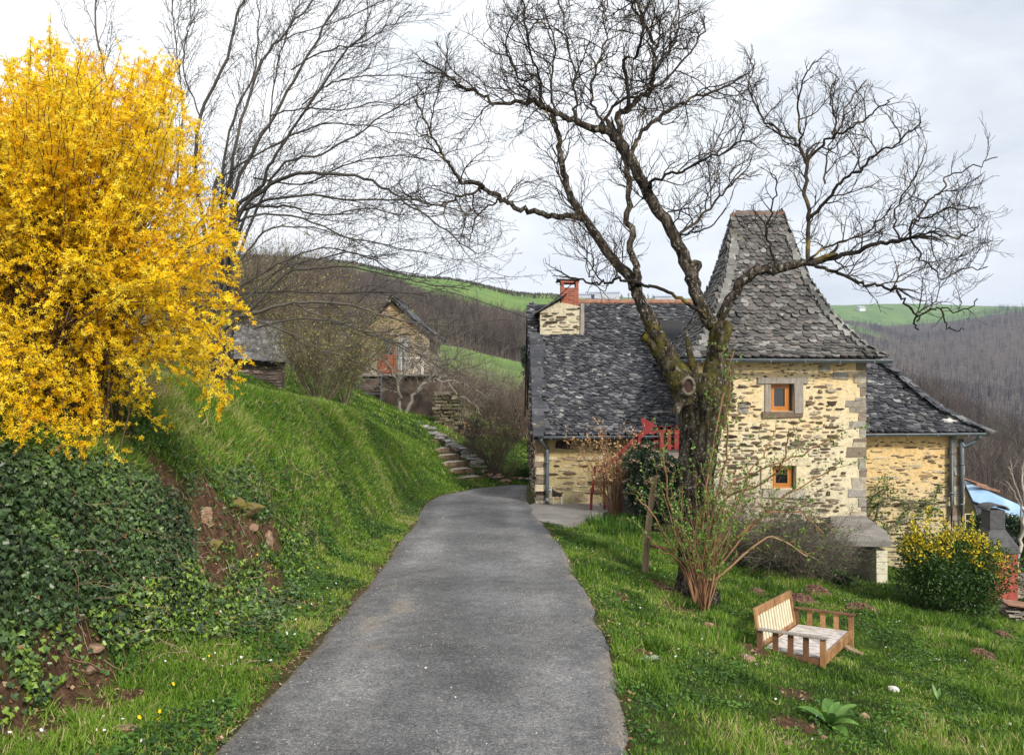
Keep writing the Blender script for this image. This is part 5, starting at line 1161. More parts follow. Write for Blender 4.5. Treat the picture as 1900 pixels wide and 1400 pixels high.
# ------------------------------------------------------------------ forsythia
m_fors = M_attr('forsythia_petals', [(0, (.72, .36, .004)), (.3, (.92, .60, .008)), (.7, (.97, .74, .02)), (1, (.98, .84, .10))], .5, .38, .10, 1.5, spec=.2)
m_fst = M_twig('forsythia_stems', (.06, .035, .02), (.13, .075, .04), (.24, .17, .10))
FEN = [(-420,160),(-100,90),(0,100),(40,90),(60,60),(82,-20),(98,-20),(108,70),(150,60),(200,95),(214,30),(232,40),(238,80),(290,85),(330,95),(352,130),(348,200),(395,215),(385,290),(430,330),(455,350),(440,400),(462,450),(455,540),(478,590),(470,640),(482,705),(440,745),(400,790),(330,810),(300,850),(200,872),(100,868),(0,845),(-420,930)]
def forsythia():
    base = np.array([-4.55, 7.9, 0.]); base[2] = G(base[0], base[1]); t = thing('forsythia', base, 'huge yellow flowering bush overhanging the ivy bank', 'bush')
    r = np.random.default_rng(90); fin = in_poly(FEN); stems = []; sprigs = []; fp = []; fd = []; fr_ = []
    tries = 0
    while len(stems) < 900 and tries < 20000:
        tries += 1
        Y = 7.4+r.normal()*.75
        if not 5.9 < Y < 9.3: continue
        px = r.uniform(-420, 485); py = r.uniform(-20, 872)
        if py > 740 and r.random() < .25: continue
        if 120 < px < 300 and 590 < py < 690 and r.random() < .75: continue
        if len(stems) > 640: px = r.uniform(-300, 330); py = r.uniform(70, 300)
        # rounder in plan: the rim of the silhouette lies at the bush's own distance
        e = P(px, py, Y)
        if not fin(e): continue
        g0 = G(e[0], e[1])
        while e[2] < g0+.10 and Y > 4.8: Y -= .12; e = P(px, py, Y); g0 = G(e[0], e[1])
        if e[2] < g0+.05: continue
        s = base+np.array([r.normal()*.28, r.normal()*.35, 0]); s[2] = G(s[0], s[1])-.05
        mid = (s+e)/2; lift = r.uniform(.25, .8) if e[2] < base[2]+1.6 else r.uniform(.05, .3)
        c = mid+np.array([(e[0]-s[0])*.12, (e[1]-s[1])*.1, lift+.25*max(0, 1.2-(e[2]-base[2]))]); tt = np.linspace(0, 1, 18)[:, None]
        p = s*(1-tt)**2+2*c*tt*(1-tt)+e*tt*tt; p[1:-1] += r.normal(size=(16, 3))*.014
        stems.append((p, np.linspace(.009, .002, 18)))
        L = np.linalg.norm(np.diff(p, axis=0), axis=1).sum(); n = int(L*5)
        for k in range(n):
            u = 1-abs(r.normal())*.33
            if u < .16: continue
            i = min(16, int(u*17)); q = p[i]+(p[i+1]-p[i])*(u*17-i); tdir = unit(p[i+1]-p[i])
            d = unit(tdir*.45+r.normal(size=3)*.7+np.array([0, 0, .1])); Ls = r.uniform(.08, .34); m = max(3, int(Ls/.05)); sp = [q]
            for _ in range(m): d = unit(d+r.normal(size=3)*.16+np.array([0, 0, -.03])); sp.append(sp[-1]+d*Ls/m)
            sp = np.array(sp)
            if not fin(sp[-1]): continue
            sprigs.append((sp, np.linspace(.0025, .0012, len(sp))))
            nf_ = int(Ls/.016); w_ = r.random(nf_); j = np.minimum((w_*m).astype(int), m-1); f_ = (w_*m-j)[:, None]
            pp = sp[j]*(1-f_)+sp[j+1]*f_; dd = r.normal(size=(nf_, 3))+np.array([0, -.35, .2]); dd /= np.linalg.norm(dd, axis=1)[:, None]
            fp.append(pp+dd*.008); fd.append(dd); fr_.append(np.clip(.55+r.normal()*.14+r.normal(size=nf_)*.2, 0, 1))
        # flowers on the stem's own outer part
        nf_ = int(L*16); w_ = r.uniform(.45, 1, nf_); j = np.minimum((w_*17).astype(int), 16); f_ = (w_*17-j)[:, None]
        dd = r.normal(size=(nf_, 3)); dd /= np.linalg.norm(dd, axis=1)[:, None]; fp.append(p[j]*(1-f_)+p[j+1]*f_+dd*.008); fd.append(dd); fr_.append(np.clip(.55+r.normal(size=nf_)*.2, 0, 1))
    fp = np.concatenate(fp); fd = np.concatenate(fd); fr_ = np.concatenate(fr_); n = len(fp)
    keep = r.random(n) < min(1, 185000/n); fp, fd, fr_ = fp[keep], fd[keep], fr_[keep]; fr_ = np.clip(fr_+.9*(vnoise3(fp, .22, 12)-.5), 0, 1); n = len(fp); print('forsythia', len(stems), len(sprigs), n)
    V, Fs, A = scatter(FLOWER[0], FLOWER[1], fp, rotmats(n, fd, rng=r), .0235*r.uniform(.65, 1.25, n), fr_)
    mesh_np('blossoms', V, Fs, m_fors, t, {'rnd': A}); V, Fs, A = merge([sweep(stems, 4), sweep(sprigs, 3)]); mesh_np('stems', V, Fs, m_fst, t, {'rnd': A}, True)
forsythia()
# ------------------------------------------------------------------ shrubs
def leafbush(name, base, c, rad, n, size, mat, label, cat='bush', seed=1, lobes=26, tmpl=LEAF, stemmat=None, extra=None, colfn=None, nst=30):
    r = np.random.default_rng(seed); t = thing(name, base, label, cat); c = np.array(c, float); rad = np.array(rad, float)
    d = r.normal(size=(lobes, 3)); d /= np.linalg.norm(d, axis=1)[:, None]; lc = c+d*rad*r.uniform(.35, .82, (lobes, 1)); lr = r.uniform(.25, .5, lobes)*rad.min()
    k = r.integers(0, lobes, n); v = r.normal(size=(n, 3)); v /= np.linalg.norm(v, axis=1)[:, None]
    p = lc[k]+v*(lr[k]*r.uniform(.55, 1.08, n))[:, None]+r.normal(size=(n, 3))*.015
    g_ = ground(p[:, 0], p[:, 1]); ok = p[:, 2] > g_; p, v, k = p[ok], v[ok], k[ok]; n = len(p)
    d = v*.8+r.normal(size=(n, 3))*.55+np.array([0, 0, .25])
    rnd = np.clip(r.normal(size=n)*.2+.45+(r.random(lobes)[k]-.5)*.3, 0, 1) if colfn is None else colfn(p, v, r)
    V, Fs, A = scatter(tmpl[0], tmpl[1], p, frames(d, v+r.normal(size=(n, 3))*.6), np.stack([size*r.uniform(.35, .6, n), size*r.uniform(.7, 1.2, n), size*np.ones(n)*.8], 1), rnd)
    mesh_np('foliage', V, Fs, mat, t, {'rnd': A})
    ps = []
    for i in range(nst):
        e = lc[r.integers(0, lobes)]; b_ = np.array(base, float)+np.append(r.normal(size=2)*rad[:2]*.15, -.02); ps.append((catmull([b_, b_*.5+e*.5+np.append(r.normal(size=2)*.05, .02), e], 4), np.linspace(.012, .004, 9)))
    V, Fs, A = sweep(ps, 5); mesh_np('stems', V, Fs, stemmat or m_twig2, t, {'rnd': A}, True)
    return t, lc, lr
def twigbush(name, base, label, nst, h, spread, mat, seed, lv, up=1.0, r0=.01, lean=(0, 0), leafm=None, leafn=0, leafs=.03, hi=0.0, cat='bush', extra=None, env=None, curve=.0, fl=LEAF):
    r = np.random.default_rng(seed); t = thing(name, base, label, cat); base = np.array(base, float); gr = Grow(lv, r, env, .002); ps = []
    for i in range(nst):
        a = r.uniform(0, 2*math.pi); s = spread*math.sqrt(r.random()); d0 = unit(np.array([math.cos(a)*s+lean[0], math.sin(a)*s+lean[1], up])); L = h*r.uniform(.55, 1.05); n = 9
        p = [base+np.array([math.cos(a), math.sin(a), 0])*.06*spread*h*r.random()-(0, 0, .03)]; d = d0
        for k in range(n):
            d = unit(d+r.normal(size=3)*.07+np.array([math.cos(a)*curve, math.sin(a)*curve, -curve*.5])); q = p[-1]+d*L/n
            p.append(q)
        p = np.array(p); ps.append((p, np.linspace(r0*r.uniform(.6, 1.1), .0025, n+1))); gr.spawn(p, ps[-1][1], 0, .25, 1)
    allp = ps+gr.out; V, Fs, A = sweep_auto(allp, .03, .007); mesh_np('stems', V, Fs, mat, t, {'rnd': A}, True)
    if leafm:
        ends = [q for q in (gr.out or ps)]; pts = []; 
        for _ in range(leafn):
            q = ends[r.integers(0, len(ends))][0]; u = r.random()**.6*(len(q)-1); i = min(len(q)-2, int(u)); pts.append(q[i]+(q[i+1]-q[i])*(u-i))
        pts = np.array(pts); pts = pts[pts[:, 2] > base[2]+hi*h]; n = len(pts)
        V, Fs, A = scatter(fl[0], fl[1], pts+r.normal(size=(n, 3))*.006, rotmats(n, r.normal(size=(n, 3))+np.array([0, 0, .6]), rng=r), leafs*r.uniform(.5, 1.3, n), r.random(n)); mesh_np('leaves', V, Fs, leafm, t, {'rnd': A})
    return t
m_redst = M_twig('brown_suckers', (.11, .055, .03), (.25, .13, .07), (.40, .26, .15)); m_greyst = M_twig('grey_shrub_twigs', (.07, .06, .05), (.15, .125, .10), (.27, .235, .19))
m_newleaf = M_attr('fresh_leaves', [(0, (.06, .13, .02)), (.6, (.13, .27, .04)), (1, (.22, .36, .08))], .5, .3, .1)
m_darkleaf = M_attr('glossy_dark_leaves', [(0, (.008, .018, .008)), (.5, (.02, .042, .016)), (.9, (.045, .085, .03)), (1, (.08, .12, .05))], .3, .08, .2, spec=.6)
lvS = [dict(len=.5, step=.06, gap=.16, r=.0045, wob=.2, up=(0, 0, .5), bias=(0, 0, .03), ang=.6), dict(len=.16, step=.04, gap=.12, r=.0028, wob=.25, up=(0, 0, .4), ang=.8)]
lv1 = [dict(len=.35, step=.06, gap=.15, r=.004, wob=.22, up=(0, 0, .4), ang=.7)]
b_ = onground(1288, 1118, 9, 14); b_[1] -= .45
twigbush('sucker_shrub', (b_[0]+.02, b_[1]-.1, G(b_[0], b_[1]-.1)), 'brown suckers with small fresh green leaves round the walnut trunk', 34, 2.1, .36, m_redst, 101, [dict(len=.45, step=.07, gap=.26, r=.004, wob=.2, up=(0, 0, .3), ang=.6)], 1.15, .012, (-.02, 0), m_newleaf, 3000, .032, .25, curve=.015)
ps = []; r = np.random.default_rng(7)     # a few long arching rods to the right
t = thing('arching_shrub', (2.9, 12.2, G(2.9, 12.2)), 'long arching brown rods with sparse green leaves right of the walnut trunk', 'bush'); gr = Grow(lvS, r, None)
for tr in ([(1300,1110),(1330,1040),(1380,985),(1430,950),(1490,955),(1530,990)], [(1300,1105),(1350,1030),(1420,950),(1480,905),(1550,870)], [(1298,1105),(1330,1000),(1380,900),(1420,830),(1440,800)], [(1296,1110),(1320,960),(1345,850),(1350,760),(1358,690)], [(1300,1100),(1400,1010),(1440,1000),(1500,1030)], [(1290,1110),(1310,900),(1335,770),(1362,650)],
           [(1290,1100),(1240,1010),(1215,960),(1180,925)], [(1290,1110),(1300,950),(1395,880),(1470,850),(1540,815)], [(1288,1105),(1260,1040),(1225,1020),(1200,990)], [(1290,1100),(1345,930),(1400,905),(1450,860),(1465,800)], [(1290,1100),(1255,985),(1232,860),(1222,800)]):
    p, q = limb(tr, 4.5, 2.2, 12.0-.45, 11.3, .015); p[0, 2] = G(p[0, 0], p[0, 1])-.03; ps.append((p, q)); gr.spawn(p, q, 0, .3, 1)
V, Fs, A = sweep_auto(ps+gr.out, .03, .007); mesh_np('stems', V, Fs, m_redst, t, {'rnd': A}, True)
pts = np.concatenate([q[0][1:] for q in gr.out]); n = len(pts); V, Fs, A = scatter(LEAF[0], LEAF[1], pts+r.normal(size=(n, 3))*.01, rotmats(n, r.normal(size=(n, 3))+np.array([0, 0, .6]), rng=r), .036*r.uniform(.5, 1.3, n), r.random(n)); mesh_np('leaves', V, Fs, m_newleaf, t, {'rnd': A})
# dark flowering bush by the stair
m_pink = M_attr('pale_pink_flowers', [(0, (.42, .25, .18)), (1, (.68, .52, .42))], .6, .2, .1)
c = P(1215, 905, 17.2); b0 = (c[0], 17.2, G(c[0], 17.2))
t, lc, lr = leafbush('viburnum', b0, (c[0]+.05, 17.2, -2.25), (.95, .6, .95), 17000, .085, m_darkleaf, 'dark evergreen bush with pale pink flower heads below the red railing', seed=111, lobes=34)
r = np.random.default_rng(112); pp = []; kk = [i for i in range(len(lc)) if lc[i][2] > -2.6]
for i in range(170):
    j = kk[r.integers(0, len(kk))]; v = unit(r.normal(size=3)+np.array([0, -.6, .9])); cc = lc[j]+v*lr[j]*1.0; pp.append(cc+r.normal(size=(28, 3))*.028*np.array([1, 1, .5]))
pp = np.concatenate(pp); n = len(pp); V, Fs, A = scatter(LEAF2[0], LEAF2[1], pp, rotmats(n, rng=r), .026*r.uniform(.6, 1.3, n), r.random(n)); mesh_np('blossoms', V, Fs, m_pink, t, {'rnd': A})
# red-brown twiggy bush with pale catkins beside the stair
m_cat = M_attr('orange_catkins', [(0, (.32, .16, .07)), (.6, (.55, .34, .17)), (1, (.7, .55, .35))], .7, .2, .1)
c = P(1140, 965, 17.9); twigbush('catkin_bush', (c[0], 17.9, G(c[0], 17.9)), 'twiggy brown bush with pale orange catkins at the stair foot', 46, 2.15, .45, m_redst, 113, lv1, 1.0, .012, (-.06, 0), m_cat, 1900, .042, .40, fl=LEAF2)
# irises below it
m_iris = M_attr('iris_leaves', [(0, (.05, .14, .02)), (1, (.16, .32, .05))], .5, .3, .1)
r = np.random.default_rng(114); cc = [P(x, 975, 16.6) for x in (1105, 1122, 1142, 1160, 1180)]; x = np.concatenate([q[0]+r.normal(size=46)*.09 for q in cc]); y = np.concatenate([16.7+r.normal(size=46)*.12 for q in cc])
V, Fs, A = blades(x, y, r.uniform(.2, .42, len(x)), r.uniform(.018, .032, len(x)), r.random(len(x)), .16, r)
tag(mesh_np('iris_clump', V, Fs, m_iris, None, {'rnd': A}), 'clump of upright pale green iris leaves at the foot of the catkin bush', 'plant')
# grey bushes in front of the tower
lvG = [dict(len=.55, step=.07, gap=.10, r=.004, wob=.16, up=(0, 0, -.1), bias=(0, 0, -.03), ang=.6), dict(len=.16, step=.04, gap=.075, r=.0028, wob=.2, up=(0, 0, .2), ang=.8)]
for i, (px, Y, nst, h, sp_, ln_) in enumerate([(1395, 15.6, 50, 1.7, .9, .25), (1450, 15.0, 90, 1.75, 1.0, .2), (1505, 14.8, 50, 1.15, 1.0, .3)]):
    x = (px-950)/F*Y; twigbush('grey_shrub', (x, Y, G(x, Y)), ['dense grey bush with green tips nearest the walnut trunk', 'widest grey bush spreading in front of the tower foot', 'grey bush spilling over the mouth of the block shelter'][i], nst, h, sp_, m_greyst, 120+i, lvG, .8, .010, (.05, -.1), m_weed if i == 0 else m_newleaf, 1500 if i == 0 else 700, .032, .15, curve=.05)
c = (5.9, 15.9, -3.2); leafbush('low_evergreen', (4.9, 15.9, G(4.9, 15.9)), (4.9, 15.9, -3.3), (1.1, .5, .5), 9000, .05, m_darkleaf, 'low dark evergreen hidden under the grey bushes', seed=125)
# climbing rose on the right wing
r = np.random.default_rng(130); t = thing('climbing_rose', (8.1, 19.9, G(8.1, 19.9)), 'straggly green climber on the ochre right wing wall', 'climber'); ps = []; gr = Grow([dict(len=.6, step=.07, gap=.14, r=.004, wob=.25, up=(0, 0, .3), ang=.8)], r, None)
for tr in ([(1600,1060),(1612,1000),(1625,960),(1640,925),(1680,930),(1740,935)], [(1605,1060),(1620,1010),(1608,960),(1612,930),(1640,905)], [(1610,1060),(1640,990),(1690,960),(1720,965)]):
    p, q = limb(tr, 5, 3, 19.98, 20.02, .02); p[:, 1] = np.minimum(p[:, 1], 20.12); ps.append((p, q)); gr.spawn(p, q, 0, .3, 1)
for p, q in gr.out: p[:, 1] = np.clip(p[:, 1], 19.6, 20.15)
V, Fs, A = sweep_auto(ps+gr.out, .03, .007); mesh_np('stems', V, Fs, m_greyst, t, {'rnd': A}, True); pts = np.concatenate([q[0] for q in gr.out]*5); n = len(pts)
V, Fs, A = scatter(LEAF[0], LEAF[1], pts+r.normal(size=(n, 3))*.05*np.array([1, .5, 1]), rotmats(n, rng=r), .05*r.uniform(.5, 1.3, n), r.random(n)); V[:, 1] = np.minimum(V[:, 1], 20.17); mesh_np('leaves', V, Fs, m_weed, t, {'rnd': A})
# variegated evergreen bush, right
m_euo = M_attr('variegated_leaves', [(0, (.018, .045, .010)), (.45, (.045, .10, .018)), (.72, (.10, .19, .03)), (.80, (.55, .42, .02)), (1, (.78, .60, .03))], .4, .2, .1, spec=.4)
def euo(p, v, r):
    hgt = (p[:, 2]+3.95)/2.0; yel = (hgt > .62+(fbm(p[:, 0], p[:, 2], .22, 6, 2)-.5)*.55) & (r.random(len(p)) < .5)
    return np.where(yel, r.uniform(.78, 1, len(p)), np.clip(.33+r.normal(size=len(p))*.18, 0, .7))
t, lc, lr = leafbush('variegated_bush', (7.05, 13.0, G(7.05, 13.0)), (7.08, 13.1, -3.12), (.95, .8, .74), 26000, .055, m_euo, 'rounded evergreen bush with bright yellow shoot tips below the right wing', seed=140, lobes=46, colfn=euo)
r = np.random.default_rng(141); pp = []; dd = []
for (px, py0, py1) in ((1693,1010,955),(1722,1000,940),(1748,1000,948),(1756,1000,972),(1787,1010,962),(1805,1010,950),(1830,1020,1000),(1852,1040,1005),(1700,1010,975),(1775,1010,975)):
    for k in range(110): u = r.random(); pp.append(P(px+r.normal()*5*(1.3-u), py0+(py1-py0)*u, 13.1+r.normal()*.05)); dd.append(r.normal(size=3)*.5+np.array([0, 0, .7]))
pp = np.array(pp); dd = np.array(dd); n = len(pp); V, Fs, A = scatter(LEAF[0], LEAF[1], pp, frames(dd, r.normal(size=(n, 3))), np.stack([.024+0*pp[:, 0], .05+0*pp[:, 0], .04+0*pp[:, 0]], 1), np.where(r.random(n) < .55, r.uniform(.78, 1, n), r.uniform(.3, .7, n))); mesh_np('shoots', V, Fs, m_euo, t, {'rnd': A})
# broad-leaved plant and tufts
r = np.random.default_rng(150)
def rosette(name, px, py, n, L, W, label, mat, sd, up=.5):
    r = np.random.default_rng(sd); b_ = onground(px, py, 3.5, 20); t = thing(name, b_, label, 'plant')
    for i in range(n):
        a = i*2.4+r.normal()*.2; m = 8; u = np.linspace(0, 1, m); el = up*r.uniform(.6, 1.4); l = L*r.uniform(.65, 1.1); h_ = l*(el*u-.55*u*u*1.0); w_ = W*np.sin(np.pi*np.clip(u*.92+.06, 0, 1))**.8
        d = np.array([math.cos(a), math.sin(a), 0]); s = np.array([-math.sin(a), math.cos(a), 0]); c = b_+d*(l*u*.85)[:, None]+np.array([0, 0, 1])*(h_+.01)[:, None]
        V = np.concatenate([c-s*w_[:, None]/2+np.array([0, 0, .14*W]), c-(0, 0, .06*W), c+s*w_[:, None]/2+np.array([0, 0, .14*W])]); j = np.arange(m-1); f = np.concatenate([np.stack([j, j+1, m+j+1, m+j], 1), np.stack([m+j, m+j+1, 2*m+j+1, 2*m+j], 1)])
        mesh_np('leaf', V, [f], mat, t, {'rnd': np.full(3*m, r.random())}, True)
m_broad = M_attr('broad_leaf', [(0, (.07, .16, .03)), (1, (.16, .30, .07))], .45, .25, .2, 20)
rosette('broad_leaved_plant', 1540, 1350, 11, .30, .105, 'broad-leaved green plant beside the reddish stone', m_broad, 1, .9)
rosette('young_dock_plant', 1740, 1305, 8, .13, .035, 'small pale green dock plant right of the white stone', m_broad, 2, 1.4)
rosette('pale_thistle_plant', 1205, 1232, 9, .16, .05, 'pale grey-green thistle on the lane edge', M_attr('thistle_leaf', [(0, (.16, .22, .13)), (1, (.34, .40, .28))], .5, .2, .2, 20), 3, .7)
# ================================================================== things on the right-hand lawn
m_pine = M_noise('varnished_pine', [(.3, (.17, .085, .04)), (.5, (.28, .145, .065)), (.7, (.40, .23, .11))], 5, 5, .5, .3, .003, 60, (1, 1, 1))
m_dkpine = M_noise('darkened_pine', [(.3, (.10, .05, .028)), (.7, (.20, .10, .05))], 6, 5, .6, .3, .003, 60)
m_slatw = M_noise('cream_slats', [(.3, (.62, .53, .36)), (.7, (.75, .68, .50))], 6, 4, .6)
m_ply = M_noise('weathered_panel', [(.32, (.22, .20, .20)), (.48, (.50, .46, .43)), (.6, (.62, .58, .55)), (.75, (.36, .24, .17))], 9, 7, .7, .3, .003, 40)
m_post = M_noise('rough_post_wood', [(.3, (.13, .09, .055)), (.5, (.27, .19, .12)), (.7, (.40, .31, .21))], 10, 6, .9, .8, .008, 50, (1, 1, .25))
def futon():
    O = P(1412, 1203, 9.2); bv = unit(np.array([.524, .847, -.106])); av = unit(np.array([.85, -.525, 0.02])); uv = unit(np.cross(av, bv)); uv = uv*np.sign(uv[2])
    Rm = np.stack([av, bv, uv], 1); L, D = 1.86, .66
    t = thing('wooden_sofa_frame', O+av*D/2+bv*L/2-uv*.3, 'old slatted wooden sofa frame without cushions standing on the grass slope', 'sofa')
    def bx(mb, a0, a1, b0, b1, u0, u1, **k): mb.box(O+av*(a0+a1)/2+bv*(b0+b1)/2+uv*(u0+u1)/2, (a1-a0, b1-b0, u1-u0), Rm, **k)
    b = MB(); bx(b, .02, D, .045, L-.045, -.012, .006); b.build('seat', m_ply, t)
    b = MB(); bx(b, D, D+.028, .0, L, -.085, .03); b.build('front_rail', m_pine, t, bevel=.004)
    b = MB(); bx(b, -.03, .0, .0, L, -.085, .0); b.build('rear_rail', m_dkpine, t, bevel=.004)
    for s, b0 in (('near', 0.0), ('far', L-.04)):
        b = MB(); bx(b, -.03, D+.06, b0-.045, b0+.045, .205, .228); b.build('armrest', m_grey_wood if s == 'near' else m_dkpine, t, bevel=.004)
        b = MB(); bx(b, 0, D-.02, b0-.012, b0+.012, -.09, -.012); b.build('side_rail', m_dkpine, t)
        for k in range(3): b = MB(); a0 = .13+k*.165; bx(b, a0, a0+.062, b0-.011, b0+.011, -.012, .205); b.build('arm_slat', m_dkpine if s == 'near' else m_pine, t)
        for a0 in (-.045, D-.02):
            b = MB(); bx(b, a0, a0+.062, b0-.022, b0+.022, -.34, .205); b.build('leg', m_pine if a0 > 0 else m_dkpine, t, bevel=.004)
    tilt = lambda u: -.02-.17*u      # the back leans
    def back_box(mb, b0, b1, u0, u1, th=.025, **k):
        um = (u0+u1)/2; d = unit(uv-av*.17); nn = np.cross(bv, d); mb.box(O+av*tilt(um)+bv*(b0+b1)/2+uv*um, (th, b1-b0, (u1-u0)*1.014), np.stack([nn, bv, d], 1), **k)
    b = MB(); back_box(b, .03, L-.03, .345, .435, .03); b.build('back_top_rail', m_pine, t, bevel=.004)
    for b0 in (.03, L-.09): b = MB(); back_box(b, b0, b0+.06, .0, .344, .03); b.build('back_stile', m_pine, t, bevel=.004)
    b = MB(); back_box(b, .09, L-.09, .0, .05, .03); b.build('back_bottom_rail', m_pine, t)
    for k in range(13): b = MB(); b0 = .125+k*.1255; back_box(b, b0, b0+.064, .05, .345, .014); b.build('back_slat', m_slatw, t)
    q = O+av*(D+.06)+bv*(L*.84); q[2] = G(q[0], q[1])
    b = MB(); b.box((0, 0, 0), (.42, .10, .025), Matrix.Rotation(-.9, 3, 'Z') @ Matrix.Rotation(.22, 3, 'Y'), jit=.006); o = b.build('plank', m_post); o.location = q+np.array([0, 0, .03]); tag(o, 'loose weathered plank on the grass under the far end of the sofa frame', 'plank')
futon()
b = MB(); p0 = onground(1196, 1062, 9, 16); Yp = p0[1]; tp = P(1215, 886, Yp); p0[2] -= .1; b.tube(catmull([p0, P(1200, 1010, Yp), P(1206, 950, Yp), tp]), np.linspace(.055, .044, 13), 10); o = b.build('fence_post', m_post, None, True); tag(o, 'leaning round wooden post standing left of the walnut trunk', 'post')
b = MB(); b.beam(P(1206, 1013, Yp+.02), P(1262, 1021, Yp+.25), .035, .05, jit=.006); o = b.build('fence_rail', m_dkpine); tag(o, 'short dark rail between the leaning post and the walnut trunk', 'fence rail')
# stones
m_rock = M_noise('grey_pink_rock', [(.3, (.10, .075, .06)), (.45, (.22, .14, .10)), (.58, (.30, .19, .12)), (.72, (.36, .31, .26))], 9, 8, .95, 1.0, .03, 22)
m_wrock = M_noise('pale_rock', [(.3, (.40, .38, .35)), (.6, (.68, .66, .62))], 9, 6, .85, .5, .01, 30)
m_mrock = M_noise('mossy_rock', [(.3, (.05, .045, .02)), (.45, (.17, .15, .03)), (.58, (.15, .11, .07)), (.72, (.26, .20, .15))], 8, 7, .95, 1.0, .03, 18)
def rock(name, c, rad, mat, seed, label, group=None, rough=.3, parent=None, rot=0, cat='stone'):
    bm = bmesh.new(); bmesh.ops.create_icosphere(bm, subdivisions=3, radius=1); r = np.random.default_rng(seed)
    pl = [(unit(r.normal(size=3)), r.uniform(.38, .8)) for _ in range(14)]
    for v in bm.verts:
        p = np.array(v.co)
        for n, d in pl:
            s = np.dot(p, n)
            if s > d: p = p-n*(s-d)*.9
        p = p*(1+(float(vnoise3(p*1.0, .5, seed))-.5)*rough+(float(vnoise3(p*1.0, .17, seed+3))-.5)*.16); v.co = p*np.array(rad)
    me = bpy.data.meshes.new(name); bm.to_mesh(me); bm.free(); o = link_mesh(name, me, mat, parent); o.location = [float(q) for q in c]; o.rotation_euler = (0, 0, rot)
    if parent is None: tag(o, label, cat, group)
    return o
def gst(name, px, py, rad, mat, seed, label, dz=.3, **k):
    q = onground(px, py, 3.4, 40); q[2] += rad[2]*dz; return rock(name, q, rad, mat, seed, label, **k)
gst('stone', 1655, 1282, (.075, .05, .06), m_wrock, 1, 'white angular stone in the grass below the sofa frame')
gst('stone', 1603, 1335, (.10, .06, .05), m_rock, 2, 'reddish flat stone beside the broad-leaved plant')
gst('stone', 1385, 1222, (.12, .09, .05), m_rock, 3, 'grey stone in the grass at the near foot of the sofa frame')
gst('stone', 1462, 1383, (.05, .04, .03), m_rock, 4, 'small pinkish stone at the bottom edge of the lawn')
gst('stone', 1840, 1350, (.10, .03, .025), m_post, 5, 'long tan stick of stone lying right of the dock plant', rot=-.6)
gst('stone', 935, 1235, (.02, .02, .012), m_wrock, 6, 'small white pebble lying on the asphalt')
gst('stone', 1740, 1225, (.035, .03, .025), m_wrock, 8, 'little white stone high on the lawn right of the sofa frame')
gst('stone', 1650, 1215, (.07, .03, .02), m_rock, 9, 'thin brown stone right of the sofa frame')
gst('stone', 1315, 1162, (.07, .05, .04), m_rock, 10, 'rust-coloured stone under the walnut sucker shrub')
gst('stone', 1530, 1372, (.05, .03, .03), m_rock, 12, 'orange-brown stone just below the broad-leaved plant')
gst('stone', 405, 1372, (.045, .035, .03), m_rock, 13, 'pale pink stone on the left lane edge')
# mole hills
m_mole = M_noise('mole_hill_earth', [(.3, (.10, .05, .035)), (.6, (.22, .125, .09)), (.8, (.32, .21, .16))], 14, 6, .95, 1.0, .03, 35)
for i, (px, py, rr, lab) in enumerate([(1460, 1100, .12, 'brown mole hill just above the sofa backrest'), (1487, 1112, .24, 'wide crumbly mole hill behind the far armrest'), (1513, 1100, .26, 'tallest of the two joined mole hills behind the sofa'),
                                (1597, 1132, .28, 'brown mole hill right of the far armrest'), (1470, 1080, .18, 'low mole hill nearest the grey bushes'), (1822, 1218, .20, 'lone mole hill on the right side of the lawn'),
                                (1405, 1098, .14, 'small mole hill between the walnut and the sofa'), (1860, 1178, .14, 'small mole hill below the yellow-tipped bush'), (1750, 1330-130, .10, 'tiny mole hill midway across the right lawn')]):
    q = onground(px, py, 6, 18); n = 20; m = 9; r = np.random.default_rng(200+i); an = np.linspace(0, 2*math.pi, n, endpoint=False); V = []
    for k in range(m):
        u = k/(m-1); rad = rr*(1-u)*(1+.25*np.sin(an*3+i)+.12*r.normal(size=n)); xx = q[0]+rad*np.cos(an); yy = q[1]+rad*np.sin(an); V.append(np.stack([xx, yy, ground(xx, yy)-.02+rr*.42*(1-(1-u)**2)*1.0+r.normal(size=n)*.010], 1))
    j = np.arange(n); j2 = (j+1) % n; f = np.concatenate([np.stack([k*n+j, k*n+j2, (k+1)*n+j2, (k+1)*n+j], 1) for k in range(m-1)])
    V = np.concatenate(V); parts = [(V, [f], np.full(len(V), .5))]
    cr = r.normal(size=(170, 2))*rr*.55; cx = q[0]+cr[:, 0]; cy = q[1]+cr[:, 1]; hz_ = ground(cx, cy)+np.clip(rr*.42*(1-(np.hypot(cr[:, 0], cr[:, 1])/rr)**2), 0, 1)
    parts.append(scatter(np.array([[1, 0, 0], [-1, 0, 0], [0, 1, 0], [0, -1, 0], [0, 0, 1], [0, 0, -1]]), [np.array([[0, 2, 4], [2, 1, 4], [1, 3, 4], [3, 0, 4], [2, 0, 5], [1, 2, 5], [3, 1, 5], [0, 3, 5]])], np.stack([cx, cy, hz_], 1), rotmats(170, rng=r), .016*r.uniform(.4, 1.5, 170), r.random(170)))
    V, Fs, A = merge(parts); tag(mesh_np('mole_hill', V, Fs, m_mole, None, {'rnd': A}), lab, 'mole hill', 'mole hills on the lawn')
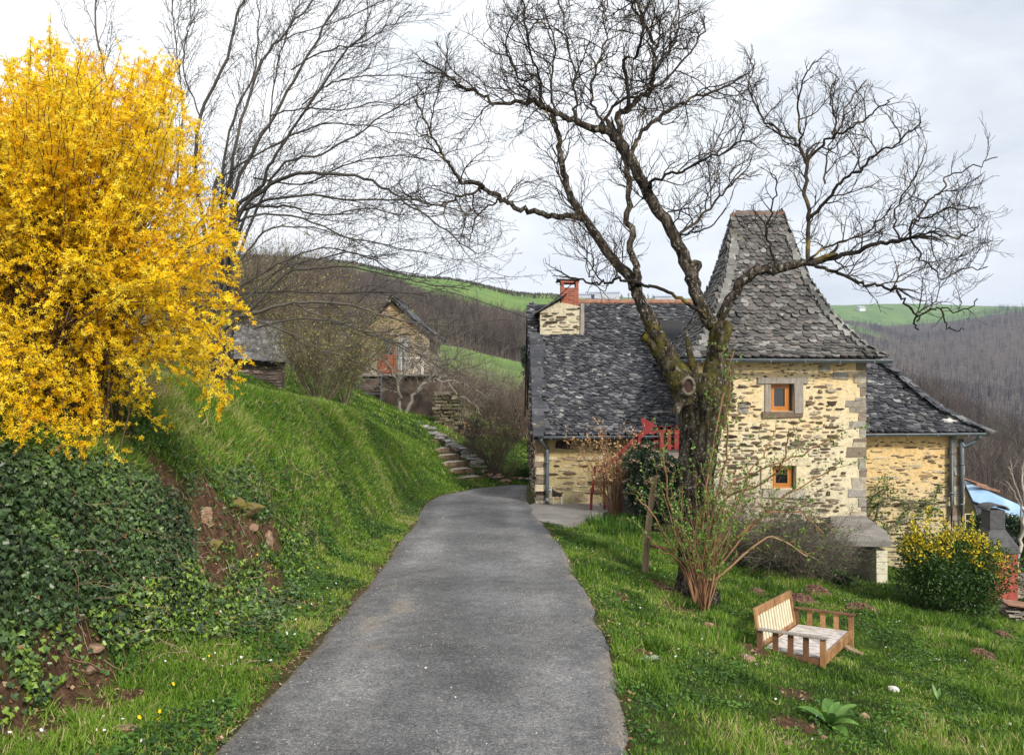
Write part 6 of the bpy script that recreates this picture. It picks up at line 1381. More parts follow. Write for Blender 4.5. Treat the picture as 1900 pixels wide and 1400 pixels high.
# mossy rocks in the left bank
rk = [(455, 950, (.24, .17, .12), m_mrock, 'big mossy rock jutting from the left bank', 20), (468, 982, (.09, .08, .07), m_rock, 'pinkish rock wedged under the big mossy rock', 21), (432, 935, (.16, .12, .09), m_mrock, 'rounded mossy rock left of the big jutting one', 22),
      (382, 965, (.12, .10, .14), m_rock, 'bare orange rock face beside the ivy edge', 23), (395, 1010, (.10, .09, .12), m_mrock, 'mossy rock below the orange rock face', 24), (500, 1005, (.07, .08, .13), m_rock, 'upright orange rock right of the mossy rocks', 25),
      (175, 1212, (.13, .08, .045), m_rock, 'flat pinkish stone at the foot of the ivy', 26), (160, 1243, (.11, .07, .04), m_rock, 'lower flat stone under the foot of the ivy', 27), (230, 1352, (.10, .05, .03), m_rock, 'long flat stone in the grass of the left verge', 28), (75, 1365, (.05, .04, .03), m_rock, 'small pinkish stone in the bottom left corner', 29)]
for px, py, rad, mt_, lab, sd in rk:
    q = onground(px, py, 3.4, 20); q = q+gnormal(np.array([q[0]]), np.array([q[1]]))[0]*rad[0]*.05; rock('bank_rock', q, rad, mt_, sd, lab)
r = np.random.default_rng(600); n = 60000; x = r.uniform(-4.4, 6, n); y = r.uniform(3.5, 14, n); ok = (soil_at(x, y) > .35) & (r.random(n) < .55); x, y = x[ok], y[ok]; n = len(x); OC = (np.array([[1, 0, 0], [-.8, .3, 0], [.1, 1, 0], [0, -.9, 0], [0, 0, .8], [0, 0, -.8]]), [np.array([[0, 2, 4], [2, 1, 4], [1, 3, 4], [3, 0, 4], [2, 0, 5], [1, 2, 5], [3, 1, 5], [0, 3, 5]])])
V, Fs, A = scatter(OC[0], OC[1], np.stack([x, y, ground(x, y)+.003], 1), rotmats(n, rng=r), .010*np.exp(r.normal(size=n)*.55), r.random(n))
tag(mesh_np('soil_crumbs', V, Fs, M_attr('earth_crumbs', [(0, (.05, .028, .018)), (.5, (.13, .07, .042)), (.85, (.22, .13, .08)), (1, (.34, .26, .19))], .95, 0, .2), None, {'rnd': A}), 'crumbled earth and small stones on the bare patches', 'earth', kind='stuff')
# small dog by the downpipe
def ensure_skin(me):
    if not me.skin_vertices:
        bm = bmesh.new(); bm.from_mesh(me); bm.verts.layers.skin.verify(); bm.to_mesh(me); bm.free()
def dog():
    q = P(1031, 938, 19.1); q[2] = roadz(19.1)+.05; r_ = lambda x, z, y=0: (x, y, z)
    t = thing('dog', q, 'small black and white dog standing by the downpipe', 'dog')
    me = bpy.data.meshes.new('body'); 
    pts = [(-.03, 0, .23), (.05, 0, .235), (.10, 0, .225), (-.075, 0, .30), (-.095, 0, .355), (-.135, 0, .345), (-.165, 0, .325), (-.065, -.035, .19), (-.06, -.035, .10), (-.058, -.035, .01), (-.075, -.035, .005), (-.05, .035, .19), (-.04, .035, .10), (-.04, .035, .01), (.115, -.035, .19), (.135, -.035, .13), (.155, -.035, .08), (.15, -.035, .01), (.135, -.035, .004), (.10, .035, .19), (.11, .035, .13), (.135, .035, .08), (.13, .035, .01), (.14, 0, .25), (.18, 0, .29), (-.09, -.03, .385), (-.09, .03, .385)]
    ed = [(0, 1), (1, 2), (0, 3), (3, 4), (4, 5), (5, 6), (0, 7), (7, 8), (8, 9), (9, 10), (0, 11), (11, 12), (12, 13), (2, 14), (14, 15), (15, 16), (16, 17), (17, 18), (2, 19), (19, 20), (20, 21), (21, 22), (2, 23), (23, 24), (4, 25), (4, 26)]
    rad = [.062, .052, .05, .038, .036, .022, .014, .024, .014, .012, .010, .024, .014, .012, .03, .018, .011, .011, .009, .03, .018, .011, .011, .016, .008, .010, .010]
    me.from_pydata(pts, ed, []); me.update(); ensure_skin(me); o = link_mesh('body', me, None, t); md_ = o.modifiers.new('skin', 'SKIN')
    for i, v in enumerate(me.skin_vertices[0].data if me.skin_vertices else []): v.radius = (rad[i], rad[i]); v.use_root = i == 0
    o.modifiers.new('sub', 'SUBSURF').levels = 2; o.modifiers['sub'].render_levels = 2
    m, nt = new_mat('dog_coat'); tc_ = N(nt, 'ShaderNodeTexCoord'); sp_ = N(nt, 'ShaderNodeSeparateXYZ'); nt.links.new(tc_.outputs['Object'], sp_.inputs[0])
    a_ = N(nt, 'ShaderNodeMapRange'); nt.links.new(sp_.outputs[2], a_.inputs[0]); a_.inputs[1].default_value = .17; a_.inputs[2].default_value = .19
    b_ = N(nt, 'ShaderNodeMapRange'); nt.links.new(sp_.outputs[0], b_.inputs[0]); b_.inputs[1].default_value = -.10; b_.inputs[2].default_value = -.08
    mu = N(nt, 'ShaderNodeMath', operation='MULTIPLY'); nt.links.new(a_.outputs[0], mu.inputs[0]); nt.links.new(b_.outputs[0], mu.inputs[1])
    finish(nt, mixc(nt, mu.outputs[0], (.55, .53, .50), (.02, .018, .017)), .9); me.materials.append(m)
    return o
dog()
# block shelter
m_block = M_noise('cream_blocks', [(.3, (.48, .46, .34)), (.6, (.66, .63, .48))], 7, 6, .9, .4, .006, 40); m_dark = M_noise('painted_interior_shade', [(.3, (.006, .006, .005)), (.7, (.014, .012, .011))], 5)  # m_dark: shade of the shelter's interior put into a near-black wall colour
sh = thing('block_shelter', (6.5, 16.4, -3.9), 'low open shelter of cream blocks under a concrete slab', 'shelter')
b = MB(); b.prism([(6.12, 15.3, -3.19), (7.13, 15.2, -3.19), (7.5, 16.2, -3.19), (7.84, 17.95, -3.19), (7.05, 17.95, -3.19)], (0, 0, .12)); b.build('roof_slab', m_conc, sh, bevel=.01)
b = MB()
for k in range(5): b.box((7.0, 15.42, -4.27+k*.222), (.21, .26, .214), jit=.003)
b.build('pillar', m_block, sh, bevel=.004)
b = MB()
for k in range(5):
    for j in range(5): b.box((7.0, 15.8+j*.44, -4.27+k*.222), (.2, .43, .214), jit=.002)
b.build('side_wall', m_block, sh, bevel=.004)
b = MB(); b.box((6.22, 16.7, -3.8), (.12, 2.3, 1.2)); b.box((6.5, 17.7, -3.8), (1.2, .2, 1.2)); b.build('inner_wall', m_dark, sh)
for i, (dx, ang, L) in enumerate(((6.55, .5, .9), (6.66, .35, .8), (6.3, .9, .9))):
    b = MB(); b.beam((dx, 15.9, -4.0), (dx+L*math.cos(1.2)*(1 if i else -1)*.6, 16.2, -4.0+L*.75), .02, .09); o = b.build('board', m_grey_wood); tag(o, ['grey board leaning to the left inside the block shelter', 'grey board leaning against the block shelter pillar wall', 'short board leaning deep inside the block shelter'][i], 'board')
# barbecue
m_bbq = M_noise('dark_barbecue_hood', [(.3, (.055, .055, .06)), (.7, (.10, .10, .105))], 12, 5, .8, .3, .005, 60); m_bred = M_noise('red_barbecue_body', [(.3, (.28, .06, .045)), (.7, (.42, .10, .075))], 6)
X0, YB = 9.52, 16.0; bz = G(X0, YB)
bq = thing('barbecue', (X0, YB, bz), 'masonry barbecue with dark flared chimney and red body', 'barbecue')
def frus(mb, z0, z1, w0, d0, w1, d1, cx=X0, cy=YB):
    v = [(cx+sx_*w_/2, cy+sy_*d_/2, z) for z, w_, d_ in ((z0, w0, d0), (z1, w1, d1)) for sx_, sy_ in ((-1, -1), (1, -1), (1, 1), (-1, 1))]
    mb.add(v, [(3, 2, 1, 0), (4, 5, 6, 7), (0, 1, 5, 4), (1, 2, 6, 5), (2, 3, 7, 6), (3, 0, 4, 7)], .5)
b = MB(); frus(b, bz, -3.42, .62, .6, .62, .6); b.build('body', m_bred, bq, bevel=.01)
b = MB(); frus(b, -3.42, -3.30, .70, .66, .66, .62); frus(b, -3.299, -2.98, .66, .62, .31, .32); b.build('hood', m_bbq, bq, bevel=.01)
b = MB(); frus(b, -2.979, -2.60, .30, .31, .30, .31); b.build('flue', m_bbq, bq, bevel=.008)
b = MB(); an = np.linspace(0, math.pi, 11)
for i in range(10):
    a0, a1 = an[i], an[i+1]; q = [(X0+.22*math.cos(a), YB-.19, -2.60+.11*math.sin(a)) for a in (a0, a1)]+[(X0+.185*math.cos(a), YB-.19, -2.60+.085*math.sin(a)) for a in (a1, a0)]; b.prism(q, (0, .38, 0), .5)
b.build('cowl', m_bbq, bq)
# shed with the blue sheet on its roof, below on the right
m_blue = M_noise('blue_sheeting', [(.3, (.20, .36, .58)), (.7, (.36, .52, .72))], 2, 3, .45, .2, .02, 6)
sd_ = thing('low_shed', (16, 26, -6), 'low shed with light blue sheeting along its slate roof', 'shed')
A0, A1 = P(1788, 897, 27.0), P(1925, 958, 25.0); B0, B1 = A0+np.array([-.6, -2.6, -1.5]), A1+np.array([-.5, -2.6, -1.1])
def quadp(mb, a, b_, c, d, th=.06): mb.prism([a, b_, c, d], (0, 0, -th), .5)
b = MB(); b.prism([B0+(0, 0, -.01), B1+(0, 0, -.01), A1, A0], (0, 0, -.08), .3); b.build('slate_roof', m_slate, sd_)
b = MB(); l = lambda p, q, t: p+(q-p)*t; b.prism([l(A0, B0, .36)+(0, 0, .12), l(A1, B1, .30)+(0, 0, .12), A1+(0, 0, .12), A0+(0, 0, .12)], (0, 0, -.03), .5); b.build('sheeting', m_blue, sd_)
for i, (t, s) in enumerate([(.18, -.04), (.35, -.04), (.16, .52), (.52, .42)]): b = MB(); c = l(l(A0, A1, t), l(B0, B1, t), s); b.box(c+(0, 0, .16), (.8 if s < 0 else .4, .18, .05), Matrix.Rotation(.3, 3, 'Y'), jit=.04); b.build('ridge_tile', m_tile, sd_)
b = MB(); b.prism([B0+(0, .15, -.09), B1+(0, .15, -.09), B1+(0, .15, -2.6), B0+(0, .15, -3)], (0, .3, 0), .5); b.prism([A0+(0, 0, -.09), A1+(0, 0, -.09), A1+(0, 0, -4), A0+(0, 0, -4)], (0, .2, 0), .5); b.build('wall', m_mortar_l, sd_)
b = MB(); c = P(1800, 965, 24.2); b.box(c, (.36, .06, .40)); f_ = b.build('window', m_dark, sd_); b = MB()
for dx in (-.18, 0, .18): b.box(c+np.array([dx, -.05, 0]), (.03, .04, .42))
for dz in (-.2, 0, .2): b.box(c+np.array([0, -.05, dz]), (.38, .03, .025))
b.build('frame', M_noise('pale_frame', [(.3, (.6, .5, .3)), (.7, (.7, .6, .4))], 4), f_)
leafbush('ivy_hedge', (14.2, 23.2, G(14.2, 23.2)), (14.7, 23.2, -4.6), (2.3, .5, 1.1), 12000, .09, m_darkleaf, 'dark ivy hedge hiding the wall of the low shed', 'hedge', 210, 40)
m_pale = M_twig('pale_bark', (.22, .20, .17), (.38, .35, .31), (.5, .47, .42))
r = np.random.default_rng(211); t = thing('pale_sapling', (13.2, 20.8, G(13.2, 20.8)), 'thin pale-barked sapling at the right edge', 'tree'); ps = []; gr = Grow(lvS, r, None)
for tr, w_ in (([(1884,1075),(1889,1030),(1898,990),(1902,940),(1896,890),(1900,850)], 8), ([(1896,985),(1893,930),(1880,890),(1872,865)], 4), ([(1899,950),(1880,912),(1868,893)], 3), ([(1902,930),(1915,880),(1925,830)], 4)): p, q = limb(tr, w_, 2, 20.8, 20.7); ps.append((p, q)); gr.spawn(p, q, 0, .4)
V, Fs, A = sweep_auto(ps+gr.out, .03, .007); mesh_np('trunk', V, Fs, m_pale, t, {'rnd': A}, True)
b = MB(); b.beam(P(1894, 1075, 19), P(1894, 1040, 19), .03, .03); tag(b.build('marker_post', m_pale), 'thin white stake at the right edge beyond the barbecue', 'stake')
def stonepile(name, px0, px1, py0, py1, Y, rows, label, seed, mat, depth=.35, sz=(.16, .035)):
    r = np.random.default_rng(seed); a = P(px0, py0, Y); c = P(px1, py1, Y); z1 = a[2]; z0 = c[2]; b = MB(); z = z0
    while z < z1:
        h = sz[1]*r.uniform(.6, 1.4); x = a[0]+r.uniform(-.1, .05)
        while x < c[0]: w_ = sz[0]*r.uniform(.5, 1.6); b.box((x+w_/2, Y+r.uniform(-.05, .05), z+h/2), (w_*.96, depth, h*.92), Matrix.Rotation(r.normal()*.1, 3, 'Z'), a=r.random(), jit=.012); x += w_
        z += h
    o = b.build(name, mat); tag(o, label, 'stone wall'); return o
m_drys = M_stone('dry_wall_stones', [(0, (.09, .08, .07)), (.4, (.18, .16, .14)), (.7, (.24, .19, .15)), (1, (.38, .33, .28))])
stonepile('dry_stone_wall', 1868, 1960, 1124, 1175, 13.6, 5, 'dry stone wall at the right edge of the lawn', 1, m_drys)
stonepile('stone_stack', 1872, 1950, 1066, 1104, 16.5, 5, 'pale flat stones stacked beyond the yellow-tipped bush', 2, m_drys)
b = MB(); b.box(P(1885, 1120, 13.5), (.5, .35, .04), Matrix.Rotation(.15, 3, 'Y'), jit=.01); tag(b.build('rust_slab', m_tile), 'rust-coloured flat slab on the dry stone wall', 'slab')
r = np.random.default_rng(500); n = 26000; y = 3.4+21*r.random(n)**1.7; u = r.random(n); x = XL(y)*(1-u)+XR(y)*u; sel = r.random(n) < .25+.75*np.maximum(np.clip((fbm(x, y, .8, 501, 3)-.5)*6, 0, 1), np.clip(1-np.minimum(u, 1-u)*9, 0, 1)); x, y, u = x[sel], y[sel], u[sel]; n = len(x)
zz = roadz(y)+.008+.035*(1-(2*u-1)**2)+(fbm(x, y, 1.2, 8, 2)-.5)*.02
OCT = (np.array([[1, 0, 0], [-.8, .3, 0], [.1, 1, 0], [0, -.9, 0], [0, 0, .8], [0, 0, -.8]]), [np.array([[0, 2, 4], [2, 1, 4], [1, 3, 4], [3, 0, 4], [2, 0, 5], [1, 2, 5], [3, 1, 5], [0, 3, 5]])])
V, Fs, A = scatter(*OCT, np.stack([x, y, zz+.001], 1), rotmats(n, rng=r), .0045*np.exp(r.normal(size=n)*.35), r.random(n))
tag(mesh_np('gravel', V, Fs, M_attr('gravel_chips', [(0, (.03, .03, .032)), (.4, (.12, .115, .11)), (.75, (.28, .27, .25)), (.95, (.42, .36, .28)), (1, (.7, .68, .64))], .85, 0, .1), None, {'rnd': A}), 'loose gravel chips on the worn asphalt', 'gravel', kind='stuff')
# ================================================================== the cabin, its terrace, the garden steps
YC = 38.0; cab = thing('stone_cabin', (-5.6, 39, 0), 'small stone cabin with pointed slate gable and orange door', 'cabin')
q = lambda x, y, Y=YC: tuple(P(x, y, Y)); m_cabm = mortar_mat('cabin_mortar', (.34, .31, .25), (.36, .28, .19), (.40, .22, .09), 0, 4.2)
mb = MB(); gp_ = [q(672, 745), q(797, 745), q(797, 628), q(765, 600), q(727, 562), q(695, 594), q(672, 616)]; mb.prism(gp_, (0, .4, 0), .5)
mb.box((P(797, 700, YC)[0]-.2, YC+3, .5), (.4, 5.4, 2.6), a=.5); mb.box((P(672, 700, YC)[0]+.2, YC+3, .7), (.4, 5.4, 2.8), a=.5)
cx0 = P(672, 0, YC)[0]; hol = [(P(700, 0, YC)[0]-cx0, P(737, 0, YC)[0]-cx0, -1, 3.1)]
ss = stones((cx0, YC, -1.1), uX, nF, 3.17, 4.6, hr, hol, .9, .05, .13, .12, .42, .03, lambda a, b_: b_ < 4.7-abs(a-1.4)*1.02-.15)
wall_mesh('wall', mb, [(*ss, 1)], [m_cabm, m_stone], cab)
b = MB(); x0, x1 = P(704, 0, YC)[0], P(733, 0, YC)[0]
b.box(((x0+x1)/2, YC-.03, .62), (x1-x0-.1, .06, .8)); 
for x in (x0, x1): b.box((x, YC-.05, 1.0), (.09, .12, 1.9))
b.box(((x0+x1)/2, YC-.05, 1.92), (x1-x0-.095, .12, .1)); b.box(((x0+x1)/2, YC-.04, 1.05), (x1-x0-.1, .05, .07)); dr = b.build('door', M_noise('orange_door_paint', [(.3, (.19, .06, .03)), (.7, (.30, .10, .05))], 5), cab)
b = MB(); b.box(((x0+x1)/2, YC-.02, 1.47), (x1-x0-.1, .03, .78)); b.build('pane', m_glass, dr)
b = MB(); xs_ = P(748, 0, YC)[0]; b.box((xs_, YC-.04, 1.1), (.5, .08, 1.5)); b.build('shutter', M_noise('pale_blue_shutter', [(.3, (.20, .21, .21)), (.7, (.33, .33, .32))], 6), cab)
b = MB(); b.box((P(716, 0, YC)[0], YC-.04, 2.02), (1.2, .1, .12)); b.build('lintel', m_grey_wood, cab)
b = MB()
for pts_ in ([q(727, 556), q(745, 573), q(768, 598), q(790, 613), q(814, 631)], [q(727, 556), q(700, 584), q(676, 611), q(652, 628)]):
    for i in range(len(pts_)-1):
        a, c = np.array(pts_[i]), np.array(pts_[i+1]); b.prism([a+(0, -.25, 0), c+(0, -.25, 0), c+(0, -.25, .13), a+(0, -.25, .13)], (0, 6.2, 0), .2)
b.build('roof', m_slate, cab); rt = MB()
for pts_, n_ in (([q(727, 556), q(745, 573), q(768, 598), q(790, 613), q(814, 631)], 1), ([q(727, 556), q(700, 584), q(676, 611), q(652, 628)], -1)):
    for i in range(len(pts_)-1):
        a, c = np.array(pts_[i]), np.array(pts_[i+1]); L = np.linalg.norm(c-a); d = (c-a)/L; k = .05
        while k < L:
            y = -.3
            while y < 5.9: w_ = hr.uniform(.2, .4); p_ = a+d*k+np.array([0, y+w_/2, .17]); rt.box(p_, (.26, w_*.96, .03), np.stack([d, uY, np.cross(d, uY)], 1), a=hr.random(), jit=.015); y += w_
            k += .16
rt.build('slates', m_slate, cab)
ter = thing('terrace', (-5, 36, -1), 'raised stone terrace with dark retaining wall below the cabin', 'terrace')
m_tw = M_noise('terrace_wall_render', [(.3, (.045, .036, .03)), (.5, (.10, .075, .06)), (.68, (.17, .12, .09))], 2.2, 6, .95, .6, .02, 14)
b = MB(); b.box((P(762, 0, 35)[0], 36.5, -.95), (2.5, 3.2, 2.0)); b.build('retaining_wall', m_tw, ter)
b = MB(); b.box((P(762, 0, 35)[0], 36.4, .09), (2.6, 3.5, .07), jit=.02); b.box((P(680, 0, 36)[0], 37.2, .09), (1.35, 1.7, .07)); b.build('coping', m_conc, ter)
b = MB(); xb = P(682, 0, 35)[0]
for k in range(6): b.box((xb, 35.0+k*.32, -1.3+k*.23-.3), (1.15, .33, .8))
b.build('steps', m_tw, ter)
gt = thing('metal_gate', (xb, 34.5, -1), 'grey metal rail gate across the terrace steps', 'gate'); Yg_ = 34.4
for (a, c, w_) in [((665,703),(708,703),.03), ((663,716),(707,716),.03), ((661,729),(707,730),.03), ((660,742),(706,744),.03), ((708,697),(706,756),.045), ((661,700),(660,752),.03)]:
    b = MB(); b.beam(P(*a, Yg_), P(*c, Yg_), w_, w_, up=(0, 1, 0) if a[0] > 700 or (a[0] == 661 and a[1] == 700) else (0, 0, 1)); b.build('bar', m_zinc, gt)
stonepile('dry_stone_pillar', 808, 846, 728, 795, 32.5, 5, 'mossy dry stone pillar at the right end of the terrace', 3, M_stone('mossy_wall_stones', [(0, (.04, .045, .02)), (.4, (.10, .09, .05)), (.7, (.15, .13, .09)), (1, (.25, .21, .16))]), .8, (.3, .07))
# white table and easel on the terrace
m_wpaint = M_noise('white_paint', [(.3, (.6, .62, .64)), (.7, (.75, .77, .78))], 6)
tb = thing('white_table', P(762, 690, 36.5), 'white garden table on the terrace by the cabin', 'table'); b = MB(); b.box(P(765, 664, 36.5), (1.0, .6, .04)); b.build('table_top', m_wpaint, tb)
for x, y in ((746, 36.25), (784, 36.25), (746, 36.75), (784, 36.75)): b = MB(); b.beam((P(x, 0, 36.5)[0], y, .13), (P(x, 0, 36.5)[0], y, .85), .04, .04, up=(0, 1, 0)); b.build('leg', m_wpaint, tb)
ea = thing('folding_trestle', P(771, 693, 35.6), 'white folding trestle legs in front of the white table', 'trestle')
for (a, c) in [((766,693),(771,678)), ((778,693),(771,678)), ((768,687),(776,687))]: b = MB(); b.beam(P(*a, 35.6), P(*c, 35.6), .03, .03, up=(0, 1, 0)); b.build('leg', m_wpaint, ea)
# old stone shed with grey roof behind the bush
os_ = thing('old_stone_shed', (-7.2, 25, 0), 'low stone shed with mossy grey slate roof beside the yellow bush', 'shed')
b = MB(); a0, a1 = P(430, 665, 24), P(530, 672, 24); b0, b1 = P(440, 598, 27), P(520, 600, 27); b.prism([a0, a1, b1, b0], (0, 0, -.1), .5); b.build('roof', m_under, os_)
rt = MB(); 
for k in range(22):
    t_ = k/21.; pL = l(a0, b0, t_); pR = l(a1, b1, t_); d = unit(b0-a0); n_ = 14
    for j in range(n_): p_ = l(pL, pR, (j+.5*(k % 2)+.3)/n_)+np.array([0, 0, .05]); rt.box(p_, (.15, .26, .02), np.stack([uX, d, np.cross(uX, d)], 1), a=hr.random(), jit=.015)
rt.build('slates', m_slate_t, os_)
mb = MB(); mb.prism([P(438, 664, 24.2), P(524, 670, 24.2), P(524, 730, 24.2), P(438, 730, 24.2)], (0, .3, 0), .5); ss = stones(P(438, 730, 24.2), uX, nF, 1.38, 1.0, hr, [], .9, .05, .1, .12, .4, .03); wall_mesh('wall', mb, [(*ss, 1)], [m_tw, m_drys], os_)
# garden steps
gs = thing('garden_steps', (-1.9, 26.5, -2.8), 'pale garden steps climbing from the lane end to the cabin', 'steps'); m_tread = M_noise('pale_gravel_tread', [(.3, (.36, .32, .28)), (.7, (.54, .49, .43))], 12, 6, .9, .4, .01, 50)
SP = [(888, 899, 24.8), (862, 884, 25.4), (846, 869, 26.1), (835, 856, 26.7), (824, 843, 27.4), (814, 831, 28.1), (799, 815, 29.0), (786, 802, 29.8), (772, 791, 30.6)]
for i, (px, py, Y) in enumerate(SP):
    c = P(px, py, Y); dirn = unit(np.array([-.62, .78, 0])); xx = np.array([dirn[1], -dirn[0], 0]); Rm = np.stack([xx, dirn, np.array([0, 0, 1.])], 1)
    b = MB(); b.box(c-(0, 0, .25), (.98, .66, .5), Rm, jit=.006); st_ = b.build('tread', m_tread, gs)
    b = MB(); b.box(c-dirn*.345-(0, 0, .055), (1.02, .04, .15), Rm, jit=.004); b.build('riser', m_post, st_)
r = np.random.default_rng(220); b = MB()
eg = [(768, 782, 31), (801, 799, 29.6), (831, 815, 28.5), (858, 832, 27.4), (876, 847, 26.6), (894, 864, 25.8)]
for i in range(85):
    u = r.uniform(0, len(eg)-1.001); k = int(u); p_ = np.array(eg[k])*(1-u+k)+np.array(eg[k+1])*(u-k); c = P(p_[0]+r.normal()*2, p_[1]+r.normal()*2, p_[2]); b.box(c-(0, 0, r.uniform(0, .10)), (r.uniform(.18, .42), r.uniform(.15, .3), r.uniform(.03, .06)), Matrix.Rotation(r.uniform(-.4, .4), 3, 'Z') @ Matrix.Rotation(r.normal()*.12, 3, 'X'), a=r.random(), jit=.03)
tag(b.build('stone_edging', M_stone('grey_edging_slabs', [(0, (.12, .115, .11)), (.5, (.25, .24, .23)), (1, (.42, .40, .37))])), 'flat grey stones edging the right side of the garden steps', 'stone edging')
for i in range(16):
    px = 896+i*3.2+r.normal()*2; py = 873+i*1.4+r.normal()*4; Y = 25.6-(i*.05); c = P(px, py, Y); c[2] = max(c[2], G(c[0], c[1])+.03); rock('edging_rock', c, (r.uniform(.10, .2), .12, r.uniform(.05, .1)), m_rock if i % 3 else m_drys, 230+i, 'one of the heaped brown rocks at the foot of the garden steps', 'rocks heaped at the foot of the garden steps')
for i in range(9):
    c = P(952+i*4.6, 886-i*1.2+r.normal()*2, 26.3); c[2] = G(c[0], c[1])+.06; rock('border_rock', c, (r.uniform(.10, .18), .12, r.uniform(.05, .09)), m_wrock if i in (3, 6) else m_rock, 260+i, 'one of the low pinkish border stones by the house corner', 'border stones by the house corner')
# dark bench with a white chair far back on the lawn
bn = thing('long_bench', P(975, 812, 42), 'long dark garden table far back on the lawn', 'table')
b = MB(); b.box(P(978, 805, 42), (1.5, .6, .06)); b.build('table_top', m_slate, bn)
for x in (956, 975, 996): b = MB(); b.beam(P(x, 813, 42), P(x, 806, 42), .06, .06, up=(0, 1, 0)); b.build('leg', m_under, bn)
wc = thing('white_chair', P(966, 812, 41.5), 'white plastic chair in front of the long dark table', 'chair')
b = MB(); b.box(P(966.5, 806, 41.5), (.2, .25, .03)); b.build('seat', m_wpaint, wc); b = MB(); b.box(P(965, 803, 41.4), (.22, .03, .25), jit=.02); b.build('backrest', m_wpaint, wc)
for x in (963, 969.5): b = MB(); b.beam(P(x, 811.5, 41.4), P(x+1, 805, 41.5), .035, .035, up=(0, 1, 0)); b.build('leg', m_wpaint, wc)
# overhead cable
b = MB(); pts = np.array([P(985, 592, 23.2), P(900, 562, 27), P(830, 541, 31), P(760, 526, 36), P(700, 518, 41)]); b.tube(catmull(pts), .013, 5); tag(b.build('overhead_cable', m_under), 'thin dark cable strung from the house gable towards the hill', 'cable')
# ------------------------------------------------------------------ shrubs behind the bank
m_olive = M_twig('olive_twigs', (.06, .05, .03), (.14, .12, .075), (.24, .21, .14)); m_bud = M_attr('spring_buds', [(0, (.16, .07, .05)), (.4, (.20, .18, .06)), (1, (.32, .38, .12))], .6, .25, .1); m_brt = M_twig('brown_twigs', (.09, .06, .045), (.17, .125, .10), (.28, .22, .18))
lvH = [dict(len=.8, step=.1, gap=.15, r=.007, wob=.17, up=(0, 0, .4), bias=(0, 0, .02), ang=.6), dict(len=.28, step=.07, gap=.12, r=.0045, wob=.2, up=(0, 0, .4), ang=.7)]
lvT = [dict(len=1.1, step=.14, gap=.2, r=.011, wob=.17, up=(0, 0, .4), bias=(0, 0, .02), ang=.6), dict(len=.4, step=.1, gap=.17, r=.008, wob=.2, up=(0, 0, .4), ang=.7)]
def sb(px, py, Y): x = (px-950)/F*Y; return (x, Y, G(x, Y))
twigbush('budding_shrub', sb(595, 716, 22), 'big many-stemmed olive shrub just beyond the crest of the bank', 52, 3.6, .62, m_olive, 301, lvH, 1, .016, (0, 0), m_bud, 5200, .045, .2, curve=.02)
twigbush('budding_shrub', sb(640, 730, 27), 'olive shrub between the large shrub and the cabin', 22, 2.7, .45, m_olive, 302, lvH, 1, .014, (0, 0), m_bud, 3600, .05, .2, curve=.02)
twigbush('red_budding_tree', sb(500, 690, 29), 'reddish twiggy tree behind the old stone shed', 44, 5.4, .6, m_brt, 303, lvT, 1, .03, (0, 0), m_bud, 3800, .05, .3, curve=.01, cat='tree')
twigbush('red_budding_tree', sb(425, 690, 27), 'dull twiggy tree showing right beside the yellow bush', 40, 5.0, .55, m_olive, 304, lvT, 1, .03, (0, 0), m_bud, 3000, .05, .3, cat='tree')
twigbush('red_budding_tree', sb(590, 690, 34), 'brown twiggy tree rising behind the olive shrubs', 40, 6.0, .55, m_brt, 305, lvT, 1, .03, (0, 0), m_bud, 3000, .06, .3, cat='tree')
twigbush('red_budding_tree', sb(350, 690, 32), 'twiggy tree half hidden behind the yellow bush', 40, 6.5, .55, m_brt, 306, lvT, 1, .03, cat='tree')
twigbush('catkin_shrub', sb(915, 886, 26.4), 'round bare shrub with orange-tinted top beside the garden steps', 60, 2.25, .55, m_brt, 307, lvH, 1, .010, (0, 0), m_cat, 1500, .045, .6, curve=.03)
twigbush('low_bare_shrub', sb(935, 882, 25.7), 'dense low bare shrub behind the heaped rocks', 50, .95, .9, m_brt, 308, lv1, .8, .008)
c = sb(868, 812, 33); leafbush('dark_low_bush', c, (c[0], 33, c[2]+.35), (1.0, .5, .5), 5000, .09, m_darkleaf, 'dark low evergreen right of the dry stone pillar', seed=309)
c = sb(845, 830, 28); leafbush('herb_clump', (c[0], 29, G(c[0], 29)), (c[0]+.3, 29, G(c[0], 29)+.15), (.5, .4, .22), 1600, .08, m_weed, 'low green clump beside the stone edging', seed=310)
c = sb(966, 878, 27); leafbush('herb_clump', c, (c[0], 27, c[2]+.15), (.35, .3, .22), 1600, .08, m_newleaf, 'bright green clump by the border stones', seed=311)
ft = [([(742,768),(741,740),(736,710),(722,680),(705,655),(690,640)], 11, 4, 33, 32), ([(738,715),(745,690),(748,660),(740,640)], 8, 3, 33, 33.5), ([(752,768),(768,735),(790,712),(812,690),(835,672),(850,655)], 13, 4, 33, 32.5), ([(770,732),(780,720),(800,708),(830,705),(870,715),(900,735)], 8, 3, 33, 32), ([(812,690),(815,660),(808,640)], 6, 3, 33, 33.3), ([(800,705),(850,690),(890,690),(925,705)], 6, 3, 33, 32.4), ([(736,710),(760,680),(785,665),(800,640)], 7, 3, 33, 32.6), ([(830,705),(850,730),(880,750),(895,770)], 5, 3, 32.4, 31.8), ([(722,680),(700,690),(680,685)], 5, 3, 32.6, 32)]
